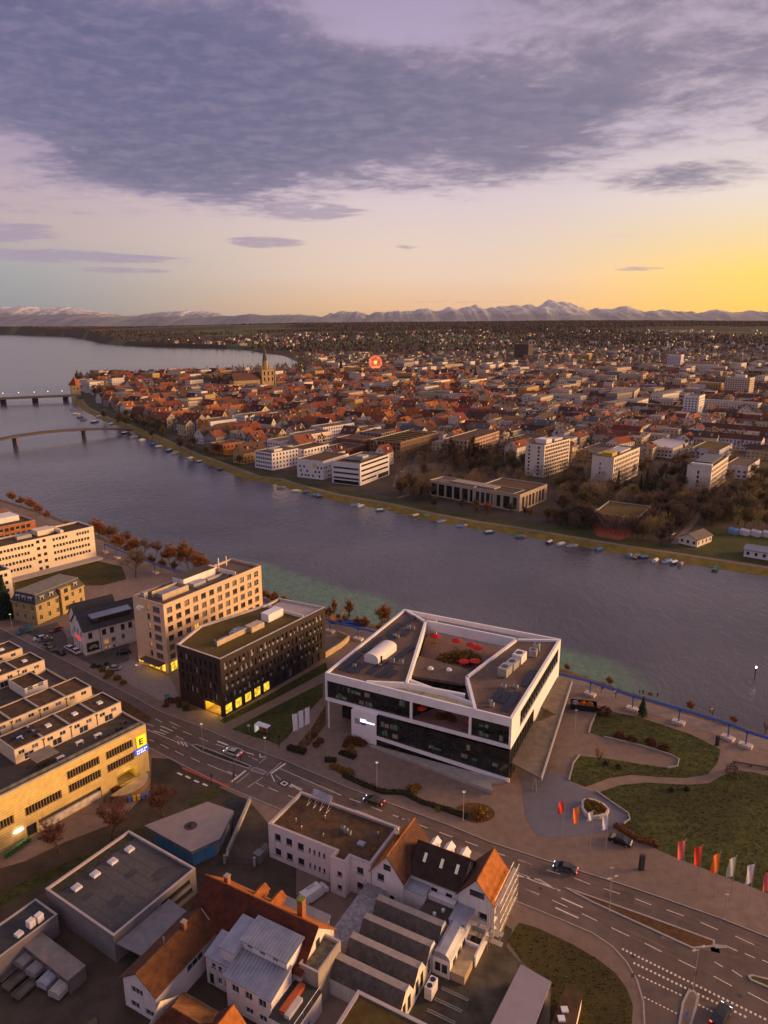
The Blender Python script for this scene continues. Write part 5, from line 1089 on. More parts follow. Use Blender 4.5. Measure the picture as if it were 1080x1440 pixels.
poly_walls(r, [(0, 0), (11.6, 0), (11.6, 6.2), (0, 6.2)], 4.0, None, gw_, D1); flat_roof(r, [(0, 0), (11.6, 0), (11.6, 6.2), (0, 6.2)], 4.0, .2, M('felt_dark'), pcop, .04, .25)
for x, y in ((7.9, 1.6), (9.3, 1.5), (5.8, 1.6)): MB().box(-.55, -.5, 0, .55, .5, 1.3 if x > 6 else .5).build('roof_unit', white_r, r, (x, y, 3.82), .1)
r = thing('site_office', 'grey site cabin pair with flat roofs in front of the warehouse', 'cabin', (-47.6, 88.4, 0), radians(147.4))
cab = M('cabin_grey', (.15, .125, .11), .8, .15)
for i in range(2):
    MB().box(i*6.1, -1.4, 0, i*6.1+5.9, 1.6, 2.7).build('cabin_body', cab, r); MB().box(i*6.1-.1, -1.5, 2.7, i*6.1+6.0, 1.7, 2.82).build('cabin_roof', M('cabin_roof', (.20, .17, .155), .7, .2), r)
    for x in (1.2, 3.6): MB().box(i*6.1+x, 1.6, 1.2, i*6.1+x+1.0, 1.64, 2.1).build('window', gl, r)
def trailer(x, y, lab, top, rz):
    t = thing('covered_trailer', lab, 'trailer', (x, y, 0), rz)
    b = MB(); hw, Lh = 1.1, 2.6; prof = [(-hw, .6), (-hw, 1.5), (-hw*.6, 1.85), (hw*.6, 1.85), (hw, 1.5), (hw, .6)]
    for (x0, z0), (x1, z1) in zip(prof, prof[1:]): b.face([(x0, -Lh, z0), (x0, Lh, z0), (x1, Lh, z1), (x1, -Lh, z1)])
    b.face([(x_, -Lh, z) for x_, z in prof]); b.face([(x_, Lh, z) for x_, z in prof][::-1]); b.build('cover', top, t)
    MB().box(-1.0, -2.5, .45, 1.0, 2.5, .6).box(-.05, 2.5, .4, .05, 3.6, .5).build('chassis', metal_d, t)
    for s in (-1, 1): MB().tube((s*.85, 0, .32), (s*1.05, 0, .32), .32, n=10).build('wheel', frame_d, t)
tp = [M('tarp_grey', (.27, .24, .24), .8, .15, 1.2), M('tarp_grey'), M('tarp_blue_print', (.30, .31, .37), .7, .2, 2.0, col2=(.42, .40, .42)), M('tarp_pale', (.36, .32, .29), .8, .2, 1.6)]
for i, (x, y) in enumerate(((-57.1, 93.4), (-54.6, 91.9), (-51.9, 89.9), (-49.4, 88.3))):
    trailer(x, y, ('grey covered trailer nearest the shed', 'grey covered trailer second from the shed', 'blue and white patterned covered trailer in the yard', 'pale striped covered trailer nearest the site cabins')[i], tp[i], radians(-28+2*i))
for i, (x, y) in enumerate(((-59.6, 90.4), (-57.8, 88.9), (-55.6, 87.4))):
    t = thing('open_trailer', ('dark open trailer at the far left of the yard', 'dark open trailer in the middle of the low row', 'dark open trailer with pale rim behind the patterned trailer')[i], 'trailer', (x, y, 0), radians(-28)); MB().box(-.8, -1.6, .4, .8, 1.6, .5).box(-.85, -1.6, .5, -.8, 1.6, .95).box(.8, -1.6, .5, .85, 1.6, .95).box(-.8, -1.65, .5, .8, -1.6, .95).box(-.8, 1.6, .5, .8, 1.65, .95).build('tray', M('trailer_brown', (.13, .11, .09), .8, .2), t)
    for s in (-1, 1): MB().tube((s*.86, 0, .3), (s*1.02, 0, .3), .3, n=10).build('wheel', frame_d, t)
# ---- blue-fronted pavilion
pv = [(-47.4, 120.1), (-36.2, 112.9), (-31.6, 116.4), (-30.6, 124.5), (-36.6, 127.4)]
r = thing('pavilion', 'low five-sided pavilion with broad taupe roof and bright blue shutters', 'building', (0, 0, 0))
wl = inset(pv, .9); b = MB()
for i in range(5): j = (i+1) % 5; b.face([(*wl[i], 0), (*wl[j], 0), (*wl[j], 3.5), (*wl[i], 3.5)])
b.build('wall', M('pavilion_grey', (.20, .20, .22), .7), r); MB().prism(pv, 3.5, 4.15, 1, 0).build('roof', [M('taupe_roof', (.27, .215, .205), .85, .08, .5, 5, big=.15), M('roof_fascia', (.10, .11, .14), .6)], r)
p, q = wl[0], wl[1]; L = hypot(q[0]-p[0], q[1]-p[1]); a = atan2(q[1]-p[1], q[0]-p[0])
for i in range(5):
    o = MB().box(0, -.12, .3, 2.05, -.02, 3.3).build('shutter', blue_sh, r, (p[0]+cos(a)*(.5+i*2.2), p[1]+sin(a)*(.5+i*2.2), 0), a)
    for k_ in range(4): MB().box(k_*.5+.22, -.15, .3, k_*.5+.28, -.121, 3.3).build('rib', M('blue_rib', (.05, .17, .34), .5), o)
p, q = wl[1], wl[2]; a2_ = atan2(q[1]-p[1], q[0]-p[0])
for i in range(2): MB().box(0, -.12, .3, 1.9, -.02, 3.0).build('shutter', blue_sh, r, (p[0]+cos(a2_)*(.3+i*2.1), p[1]+sin(a2_)*(.3+i*2.1), 0), a2_)
cx, cy = -38.2, 120.0; MB().tube((cx, cy, 4.15), (cx, cy, 4.55), .45, .3, 10).build('roof_outlet', frame_d, r)
MB().tube((cx, cy, 4.154), (cx, cy, 4.156), 1.3, n=20).build('soot_patch', M('soot', (.07, .055, .05), .95, .4, 2.0), r)
r = thing('retaining_wall', 'long pale retaining wall along the garage ramp right of the pavilion', 'wall', (0, 0, 0))
wp = [F(-14.0, 11.2)[:2], F(-8.0, -3.2)[:2], F(-6.9, -4.8)[:2]]; ww = offs(wp, .5)
for i in range(2): MB().prism([wp[i], wp[i+1], ww[i+1], ww[i]], 0, 1.0).build('wall_section', concrete, r)
r = thing('yard_gate', 'dark metal sliding gate between the ramp wall and white office', 'gate', F(-6.3, -5.3), FA+radians(22))
for i in range(14): MB().box(i*.4, -.03, .1, i*.4+.06, .03, 1.5).build('bar', metal_d, r)
MB().box(0, -.04, .1, 5.3, .04, .2).build('rail', metal_d, r); MB().box(0, -.04, 1.45, 5.3, .04, 1.55).build('rail', metal_d, r); MB().box(-.5, -.25, 0, -.05, .25, 1.8).build('post', concrete, r); MB().box(5.35, -.25, 0, 5.8, .25, 1.8).build('post', concrete, r)
r = thing('equipment_cabinet', 'grey utility cabinets and hooped rails by the yard gate', 'cabinet', F(-1.0, -1.8), FA)
MB().box(-1.0, -.8, 0, .6, .8, 1.9).build('cabinet', M('cabinet_grey', (.17, .16, .16), .6), r)
for i in range(5): MB().tube((-1.2, 1.0+i*.5, 0), (-1.2, 1.0+i*.5, 1.3), .05).tube((.4, 1.0+i*.5, 0), (.4, 1.0+i*.5, 1.3), .05).tube((-1.2, 1.0+i*.5, 1.3), (.4, 1.0+i*.5, 1.3), .05).build('hoop', metal_l, r)
# ---- lower right yard
r = fthing('heat_pump', 'white twin-fan heat pump unit beside the saw-tooth hall end wall', 'heat pump', 39.8, -11.9)
MB().box(-.6, -1.2, .1, .6, 1.2, 2.3).build('casing', white_r, r)
for y in (-.6, .6): MB().tube((0, y, 2.3), (0, y, 2.34), .45, n=14).build('fan', M('fan_navy', (.02, .025, .06), .5), r)
for i in range(3):
    r = fthing('parking_kerb', ('pale kerbed parking divider nearest the heat pump', 'pale kerbed parking divider in the middle of the yard', 'pale kerbed parking divider nearest the bottom edge')[i], 'kerb', 40.8-.2*i, -10.2-2.2*i)
    MB().box(0, -.22, 0, 4.5, -.12, .2).box(0, .12, 0, 4.5, .22, .2).box(4.4, -.12, 0, 4.5, .12, .2).build('kerb', concrete, r)
sl = [(21.4, 89.5), (25.5, 86.5), (19.6, 76.0), (13.9, 77.5)]
r = thing('flat_shed', 'pale lilac flat-roofed shed slab at the bottom right of the yard', 'shed', (0, 0, 0)); MB().prism(inset(sl[::-1], .3), 0, 2.9).build('wall', M('cabin_grey'), r); MB().prism(sl, 2.9, 3.15).build('roof', M('lilac_roof', (.29, .245, .26), .8, .06, .5, big=.08), r)
sl = [(27.6, 85.9), (29.9, 84.8), (26.2, 77.0), (22.2, 77.0)]
r = thing('flat_shed', 'small brown-roofed shed with two white rooflights at the bottom edge', 'shed', (0, 0, 0)); MB().prism(inset(sl[::-1], .1), 0, 2.8).build('wall', M('warm_white_render'), r); MB().prism(sl, 2.8, 3.0).build('roof', gravelbrown, r)
for p in ((26.4, 81.9), (25.6, 80.5)): MB().box(p[0]-.5, p[1]-.45, 3.0, p[0]+.5, p[1]+.45, 3.3).build('rooflight', white_r, r)

# ---- small roof clutter: aerials, vent pipes, rooflights, a second chimney
def clutter(root_xyz, items):
    pass
for lab, x, y, z, h_ in (('thin television aerial on the ridge of the large red-roofed house', 5.5, -17.9, 10.2, 2.2), ('thin television aerial on the left tiled wing of the twin-gabled house', 25.8, 8.6, 10.5, 1.8), ('thin television aerial on the brown-roofed wing at lower left', 3.0, -30.0, 7.9, 1.6)):
    r = thing('aerial', lab, 'aerial', F(x, y, z), FA); MB().tube((0, 0, -.4), (0, 0, h_), .03, n=5).build('mast', metal_l, r)
    for k in range(5): MB().tube((-.35+.05*k, 0, h_-.1-.16*k), (.35-.05*k, 0, h_-.1-.16*k), .014, n=4).build('element', metal_l, r)
for lab, x, y, z, w_, d_, h_ in (('small rendered chimney on the left tiled wing of the twin-gabled house', 24.6, 6.0, 8.6, .7, .7, 2.0), ('brick chimney stub near the left end of the large red roof', 4.2, -16.6, 8.6, .8, .8, 1.9), ('small chimney on the ridge of the brown-roofed wing', 3.3, -26.0, 7.2, .7, .7, 1.7)):
    r = thing('chimney_stack', lab, 'chimney', F(x, y, z), FA); MB().box(-w_/2, -d_/2, -.6, w_/2, d_/2, h_).build('stack', M('chimney_brick'), r); MB().box(-w_/2-.08, -d_/2-.08, h_, w_/2+.08, d_/2+.08, h_+.12).build('cap', concrete, r)
for i, (x, y) in enumerate(((4, 3.5), (8.5, 6.8), (11, 2.4), (19.8, 7.6), (6.2, 2.2))):
    r = thing('vent_pipe', f'short vent pipe on the gravel roof of the white office, {nth(i+1)} of five', 'vent', F(x, y, 7.06), FA); MB().tube((0, 0, 0), (0, 0, .7), .09, n=6).tube((0, 0, .7), (0, 0, .8), .16, .1, 6).build('pipe', metal_l, r)
q_ = random.Random(4)
for i in range(7):
    r = thing('pallet_stack', f'small stack of pallets and crates in the dark yard, {nth(i+1)} of seven', 'pallets', (-52+i*4.2+q_.uniform(-1, 1), 80+q_.uniform(-2, 3.5), 0), q_.uniform(0, 3))
    for k in range(q_.randint(1, 4)): MB().box(-.6, -.5, k*.17, .6, .5, k*.17+.13).build('pallet', M('pallet_wood', (.17, .115, .07), .9, .3), r)

# ---- seams, stains and moss on the flat and metal roofs
def seams(rootname, lab, x0, x1, y0, y1, n, z0, z1, mat, w_=.05, h_=.045):
    r = [o for o in COL.objects if o.get('label') == lab][0]; part = [c for c in r.children if c.name.split('.')[0] == rootname][0]
    for i in range(1, n): x = x0+(x1-x0)*i/n; MB().prism([(x-w_, y0), (x+w_, y0), (x+w_, y1), (x-w_, y1)], [z0]*2+[z1]*2, [z0+h_]*2+[z1+h_]*2).build('seam', mat, part)
zs_ = M('zinc_seam', (.24, .24, .28), .5)
seams('lower_roof', 'white wing with stepped lilac-grey zinc roofs in front of the red-roofed house', -.3, 8.7, -.33, 4.2, 15, 6.1, 7.3, zs_)
seams('upper_roof', 'white wing with stepped lilac-grey zinc roofs in front of the red-roofed house', -.4, 8.5, 3.95, 8.5, 15, 8.81, 9.44, zs_)
seams('roof', 'grey flat-roofed warehouse with four white rooflights beside the supermarket lane', .4, 17, .4, 17.9, 9, 4.954, 4.954, M('felt_seam', (.074, .068, .068), .9), .06, .012)
wr = [o for o in COL.objects if o.get('label', '').startswith('grey flat-roofed warehouse')][0]
MB().face([(.4, 15.6, 4.97), (17, 15.9, 4.97), (17, 17.9, 4.97), (.4, 17.9, 4.97)]).build('moss_band', M('roof_moss', (.045, .038, .026), .95, .5, 1.2, 8), wr)
for x, y, s in ((5, 6, 1.6), (10.5, 9, 1.2), (13.5, 4.5, 1.8), (3.0, 11, 1.0)): MB().face([(x+s*cos(2*pi*i/18)*(1+.25*sin(3*i)), y+s*.7*sin(2*pi*i/18)*(1+.2*cos(2*i)), 4.974) for i in range(18)]).build('puddle', M('roof_puddle', (.05, .046, .048), .12, .2), wr)
fo_ = [o for o in COL.objects if o.get('label', '').startswith('white two-storey office')][0]
for x, y, s in ((5, 5, 1.4), (12, 8, 1.1), (18.5, 7.5, 1.5), (9, 2.6, 1.0)): MB().face([(x+s*cos(2*pi*i/18)*(1+.25*sin(3*i)), y+s*.6*sin(2*pi*i/18)*(1+.2*cos(2*i)), 7.075) for i in range(18)]).build('roof_stain', M('roof_stain', (.065, .042, .026), .6, .3), fo_)
# ================================================================== vegetation
tw_brown = M('bare_twigs', (.150, .100, .068), .95, .35, 1.5, 4); tw_or = M('orange_twigs', (.27, .112, .030), .95, .3, 1.0, 4); tw_red = M('reddish_twigs', (.14, .055, .032), .95, .3, 1.2, 4); tw_dark = M('dark_twigs', (.105, .076, .052), .95, .35, 1.0, 4); tw_olive = M('olive_twigs', (.135, .105, .045), .95, .35, 1.0, 4)
ever = M('evergreen_needles', (.022, .04, .018), .95, .4, 2.0, 5); ochre_l = M('ochre_leaves', (.36, .19, .035), .95, .35, 2.5, 4, col2=(.20, .12, .03)); green_l = M('dark_green_leaves', (.035, .05, .016), .95, .4, 2.0, 4); wine_l = M('wine_leaves', (.085, .022, .018), .95, .4, 2.0, 4); hedge_l = M('hedge_leaves', (.028, .030, .014), .95, .4, 2.0, 4)
def bare_tree(seed, h=12.0, spread=.55, twigs=1500, tw=.05, levels=3, up=.35, tl=1.0):
    q = random.Random(seed); b = MB(); tips = []
    def br(p, d, L, r, lv):
        segs = 3 if lv == 0 else 2; cur = np.array(p, float); dv = np.array(d, float); pts = [cur.copy()]
        for i in range(segs):
            dv = dv+np.array([q.uniform(-1, 1), q.uniform(-1, 1), q.uniform(-.2, .6)])*.17; dv /= np.linalg.norm(dv)
            nx_ = cur+dv*L/segs; b.tube(cur, nx_, r*(1-.28*i), r*(1-.28*(i+1)), 6 if lv == 0 else (4 if lv == 1 else 3), cap=False); cur = nx_; pts.append(cur.copy())
        if lv >= 1: tips.append((pts[0], cur, lv))
        if lv >= levels: return
        n = q.randint(7, 9) if lv == 0 else q.randint(4, 6)
        for i in range(n):
            t = q.uniform(.30, 1.0) if lv == 0 else q.uniform(.2, 1.0); k = min(len(pts)-2, int(t*segs)); f = t*segs-k; st = pts[k]*(1-f)+pts[k+1]*f
            a = 2.4*i+q.uniform(-.5, .5); s = q.uniform(.6, 1.1)*spread*(1.3 if lv == 0 else 1.5)
            nd = np.array([cos(a)*s, sin(a)*s, 0])+dv*(1-.5*spread)+np.array([0, 0, up*.4]); nd /= np.linalg.norm(nd)
            br(st, nd, L*q.uniform(.52, .78)*(1.15-.4*t), max(.012, r*.48*(1-.35*t)), lv+1)
        br(cur, dv, L*.6, r*.3, lv+1)
    br((0, 0, 0), (0, 0, 1), h*.50, h*.024, 0)
    c = MB(); wt = [0, .25, .8, 1.0, 1.0]; tot = sum(wt[t[2]] for t in tips)
    for a, e, lv in tips:
        ax = e-a; L = np.linalg.norm(ax)
        for i in range(int(twigs*wt[lv]/tot+q.random())):
            s = a+ax*q.uniform(.15, 1.0); dv = ax/L*.9+np.array([q.gauss(0, 1), q.gauss(0, 1), q.gauss(.35, .7)])*.6; dv /= np.linalg.norm(dv); l = q.uniform(.4, 1.1)*tl*h*.11
            sd_ = np.cross(dv, [q.gauss(0, 1), q.gauss(0, 1), q.gauss(0, 1)]); sd_ /= (np.linalg.norm(sd_)+1e-6); e2 = s+dv*l
            c.face([s+sd_*tw, s-sd_*tw, e2])
    return b, c
def conifer(seed, h=12, rad=.28, n=900, slim=False):
    q = random.Random(seed); b = MB().tube((0, 0, 0), (0, 0, h*.95), h*.018, .03, 6); c = MB()
    for i in range(n):
        t = q.random()**.8; z = h*(.06+.92*t); R = h*rad*(1-t)**(.7 if slim else .9)*q.uniform(.55, 1.05)+.05; a = q.uniform(0, 2*pi)
        p = np.array([cos(a)*R*.25, sin(a)*R*.25, z]); e = np.array([cos(a)*R, sin(a)*R, z-R*.28*q.uniform(.2, 1.3)]); w_ = .05*h*q.uniform(.5, 1.0); s = np.array([-sin(a), cos(a), q.uniform(-.3, .3)])*w_
        c.face([p+(0, 0, .1), (p+e)/2+s, e]); c.face([p+(0, 0, .1), e, (p+e)/2-s])
    return b, c
def leaf_ball(seed, n, rx, rz, s, up=True):
    q = random.Random(seed); c = MB()
    for i in range(n):
        a = q.uniform(0, 2*pi); u = q.uniform(-.1 if up else -1, 1); rr = sqrt(max(0, 1-u*u))*q.uniform(.55, 1.08); k = q.uniform(.6, 1.05)
        p = np.array([cos(a)*rr*rx, sin(a)*rr*rx, .15*rz+max(0, u*k)*rz]); d1 = np.array([q.gauss(0, 1) for _ in range(3)]); d1 /= np.linalg.norm(d1); d2 = np.cross(d1, [q.gauss(0, 1) for _ in range(3)]); d2 /= np.linalg.norm(d2)
        l = s*q.uniform(.5, 1.2); c.face([p-d1*l, p+d2*l*.6, p+d1*l, p-d2*l*.6])
    return c
TREE = {}
def tree_proto(key, fn, trunk_m, crown_m):
    b, c = fn; TREE[key] = (b.mesh('trunk', [trunk_m]), c.mesh('crown', [crown_m]))
SEQ = {}
def plant_tree(key, loc, s=1.0, rz=None, name='bare_tree', label=None, cat='tree', group=None, seq=None, sz=None):
    if len(loc) == 2: loc = (*loc, 0.0)
    o = thing(name, label or 'tree', cat, loc, rnd.uniform(0, 6.28) if rz is None else rz, group); o.scale = (s, s, s*(sz or 1))
    put('trunk', TREE[key][0], o); put('crown', TREE[key][1], o)
    if seq: SEQ.setdefault(seq, []).append(o)
    return o
def finish_seq():
    for base, objs in SEQ.items():
        objs.sort(key=lambda o: scrx(o.location.x, o.location.y, o.location.z))
        if len(objs) == 1: objs[0]['label'] = base; continue
        for i, o in enumerate(objs): o['label'] = f'{base}, {nth(i+1)} from the left'
tree_proto('big', bare_tree(1, 14, .8, 7000, .022), bark, tw_brown)
tree_proto('orange', bare_tree(2, 12, .5, 8000, .035), bark, tw_or)
tree_proto('willow', bare_tree(3, 9, .75, 7000, .04, tl=1.5), bark, tw_or)
tree_proto('street', bare_tree(4, 9, .55, 6000, .02), bark, tw_red)
tree_proto('sapling', bare_tree(5, 6, .4, 500, .025, 2), bark, tw_or)
tree_proto('slim', bare_tree(6, 9, .25, 3000, .035), bark, tw_or)
tree_proto('pine', conifer(7, 6, .32, 500), bark, ever); tree_proto('spruce', conifer(8, 14, .26, 1600), bark, ever)
SH = {k: leaf_ball(i+20, n, rx, rz, s).mesh('shrub', [m]) for i, (k, n, rx, rz, s, m) in enumerate((('ochre', 420, 1.0, 1.0, .16, ochre_l), ('wine', 380, 1.1, 1.1, .16, wine_l), ('green', 380, 1.0, 1.0, .16, green_l), ('rust', 420, 1.0, .9, .16, M('rust_leaves', (.15, .055, .02), .95, .4, 2.5, 4)), ('reed', 600, 1.4, 1.2, .2, tw_or), ('dark', 380, 1.0, 1.0, .16, hedge_l), ('twig', 300, 1.0, 1.2, .15, tw_brown)))}
def shrub(kind, loc, s=1.0, seq=None, label=None, z=0.0, sz=1.0, group=None):
    o = tag(put('shrub', SH[kind], None, (*loc[:2], z), rnd.uniform(0, 6)), label or 'shrub', 'shrub', group); o.scale = (s, s*rnd.uniform(.85, 1.15), s*sz)
    if seq: SEQ.setdefault(seq, []).append(o)
    return o
# near trees
plant_tree('big', G(191, 812), 1.0, label='large bare spreading tree beside the lawn behind the hotel')
plant_tree('street', G(66, 838), .8, label='bare thin tree on the lawn in front of the long cream office')
plant_tree('orange', G(266, 800), 1.05, label='tall orange-twigged tree on the shore behind the hotel roof')
for p, s in (((155, 762), .8), ((170, 772), .95), ((182, 780), .9), ((162, 768), .7), ((214, 795), .6), ((228, 802), .65), ((300, 812), .55), ((312, 818), .5), ((245, 806), .55), ((146, 757), .7)): plant_tree('orange' if int(p[0]) % 2 else 'willow', G(*p), s*.85, seq='orange willow scrub on the near shore left of the hotel roof')
for p, s in (((30, 712), .8), ((45, 718), .95), ((56, 724), .8), ((18, 706), .8), ((66, 730), .6), ((96, 742), .45)): plant_tree('street' if int(p[1]) % 2 else 'willow', G(*p), s*.9, seq='orange shore scrub behind the long cream office')
for i in range(12):
    t = i/11; px_ = 142+175*t+rnd.uniform(-4, 4); py_ = 757+62*t+rnd.uniform(-2, 3)
    plant_tree(('willow', 'big', 'street')[i % 3], G(px_, py_), (1.0, .62, .9)[i % 3]*rnd.uniform(.8, 1.15), seq=('orange willow scrub', 'spreading brown bare tree', 'reddish bare tree')[i % 3]+' on the shore beyond the hotel roof')
for i in range(12):
    px_ = 372+16*i+rnd.uniform(-5, 5); plant_tree('willow', G(px_, 843+1.35*(px_-372)*.2+rnd.uniform(0, 3)), rnd.uniform(.25, .45), seq='low orange reed bush on the shore left of the conference building')
for i in range(5):
    px_ = 800+58*i+rnd.uniform(-6, 6); plant_tree('willow', G(px_, 944+(px_-800)*.315+rnd.uniform(0, 2)), rnd.uniform(.16, .3), seq='low orange reed tuft on the river edge behind the pipeline')
for p, s in (((470, 868), .75), ((490, 874), .9)): plant_tree('slim', G(*p), s, seq='slender orange tree on the shore behind the dark brick office')
plant_tree('orange', G(535, 884), .75, label='orange-brown bare tree on the shore just left of the white conference building')
for p, s in (((385, 848), .5), ((398, 852), .45), ((378, 845), .4)): plant_tree('willow', G(*p), s, seq='low orange shore bush between hotel and dark brick office')
plant_tree('spruce', G(9, 868), 1.15, name='spruce_tree', label='dark green spruce at the left edge beside the ochre villa')
for p, s in (((157, 1182), 1.0), ((83, 1200), .9), ((229, 1148), .95), ((8, 1175), .5)): plant_tree('street', G(*p), s, seq='reddish-brown bare street tree in front of the supermarket')
plant_tree('pine', G(903, 1006), .95, name='pine_tree', label='small dark pine beside the blue pipeline in the park')
for p in ((845, 975), (865, 982), (1000, 1012), (1076, 1033)): plant_tree('sapling', G(*p), .7, seq='thin orange sapling on the river edge behind the blue pipeline')
plant_tree('sapling', cp([(275, 600)])[0], .9, label='thin bare sapling on the middle lawn of the park')
for i, p in enumerate(((375, 460), (430, 480), (522, 492), (585, 520))): shrub('wine', cp([p])[0], 1.25, seq='dark wine-red shrub on the upper park lawn')
shrub('wine', cp([(300, 350)])[0], 2.0, label='large wine-red shrub at the top corner of the upper lawn', sz=.9)
shrub('twig', cp([(915, 640)])[0], 1.8, label='bare twiggy bush beside the park bench at the path fork')
for p in ((370, 605), (310, 590), (620, 715), (695, 712)): shrub('dark', cp([p])[0], .7, seq='low dark clump on the park lawns')
# roadside planting in front of the conference building
cq = cr(450, 990, 5.684)
for p, s in (((105, 510), 1.1), ((140, 520), 1.0), ((175, 540), 1.1), ((205, 550), 1.0), ((235, 560), 1.2)): shrub('ochre', cq([p])[0], s, seq='ochre shrub in the thick clump left of the roadside hedge')
for p, s in (((268, 615), .6), ((352, 645), .75), ((420, 672), .85), ((470, 690), .6), ((510, 702), .7)): shrub('ochre', cq([p])[0], s, seq='small ochre shrub in the roadside hedge')
for p, s in (((720, 680), 1.0), ((750, 690), 1.1), ((775, 670), 1.0), ((745, 712), 1.0)): shrub('ochre', cq([p])[0], s, seq='ochre shrub in the square bed between the two lamps')
shrub('ochre', c3([(725, 235)])[0], 1.7, label='large ochre bush at the rounded right end of the roadside hedge', sz=1.2); shrub('ochre', c3([(480, 205)])[0], .8, label='single ochre shrub in the hedge left of the right-hand lamp')
for p, s in (((230, 380), 1.0), ((265, 400), 1.0), ((245, 350), .9)): shrub('ochre', cq([p])[0], s, seq='ochre shrub in the dark bed below the white lit sign')
for p, s in (((240, 300), 1.4), ((290, 310), 1.5), ((340, 325), 1.2), ((215, 330), 1.2)): shrub('rust', cq([p])[0], s, seq='rust-brown shrub against the white wall with the lit sign')
for p in ((0, 300), (-50, 255), (-30, 330)): shrub('rust', cq([p])[0], 1.0, seq='rust-brown ground shrub in the bed near the three white flags')
def hedge(pts, w_, h_, label, mat=hedge_l, seed=0):
    q = random.Random(seed); r = thing('hedge', label, 'hedge', (0, 0, 0)); A, B = offs(pts, w_/2), offs(pts, -w_/2); core = MB(); lv = MB()
    for i in range(len(pts)-1):
        core.prism([A[i], A[i+1], B[i+1], B[i]], 0, h_*.85); L = hypot(pts[i+1][0]-pts[i][0], pts[i+1][1]-pts[i][1])
        for k in range(int(L*w_*60)):
            t, s = q.random(), q.uniform(-.5, .5); p = np.array([pts[i][0]+(pts[i+1][0]-pts[i][0])*t+(A[i][0]-B[i][0])*s*1.08, pts[i][1]+(pts[i+1][1]-pts[i][1])*t+(A[i][1]-B[i][1])*s*1.08, q.uniform(.3, 1.08)*h_]); d1 = np.array([q.gauss(0, 1) for _ in range(3)])*.13; d2 = np.array([q.gauss(0, 1) for _ in range(3)])*.1
            lv.face([p-d1, p+d2, p+d1, p-d2])
    core.build('hedge_core', mat, r); lv.build('foliage', mat, r); return r
hedge(cq([(190, 580), (350, 655), (500, 712), (680, 720)])+c3([(385, 165), (520, 205), (650, 250)]), 1.0, .8, 'long dark clipped hedge along the kerb in front of the conference building', seed=1)
hedge(cq([(40, 455), (130, 460)]), 1.2, .9, 'short dark hedge left of the ochre shrub clump', seed=2); hedge(cq([(160, 390), (280, 435)]), 1.4, .6, 'dark low hedge below the rust-brown shrubs', seed=3)
hedge(c2([(460, 285), (590, 320)]), 1.6, .9, 'short dark hedge at the footpath corner near the pedestrian crossing', seed=4); hedge(c4([(468, 232), (560, 290), (640, 312)]), 1.1, .8, 'rusty brown hedge along the lower lawn behind the parked black car', M('rust_leaves'), 5)
sheet('planting_bed', [(G(668, 1143)[0]+4.2*cos(2*pi*i/20), G(668, 1143)[1]+3.2*sin(2*pi*i/20)) for i in range(20)], .06, soilm)
for p, s in (((570, 470), 1.0), ((620, 475), .9), ((900, 450), .8)): shrub('green', cr(0, 860, 6)([((p[0]+220), p[1])])[0] if p[0] < 700 else cr(0, 860, 6)([p])[0], s, seq='dark green shrub at the verge near the hotel forecourt')
for p, s in (((870, 500), 1.2), ((930, 530), 1.3), ((990, 570), 1.2), ((1040, 610), 1.1), ((900, 560), .9)): shrub('ochre', cr(0, 860, 6)([p])[0], s, seq='orange-brown shrub in the roadside verge by the hotel')
for p, k, s in (((470, 40), 'rust', 1.2), ((540, 40), 'rust', 1.3), ((600, 75), 'ochre', 1.1), ((560, 80), 'green', 1.0), ((660, 105), 'ochre', 1.0), ((610, 110), 'green', 1.0), ((440, 80), 'rust', 1.0)): shrub(k, c1([p])[0], s, seq={'rust': 'rust-brown', 'ochre': 'ochre', 'green': 'dark green'}[k]+' shrub in the bed left of the lit garage')
for p, s in (((640, 1180), 1.0), ((690, 1110), 1.1), ((720, 1140), 1.0), ((760, 1120), 1.0)): shrub('twig', cr(0, 880, 4.5)([p])[0], s, seq='grey twiggy shrub below the supermarket entrance')
hedge(cr(0, 880, 4.5)([(700, 1040), (800, 1060), (930, 1010)]), 1.3, 1.0, 'rust-red clipped hedge around the supermarket entrance wall', M('rust_leaves'), 6)
# conference terrace: planting and parasols
TER = lambda x, y, z: (-14.8+x*cos(radians(-26.67))-y*sin(radians(-26.67)), 161.8+x*sin(radians(-26.67))+y*cos(radians(-26.67)), z)
for x, y, s in ((20, 31, 2.0), (22, 32.5, 2.3), (24, 33, 2.4), (26, 32, 2.3), (25, 35, 2.2), (28, 34, 2.0), (22.5, 34.5, 1.9)): shrub('ochre', TER(x, y, 0), s, seq='tall ochre bush in the roof courtyard planting', z=9.6)
for x, y, s in ((29.5, 4, 1.2), (31, 5, 1.3), (32.5, 4.4, 1.2)): shrub('rust', TER(x, y, 0), s, seq='rust bush on the front loggia', z=8.86)
par = thing('parasol', 'red parasol', 'parasol', TER(0, 0, 0), 0); cb_ = MB()
for i in range(12): a0, a1 = 2*pi*i/12, 2*pi*(i+1)/12; cb_.face([(0, 0, 2.9), (1.5*cos(a0), 1.5*sin(a0), 2.35), (1.5*cos(a1), 1.5*sin(a1), 2.35)]).face([(1.5*cos(a0), 1.5*sin(a0), 2.35), (1.5*cos(a0), 1.5*sin(a0), 2.15), (1.5*cos(a1), 1.5*sin(a1), 2.15), (1.5*cos(a1), 1.5*sin(a1), 2.35)])
cb_.build('canopy', redum, par); MB().tube((0, 0, 0), (0, 0, 2.9), .04).build('pole', metal_l, par); MB().tube((0, 0, 0), (0, 0, .12), .35, n=10).build('base', metal_d, par)
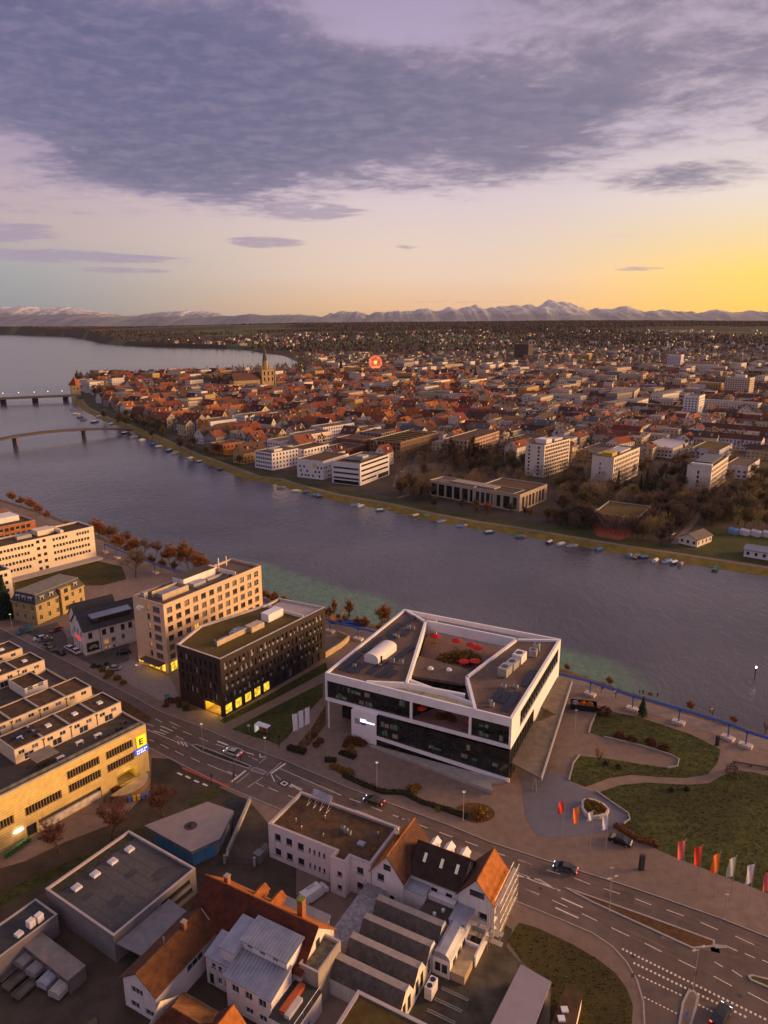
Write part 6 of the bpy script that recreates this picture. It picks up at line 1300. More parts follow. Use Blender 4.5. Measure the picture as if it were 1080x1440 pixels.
plist = [(13.2, 40, 9.6), (19.9, 40, 9.6), (24.6, 39.2, 9.6), (26.8, 38.4, 9.6), (26.4, 28.6, 9.6), (29.0, 30.2, 9.6)]
for i, (x, y, z) in enumerate(plist):
    o = par if i == 0 else dup(par); o.location = TER(x, y, z); SEQ.setdefault('open red parasol in the roof courtyard', []).append(o)
for x, y, lab in ((25.4, 2.6, 'red parasol at the left side of the front loggia'), (38.0, 2.4, 'tall red parasol beside the right glass room of the loggia')): o = dup(par, TER(x, y, 8.86), label=lab); o.scale = (.8, .8, 1.0)
# ================================================================== street furniture
def flag(loc, h_, col, label, fw=1.55, fl=4.0, rz=0.0, name='flag_pole', group=None):
    r = thing(name, label, 'flag', loc, rz, group); MB().tube((0, 0, 0), (0, 0, h_), .07, .045, 8).build('pole', metal_l, r); b = MB(); nx_, nz = 5, 10; q = random.Random(int(loc[0]*31)); ph = q.uniform(0, 6)
    P_ = lambda i, j: (-fw*i/nx_-.05, .16*sin(2.4*i/nx_*pi*.8+ph+j*.35)*(i/nx_), h_-.15-fl*j/nz-.12*sin(i*.8+ph)*(i/nx_))
    for i in range(nx_):
        for j in range(nz): b.face([P_(i, j), P_(i, j+1), P_(i+1, j+1), P_(i+1, j)])
    b.build('flag_cloth', M('flag_'+col[0], col[1], .8, .06, 1.5), r, smooth=True); MB().tube((0, 0, h_), (0, 0, h_+.12), .09, n=8).build('finial', metal_l, r); return r
cols = {'pink': (.72, .16, .14), 'red': (.72, .055, .03), 'orange': (.85, .20, .03), 'mint': (.55, .56, .46), 'lilac': (.60, .58, .68), 'white': (.70, .68, .72), 'rose': (.75, .14, .13)}
for i, (p, k) in enumerate(zip(((730, 460), (795, 485), (865, 515), (928, 530), (1000, 560), (1070, 590)), ('pink', 'red', 'orange', 'mint', 'lilac', 'rose'))):
    flag(c4([p])[0], 9.5, (k, cols[k]), ('pink-red banner flag, leftmost of the right-hand row', 'bright red banner flag in the right-hand row', 'orange banner flag in the right-hand row', 'pale greenish-white banner flag in the right-hand row', 'lilac-white banner flag in the right-hand row', 'rose-red banner flag at the right edge of the photo')[i], rz=.3)
for i, (p, k) in enumerate(zip(((255, 290), (313, 315), (368, 333), (428, 352)), ('red', 'orange', 'white', 'lilac'))):
    flag(c4([p])[0], 9.3, (k, cols[k]), ('red flag, leftmost of the four on the plaza', 'orange flag in the row of four on the plaza', 'white drooping flag in front of the planter', 'pale lilac flag, rightmost of the four on the plaza')[i], 1.3 if i != 2 else 1.1, (2.6, 3.6, 2.0, 3.0)[i], .3)
for i, p in enumerate(((820, 985), (855, 965), (892, 945))): flag(cb([p])[0], 9.0, ('white', cols['white']), f'white banner flag on the footpath lawn, {nth(i+1)} from the left', 1.35, 4.6, .6)
def lamp(loc, h_, label, arm=.0, rz=0.0, lit=True, double=False):
    r = thing('street_lamp', label, 'street lamp', loc, rz); MB().tube((0, 0, 0), (0, 0, h_), .08, .05, 8).build('pole', M('lamp_pole', (.40, .33, .26), .6), r)
    for s in ((-1, 1) if double else (1,)):
        a = arm*s; 
        if arm: MB().tube((0, 0, h_), (a, 0, h_+.3), .05).build('arm', MATS['lamp_pole'], r)
        MB().box(a-.35, -.14, h_+.2, a+.35, .14, h_+.34).build('lamp_head', M('lamp_head', (.45, .42, .38), .5), r)
        MB().box(a-.28, -.1, h_+.15, a+.28, .1, h_+.2).build('lamp_glass', M('lamp_glass_lit' if lit else 'lamp_glass', (1, .75, .4), .4, 0, emit=5 if lit else 0), r)
    return r
for p, h_, lab in (((530, 1111), 6.8, 'street lamp at the hedge below the white lit sign'), ((651, 1156), 7.1, 'street lamp beside the large ochre bush'), ((286, 1056), 7.2, 'street lamp between the road and the lit garage'), ((374, 1072), 6.4, 'street lamp at the pedestrian crossing'), ((857, 1258), 5.5, 'street lamp on the pavement right of the four plaza flags'), ((1018, 1290), 4.5, 'short street lamp on the pavement below the flag row'), ((18, 892), 7, 'street lamp at the left edge beside the villa'), ((195, 965), 6.5, 'street lamp on the hotel forecourt verge'), ((808, 1030), 6, 'lamp on the promenade behind the upper park lawn'), ((862, 1002), 6, 'lamp on the promenade beside the pine'), ((997, 1028), 6, 'lamp on the promenade near the dark pillar')):
    lamp(G(*p), h_, lab, lit=p[0] < 700)
lamp(c4([(780, 885)])[0], 7.6, 'double-armed bright street lamp on the splitter island at lower right', .9, .4, True, True)
lamp(c4([(445, 575)])[0], 7.0, 'double-armed grey street lamp in the brown median', .8, .4, False, True)
def signal(loc, label, rz, h_=3.4, armL=0.0):
    r = thing('traffic_light', label, 'traffic light', loc, rz); MB().tube((0, 0, 0), (0, 0, h_), .07, n=8).build('pole', metal_d, r)
    if armL: MB().tube((0, 0, h_), (armL*.5, 0, h_+1.4), .05).tube((armL*.5, 0, h_+1.4), (armL, 0, h_+1.6), .05).build('arm', metal_l, r)
    k = MB().box(-.16+armL, -.14, h_-.9+armL*.4, .16+armL, .14, h_+armL*.4).build('signal_head', frame_d, r)
    for i, c in enumerate(((.5, .04, .03), (.25, .18, .02), (.03, .2, .08))): MB().tube((armL, -.141, h_-.75+i*.3+armL*.4), (armL, -.17, h_-.75+i*.3+armL*.4), .1, n=8).build('lens', M('lens%d' % i, c, .4), k)
    return r
for i, (p, lab, rz, arm) in enumerate(((c2([(395, 275)])[0], 'traffic light on the far pavement by the footpath', 2.6, 0), (c2([(50, 575)])[0], 'traffic light at the near kerb above the ramp', -.5, 0), (c6([(655, 430)])[0], 'arched traffic light arm reaching over the near lanes', .6, 1.8), (c6([(533, 490)])[0], 'dark signal post with blue disc at the cycle lane', -.4, 0), (c4([(783, 882)])[0], 'dark signal post at the tip of the splitter island', .3, 0))): signal(p, lab, rz, 3.4, arm)
def sign_post(loc, label, rz=0, plate=(.05, .12, .5), h_=2.6, round_=True, w_=.35):
    r = thing('road_sign', label, 'road sign', loc, rz); MB().tube((0, 0, 0), (0, 0, h_), .04, n=6).build('post', metal_l, r)
    (MB().tube((0, -.05, h_-.1), (0, -.09, h_-.1), w_, n=16) if round_ else MB().box(-w_, -.09, h_-.9, w_, -.05, h_)).build('plate', M('plate_%d' % int(plate[2]*100), plate, .5, .05), r); return r
sign_post(c2([(395, 270)])[0], 'blue round road sign beside the footpath at the crossing', .4); sign_post(c2([(162, 160)])[0], 'small white round road sign near the bus shelter', .4, (.7, .66, .6), 2.0); sign_post(c4([(750, 1005)])[0], 'blue and white striped bollard sign on the splitter island', .3, (.1, .14, .42), 1.6, False, .3); sign_post(c1([(455, 60)])[0], 'teal information pillar at the corner left of the dark office', .5, (.03, .26, .34), 3.0, False, .7); sign_post(c4([(535, 855)])[0], 'dark road sign at the kerb of the side street', .3, (.08, .08, .10), 1.8, False, .3)
# bus shelter
r = thing('bus_shelter', 'small bus shelter with white roof and red seats on the pavement', 'bus shelter', c2([(270, 168)])[0], radians(-30))
MB().box(-2.0, -.8, 2.3, 2.0, .8, 2.45).build('roof', white_p, r); MB().box(-2.0, .7, .3, 2.0, .74, 2.3).build('back_glass', gl2, r); MB().box(-1.6, .1, .42, 1.0, .5, .5).build('bench', redum, r); MB().box(-2.1, -.7, 0, -1.95, .75, 2.3).build('side_panel', M('lit_poster', (.75, .72, .66), .5, .1, emit=.4), r)
for x in (-1.9, 1.9): MB().tube((x, -.6, 0), (x, -.6, 2.3), .05).build('post', metal_l, r)
# planter ring with ochre bushes
r = thing('planter_ring', 'pale kidney-shaped stone planter of ochre bushes on the plaza', 'planter', (0, 0, 0)); pp = cr(720, 1100, 6)([(585, 180), (610, 160), (660, 158), (720, 175), (780, 205), (820, 250), (800, 295), (740, 312), (680, 315), (620, 290), (585, 240)])
if sum(pp[i][0]*pp[(i+1) % 11][1]-pp[(i+1) % 11][0]*pp[i][1] for i in range(11)) < 0: pp = pp[::-1]
pi_ = inset(pp, .5); b = MB()
for i in range(11): b.prism([pp[i], pp[(i+1) % 11], pi_[(i+1) % 11], pi_[i]], 0, .75)
b.build('stone_rim', M('pale_stone', (.52, .44, .38), .8, .1), r); MB().face([(*p, .55) for p in pi_]).build('soil', soilm, r)
for p in ((640, 190), (700, 205), (650, 240), (720, 250), (770, 250), (690, 285), (630, 215), (745, 225)): shrub('ochre', cr(720, 1100, 6)([p])[0], .75, seq='ochre bush in the stone planter on the plaza', z=.5)
# pillar, bins, bench wall
r = thing('advertising_pillar', 'tall dark pillar standing on the pavement right of the parked black car', 'pillar', c4([(573, 405)])[0], .3); MB().box(-.45, -.3, .1, .45, .3, 3.2).build('body', M('pillar_dark', (.03, .03, .035), .5), r); MB().box(-.55, -.4, 0, .55, .4, .1).build('base', metal_d, r)
r = thing('advertising_pillar', 'dark slim pillar on the promenade at the end of the park path', 'pillar', cp([(838, 500)])[0], .3); MB().box(-.35, -.3, .1, .35, .3, 2.6).build('body', M('pillar_dark'), r); MB().box(-.45, -.4, 0, .45, .4, .1).build('base', metal_d, r)
r = thing('bench', 'long dark slatted bench beside the twiggy bush in the park', 'bench', cp([(1000, 600)])[0], radians(-18))
for i in range(4): MB().box(-4, -.3+i*.18, .42, 4, -.16+i*.18, .48).build('slat', frame_d, r)
for x in (-3.6, 0, 3.6): MB().box(x-.1, -.3, 0, x+.1, .3, .42).build('leg', metal_d, r)
bin_me = (MB().prism([(-.3, -.35), (.3, -.35), (.3, .35), (-.3, .35)], .1, 1.0).mesh('body', [M('bin_green', (.03, .10, .03), .6, .2)]), MB().box(-.33, -.4, 1.0, .33, .38, 1.1).mesh('lid', [M('bin_lid', (.05, .13, .03), .6, .2)]))
def bin_(loc, rz, seq, mats=None):
    o = thing('wheelie_bin', 'bin', 'bin', loc, rz, 'wheelie bins'); a = put('body', bin_me[0], o); c = put('lid', bin_me[1], o)
    if mats:
        a = a.data.copy(); a.materials.clear(); a.materials.append(mats); o.children[0].data = a; e = c.data.copy(); e.materials.clear(); e.materials.append(mats); o.children[1].data = e
    SEQ.setdefault(seq, []).append(o)
cg = cr(0, 1160, 18)
for i in range(7): bin_(cg([(160+i*95, 830-i*66)])[0], .7, 'green wheelie bin in the row below the supermarket strip light')
cbn = cr(0, 880, 4.5)
for i, m_ in enumerate(('grey', 'blue', 'yellow', 'yellow', 'blue', 'blue')):
    bin_(cbn([(795+i*28, 1118-i*6)])[0], .4, m_+' wheelie bin in the row by the supermarket entrance', M('bin_'+m_, {'grey': (.06, .06, .07), 'blue': (.05, .10, .38), 'yellow': (.5, .3, .03)}[m_], .6))
# ---- blue pipeline on posts along the shore
bp_ = [(-126.2, 306.6), (-117.8, 298.5), (-95, 279), (-68, 257), (-45, 239), (-18.1, 220.7), (-8.4, 214.6), (18, 200), (40, 189), (57.4, 178.6), (66.6, 170.9), (76.3, 164.2), (85.7, 157.0), (88.5, 153.7), (98, 146), (125, 124)]
r = thing('pipeline', 'bright blue pipeline raised on posts with white concrete feet along the river promenade', 'pipeline', (0, 0, 0)); ftm = M('concrete_foot', (.56, .46, .40), .85, .12)
for p, q in zip(bp_, bp_[1:]):
    MB().tube((*p, 4.0), (*q, 4.0), .22, n=8).build('pipe', M('pipe_blue', (.035, .10, .36), .45, .12, 1.0), r); pv_ = offs([p, q], .55); MB().tube((*pv_[0], 4.0), (*pv_[1], 4.0), .22, n=8).build('pipe', MATS['pipe_blue'], r)
for i, p in enumerate(bp_[:-1]):
    a = atan2(bp_[i+1][1]-p[1], bp_[i+1][0]-p[0]); o = MB().box(-.14, -.14, .6, .14, .14, 3.8).build('post', MATS['pipe_blue'], r, (*p, 0), a); MB().box(-.35, -.3, 3.66, .35, .9, 3.78).build('cross_arm', MATS['pipe_blue'], o)
    MB().prism([(-1.5, -.9), (1.5, -.9), (1.5, .9), (-1.5, .9)], 0, .7).build('foot', ftm, r, (*p, 0), a)
# ---- skip with orange load
r = thing('skip_container', 'black open container holding orange and white sacks beside the canopy', 'container', cp([(205, 325)])[0], radians(-12)); kb = M('container_black', (.02, .02, .022), .6, .2)
b = MB(); b.box(-3.4, -1.5, .1, 3.4, 1.5, .25).box(-3.4, -1.5, .25, 3.4, -1.4, 1.7).box(-3.4, 1.4, .25, 3.4, 1.5, 1.7).box(-3.4, -1.4, .25, -3.3, 1.4, 1.7).box(3.3, -1.4, .25, 3.4, 1.4, 1.7); b.build('tub', kb, r)
for x, c, k in ((-2.2, (.45, .42, .44), 'grey'), (-.2, (.75, .17, .02), 'orange'), (1.6, (.50, .25, .07), 'tan')): leaf_ball(int(x*10)+77, 160, 1.0, .9, .4).build('sack_'+k, M('sack_'+k, c, .8), r, (x, 0, .9))
# ---- excavator and pipe stack by the shore
r = thing('excavator', 'orange tracked excavator parked on the shore behind the dark brick office', 'excavator', cr(430, 840, 2.769)([(115, 95)])[0], .4); orr = M('machine_orange', (.55, .22, .02), .5, .15)
for s in (-1, 1): MB().box(-1.8, s*1.1-.3, 0, 1.8, s*1.1+.3, .75).build('track', frame_d, r)
MB().box(-1.8, -1.2, .8, 1.0, 1.2, 1.9).build('body', orr, r); MB().box(.2, -1.2, 1.9, 1.5, -.1, 2.9).build('cab', gl, r); MB().tube((1.0, .4, 1.5), (3.6, .4, 4.0), .25, .2, 6).build('boom', orr, r); MB().tube((3.6, .4, 4.0), (5.2, .4, 1.8), .18, .14, 6).build('stick', orr, r); MB().prism([(4.8, 0), (5.6, 0), (5.6, .8), (4.8, .8)], .9, 1.8).build('bucket', metal_d, r)
r = thing('pipe_stack', 'stack of blue pipes lying on the shore right of the excavator', 'pipes', cr(430, 840, 2.769)([(180, 110)])[0], -.2)
for i in range(6): MB().tube((-4, i*.55, .25), (5+.4*(i % 2), i*.55, .25), .24, n=8).build('pipe', MATS['pipe_blue'], r)
for i in range(5): MB().tube((-3.6, .28+i*.55, .72), (5, .28+i*.55, .72), .24, n=8).build('pipe', MATS['pipe_blue'], r)
r = thing('garden_wall', 'L-shaped pale garden wall at the river end of the dark brick office', 'wall', (0, 0, 0)); gwp = cb([(985, 455), (1080, 395), (1130, 350), (1060, 320)]); gwq = offs(gwp, .4)
for i in range(3): MB().prism([gwp[i], gwp[i+1], gwq[i+1], gwq[i]], 0, 1.9).build('wall_section', M('garden_wall', (.45, .34, .20), .85, .12), r)
# ================================================================== vehicles
wheel_me = MB().tube((0, -.11, 0), (0, .11, 0), .33, n=12).mesh('wheel', [frame_d]); rim_me = MB().tube((0, -.12, 0), (0, -.125, 0), .2, n=10).tube((0, .12, 0), (0, .125, 0), .2, n=10).mesh('rim', [metal_l])
def car(loc, rz, col, label, kind='car', lights=False, seq=None):
    L, Wd = (4.4, 1.78) if kind == 'car' else (5.6, 2.0)
    r = thing('parked_car' if not lights else 'car', label, 'car' if kind == 'car' else 'van', loc, rz)
    if kind == 'car':
        low = [(-2.2, .35), (-2.2, .75), (-2.05, .9), (-1.1, .95), (.9, .98), (2.0, .95), (2.2, .8), (2.2, .35)]; cab = [(-1.35, .93), (-.55, 1.42), (.95, 1.45), (1.75, .96)]
    else:
        low = [(-2.8, .35), (-2.8, 1.0), (-2.55, 1.15), (-1.8, 1.25), (2.75, 1.25), (2.8, 1.1), (2.8, .35)]; cab = [(-2.0, 1.22), (-1.3, 2.15), (2.6, 2.2), (2.75, 1.22)]
    def ext(pf, w0, w1, zt):
        b = MB(); n = len(pf); wz = lambda z: w0+(w1-w0)*max(0, (z-pf[0][1]))/max(.01, zt-pf[0][1])
        for (x0, z0), (x1, z1) in zip(pf, pf[1:]+pf[:1]): b.face([(x0, -wz(z0)/2, z0), (x0, wz(z0)/2, z0), (x1, wz(z1)/2, z1), (x1, -wz(z1)/2, z1)])
        b.face([(x, -wz(z)/2, z) for x, z in pf][::-1]); b.face([(x, wz(z)/2, z) for x, z in pf]); return b
    paint = M('paint_%02d%02d%02d' % tuple(int(c*99) for c in col), col, .3, .05, spec=.5)
    ext(low, Wd, Wd*.97, 1.0).build('body', paint, r); zt = cab[1][1]
    ext(cab, Wd*.94, Wd*.74, zt).build('cabin_glass', gl_dark, r) if kind == 'car' else ext(cab, Wd*.96, Wd*.88, zt).build('cabin', paint, r)
    x0, x1 = cab[1][0]+.05, cab[2][0]-.02; w_ = Wd*(.75 if kind == 'car' else .8); MB().box(x0, -w_/2, zt-.02, x1, w_/2, zt+.035).build('roof', paint, r)
    if kind != 'car': MB().face([(-1.97, -.8, 1.28), (-1.33, -.75, 2.05), (-1.33, .75, 2.05), (-1.97, .8, 1.28)][::-1]).build('windscreen', gl_dark, r, (-.03, 0, .02))
    for sx in (-L*.31, L*.31):
        for s in (-1, 1): w__ = put('wheel', wheel_me, r, (sx, s*(Wd/2-.1), .33)); put('rim', rim_me, w__)
    hl = M('headlight', (.8, .8, .85), .2, 0, emit=6) if lights else M('headlight_off', (.6, .6, .62), .2); tlm = M('tail_light_on', (.9, .04, .02), .3, 0, emit=5) if lights else M('tail_light', (.4, .02, .02), .3)
    for s in (-1, 1): MB().box(-L/2-.02, s*.62-.2, .62, -L/2+.06, s*.62+.2, .78).build('headlight', hl, r); MB().box(L/2-.05, s*.66-.16, .68, L/2+.02, s*.66+.16, .86).build('tail_light', tlm, r)
    if seq: SEQ.setdefault(seq, []).append(r)
    return r
RD = radians(-27)
car(c6([(645, 312)])[0], RD, (.45, .44, .46), 'silver car driving left on the road beside the grassy median', lights=True)
car(G(526, 1129), RD, (.025, .025, .03), 'black car driving left below the roadside hedge', lights=True)
car(G(795, 1224), radians(-25), (.06, .06, .075), 'dark grey car driving left in front of the plaza flags', lights=True)
car(G(872, 1185), radians(-30)+pi, (.012, .012, .016), 'black car parked on the pavement beside the lawn')
car(c4([(890, 1000)])[0], radians(225), (.02, .02, .022), 'black car with red tail lights turning at the lower right', lights=True)
c0 = cr(0, 860, 6)
car(c0([(345, 238)])[0], radians(25), (.62, .60, .60), 'white car at the left end of the villa car park'); car(c0([(385, 252)])[0], radians(25), (.10, .13, .17), 'blue-grey car beside the white car in the villa car park')
car(c0([(590, 322)])[0], radians(-40), (.66, .63, .62), 'white car parked nearest the red-sign house gable'); car(c0([(640, 345)])[0], radians(-40), (.68, .65, .64), 'white car parked right of another under the gable wall')
car(c0([(475, 165)])[0], radians(60), (.22, .02, .025), 'dark red car parked between villa and white house'); car(c0([(1045, 355)])[0], radians(20), (.015, .017, .02), 'black car parked beside the white house and hotel'); car(c0([(960, 492)])[0], radians(5), (.40, .39, .40), 'silver car parked on the hotel forecourt edge')
car(c0([(415, 300)])[0], radians(-38), (.03, .03, .03), 'black small car in the front row of the villa car park'); car(c0([(510, 358)])[0], radians(-38), (.02, .02, .02), 'black car at the kerb nearest the road by the villa'); car(c0([(425, 330)])[0], radians(-38), (.10, .13, .03), 'olive green car in the front row by the road')
car(c0([(215, 178)])[0], radians(60), (.05, .10, .13), 'small teal van with pale roof beside the villa', 'van')
v = car(F(13.2, -4.4)[:2], FA+radians(252), (.66, .62, .62), 'white camper van parked behind the white office', 'van')
MB().box(-.4, -.7, 2.24, 1.2, -.3, 2.4).build('roof_hatch', M('dome_grey'), v)
# ================================================================== people on the promenade
def person_mesh():
    me = bpy.data.meshes.new('person'); v = [(0, 0, .95), (0, 0, 1.2), (0, 0, 1.42), (0, 0, 1.5), (0, .02, 1.64), (.1, 0, .9), (.12, .05, .5), (.13, 0, .08), (.13, .14, .04), (-.1, 0, .9), (-.12, -.1, .5), (-.14, -.2, .1), (-.14, -.06, .05), (.2, 0, 1.4), (.27, -.05, 1.12), (.25, .08, .88), (-.2, 0, 1.4), (-.27, .05, 1.12), (-.25, .16, .9)]
    e = [(0, 1), (1, 2), (2, 3), (3, 4), (0, 5), (5, 6), (6, 7), (7, 8), (0, 9), (9, 10), (10, 11), (11, 12), (2, 13), (13, 14), (14, 15), (2, 16), (16, 17), (17, 18)]; rad = [.15, .15, .16, .06, .1, .1, .07, .05, .04, .1, .07, .05, .04, .07, .05, .035, .07, .05, .035]
    me.from_pydata(v, e, []); o = bpy.data.objects.new('tmp', me); COL.objects.link(o); m = o.modifiers.new('s', 'SKIN')
    for sv, r_ in zip(me.skin_vertices[0].data, rad): sv.radius = (r_, r_)
    me.skin_vertices[0].data[0].use_root = True; s2 = o.modifiers.new('u', 'SUBSURF'); s2.levels = 1
    bpy.context.view_layer.update(); out = bpy.data.meshes.new_from_object(o.evaluated_get(bpy.context.evaluated_depsgraph_get())); bpy.data.objects.remove(o)
    return out
try: pm = person_mesh()
except Exception as ex: print('person', ex); pm = None
if pm:
    for i, (p, c, lab) in enumerate(((cp([(470, 258)])[0], (.03, .03, .04), 'person in dark clothes walking on the promenade left of the pine'), (cp([(486, 262)])[0], (.05, .045, .06), 'second person walking close beside another left of the pine'), (cp([(555, 275)])[0], (.12, .03, .025), 'person in reddish jacket on the promenade right of the pine'))):
        m_ = pm.copy(); m_.materials.clear(); m_.materials.append(M('clothes%d' % i, c, .9)); tag(put('person', m_, None, (*p, 0), 1.2+i), lab, 'person')
# river marker light
r = thing('river_marker', 'slim black river marker with white light standing in the water at right', 'marker', (*G(1061, 955, WZ), WZ)); MB().tube((0, 0, -1), (0, 0, 3.6), .14, n=8).build('post', frame_d, r); MB().tube((0, 0, 3.6), (0, 0, 4.1), .2, n=8).build('lamp', M('marker_light', (1, .95, .9), .4, 0, emit=7), r)

# ---- uneven grass on the lawns: tufts too many to count
def in_poly(x, y, P_):
    ins = False
    for i in range(len(P_)):
        a, c_ = P_[i], P_[i-1]
        if (a[1] > y) != (c_[1] > y) and x < (c_[0]-a[0])*(y-a[1])/(c_[1]-a[1])+a[0]: ins = not ins
    return ins
tu = MB(); qt = random.Random(9)
for o in [o for o in COL.objects if o.name.split('.')[0] in ('lawn', 'verge') and o.type == 'MESH' and len(o.data.polygons) == 1]:
    P_ = [(v.co.x, v.co.y) for v in o.data.vertices]; x0, x1 = min(p[0] for p in P_), min(110, max(p[0] for p in P_)); y0, y1 = min(p[1] for p in P_), max(p[1] for p in P_); zt = o.data.vertices[0].co.z
    for k in range(min(9000, int((x1-x0)*(y1-y0)*4))):
        x, y = qt.uniform(x0, x1), qt.uniform(y0, y1)
        if not in_poly(x, y, P_): continue
        a = qt.uniform(0, 6.28); h_ = qt.uniform(.05, .22); w_ = qt.uniform(.06, .2); tu.face([(x-cos(a)*w_, y-sin(a)*w_, zt), (x+cos(a)*w_, y+sin(a)*w_, zt), (x+qt.uniform(-.1, .1), y+qt.uniform(-.1, .1), zt+h_)], qt.choice((0, 0, 1, 2)))
tag(tu.build('grass_tufts', [M('tuft_green', (.055, .07, .014), .95, .3), M('tuft_straw', (.15, .105, .03), .95, .3), M('tuft_leaf_litter', (.13, .062, .018), .95, .3)]), 'rough grass tufts and leaf litter on the lawns', 'grass', kind='stuff')
# ================================================================== far bank: the larger buildings, one by one
HERO = []                                               # footprints kept clear of filler houses and trees
def pane_mesh(w_, h_, dep, gm):
    k = ('q', round(w_, 2), round(h_, 2), dep, gm.name)
    if k not in WINM: WINM[k] = MB().face([(0, dep, 0), (w_, dep, 0), (w_, dep, h_), (0, dep, h_)]).mesh('window', [gm])
    return WINM[k]
def mid_walls(r, pts, H, ops, wall, dep=.3):
    b = MB(); n = len(pts)
    for i in range(n):
        p, q = pts[i], pts[(i+1) % n]; L = hypot(q[0]-p[0], q[1]-p[1]); a = atan2(q[1]-p[1], q[0]-p[0]); o = [x for x in (ops.get(i, []) if ops else []) if x[0] > .02 and x[0]+x[2] < L-.02]
        facade(b, (p[0], p[1], 0), a, L, H, o, dep)
        for x in o: put('window', pane_mesh(x[2], x[3], dep-.05, x[4] if len(x) > 4 and x[4] else gl), r, (p[0]+cos(a)*x[0], p[1]+sin(a)*x[0], x[1]), a)
    b.build('wall', wall, r)
def g2(L, n, w_, h_, z0, fl, fh, m0=1.0, gm=None, alt=None):
    pitch = (L-2*m0-w_)/max(1, n-1); return [(m0+i*pitch+(alt if alt and f % 2 else 0), z0+f*fh, w_, h_, gm) for f in range(fl) for i in range(n) if m0+i*pitch+(alt if alt and f % 2 else 0)+w_ < L-.1]
def mid_block(name, label, corner, w1, w2, h, ang, wall, o_front, o_left, deck=None, extra=None, cat='building', par=.5):
    r = thing(name, label, cat, (*corner, 0), radians(ang)); mid_walls(r, rect(w2, w1), h, {0: o_front, 3: o_left}, wall)
    flat_roof(r, rect(w2, w1), h, par, deck or gravelroof, M('coping_grey')); HERO.append((corner[0], corner[1], radians(ang), w2, w1))
    if extra:
        for e in extra: MB().box(*e[:6]).build(e[7], e[6], r)
    return r
offw = M('off_white_facade', (.70, .64, .64), .8, .05, .3); warmw = M('warm_white_facade', (.72, .60, .50), .8, .06, .3); browns = M('brown_slat_facade', (.24, .14, .085), .85, .15, .8); lilacw = M('pale_lilac_facade', (.56, .52, .60), .8, .06, .3); conc2 = M('school_concrete', (.40, .31, .23), .85, .12, .5)
mid_block('office_building', 'white office with strip windows at the left end of the far-bank trio', (-78.7, 493.2), 18, 26, 12.4, 52, offw, g2(26, 8, 1.4, 1.6, 1.2, 4, 2.9), g2(18, 7, 2.0, 1.5, 1.2, 4, 2.9, gm=gl2), extra=[(6, 4, 12, 14, 12, 13.6, metal_l, 'plant_room')])
mid_block('office_building', 'white three-storey office set behind the far-bank trio', (-59, 519.7), 16, 30, 10.5, 57, offw, g2(30, 8, 1.8, 1.7, 1.0, 3, 3.2), g2(16, 4, 1.6, 1.7, 1.0, 3, 3.2), gravelbrown)
rc = random.Random(4)
def scat(L, H, n, s):
    out = []
    for k in range(400):
        u, z = rc.uniform(.8, L-.8-s), rc.choice([1.2+f*2.9 for f in range(int((H-1.5)/2.9))]); 
        if all(abs(u-o[0]) > s+.5 or abs(z-o[1]) > s+.3 for o in out): out.append((u, z, s, s, None))
        if len(out) >= n: break
    return out
mid_block('office_building', 'white cube with scattered square windows and a yellow loggia on the far bank', (-40.1, 461.6), 21, 33, 12.6, 62, offw, scat(33, 12.6, 22, 1.5), scat(21, 12.6, 13, 1.5)+[], gravelbrown, extra=[(-.05, 6, 7.6, .02, 8.2, 10.6, M('yellow_loggia', (.75, .48, .03), .7), 'loggia')])
mid_block('office_building', 'pale office with long horizontal window bands at the right of the far-bank trio', (-15.2, 443.7), 21, 40, 14.4, 62, offw, [(1.5, 2.0+f*3.3, 37, 1.3, None) for f in range(1, 4)]+[(24, .2, 15, 3.0, None), (2, 2.2, 20, 1.2, None)], [(1, 3.2+f*3.3, 19, 1.3, None) for f in range(3)]+[(1, .2, 19, 2.2, gl_dark)], gravelbrown, extra=[(8, 4, 14, 30, 16, 14.9, metal_d, 'solar_array'), (14, 6, 14.9, 22, 12, 16.2, metal_l, 'plant_room')])
mid_block('slatted_block', 'brown slatted building with tall narrow windows behind the far-bank car park', (12.6, 534), 28, 62, 13.4, 58, browns, g2(62, 22, 1.2, 1.9, 1.2, 4, 3.1, alt=.6, gm=gl2), g2(28, 8, 2.2, 2.2, 1.0, 4, 3.1, gm=gl_dark), gravelbrown, extra=[(5+i*9, 4, 13, 9+i*9, 24, 13.6, sedum, 'roof_bed') for i in range(6)])
mid_block('slatted_block', 'pinkish-brown apartment block among the poplars left of the white tower block', (62.7, 529.2), 20, 60, 15.4, 58, M('pink_brown_facade', (.42, .27, .20), .85, .1), g2(60, 20, 1.6, 1.5, 1.2, 5, 2.9, gm=gl), g2(20, 6, 1.6, 1.5, 1.2, 5, 2.9), gravelbrown)
mid_block('brick_block', 'grey and rust brick block between the white offices and brown slatted building', (-17, 559.6), 26, 20, 11, 58, M('rust_brick', (.20, .07, .045), .85, .2), g2(20, 7, 1.2, 1.8, 1.0, 3, 3.2), g2(26, 8, 1.4, 1.8, 1.0, 3, 3.2, gm=gl2), gravelbrown)
mid_block('brick_block', 'dark grey concrete block beside the rust brick block', (-2, 585), 22, 22, 12.5, 58, M('grey_concrete', (.24, .19, .17), .85, .12), g2(22, 7, 1.4, 1.8, 1.0, 4, 3.0), g2(22, 6, 1.6, 1.6, 1.0, 4, 3.0), gravelbrown)
mid_block('brick_block', 'low rust-red block with dark stacked slab roof in front of the grey block', (-28, 535), 22, 26, 8, 58, M('rust_brick'), g2(26, 8, 1.8, 1.4, 1.0, 2, 3.2), g2(22, 6, 2, 1.4, 1.0, 2, 3.2), gravelbrown)
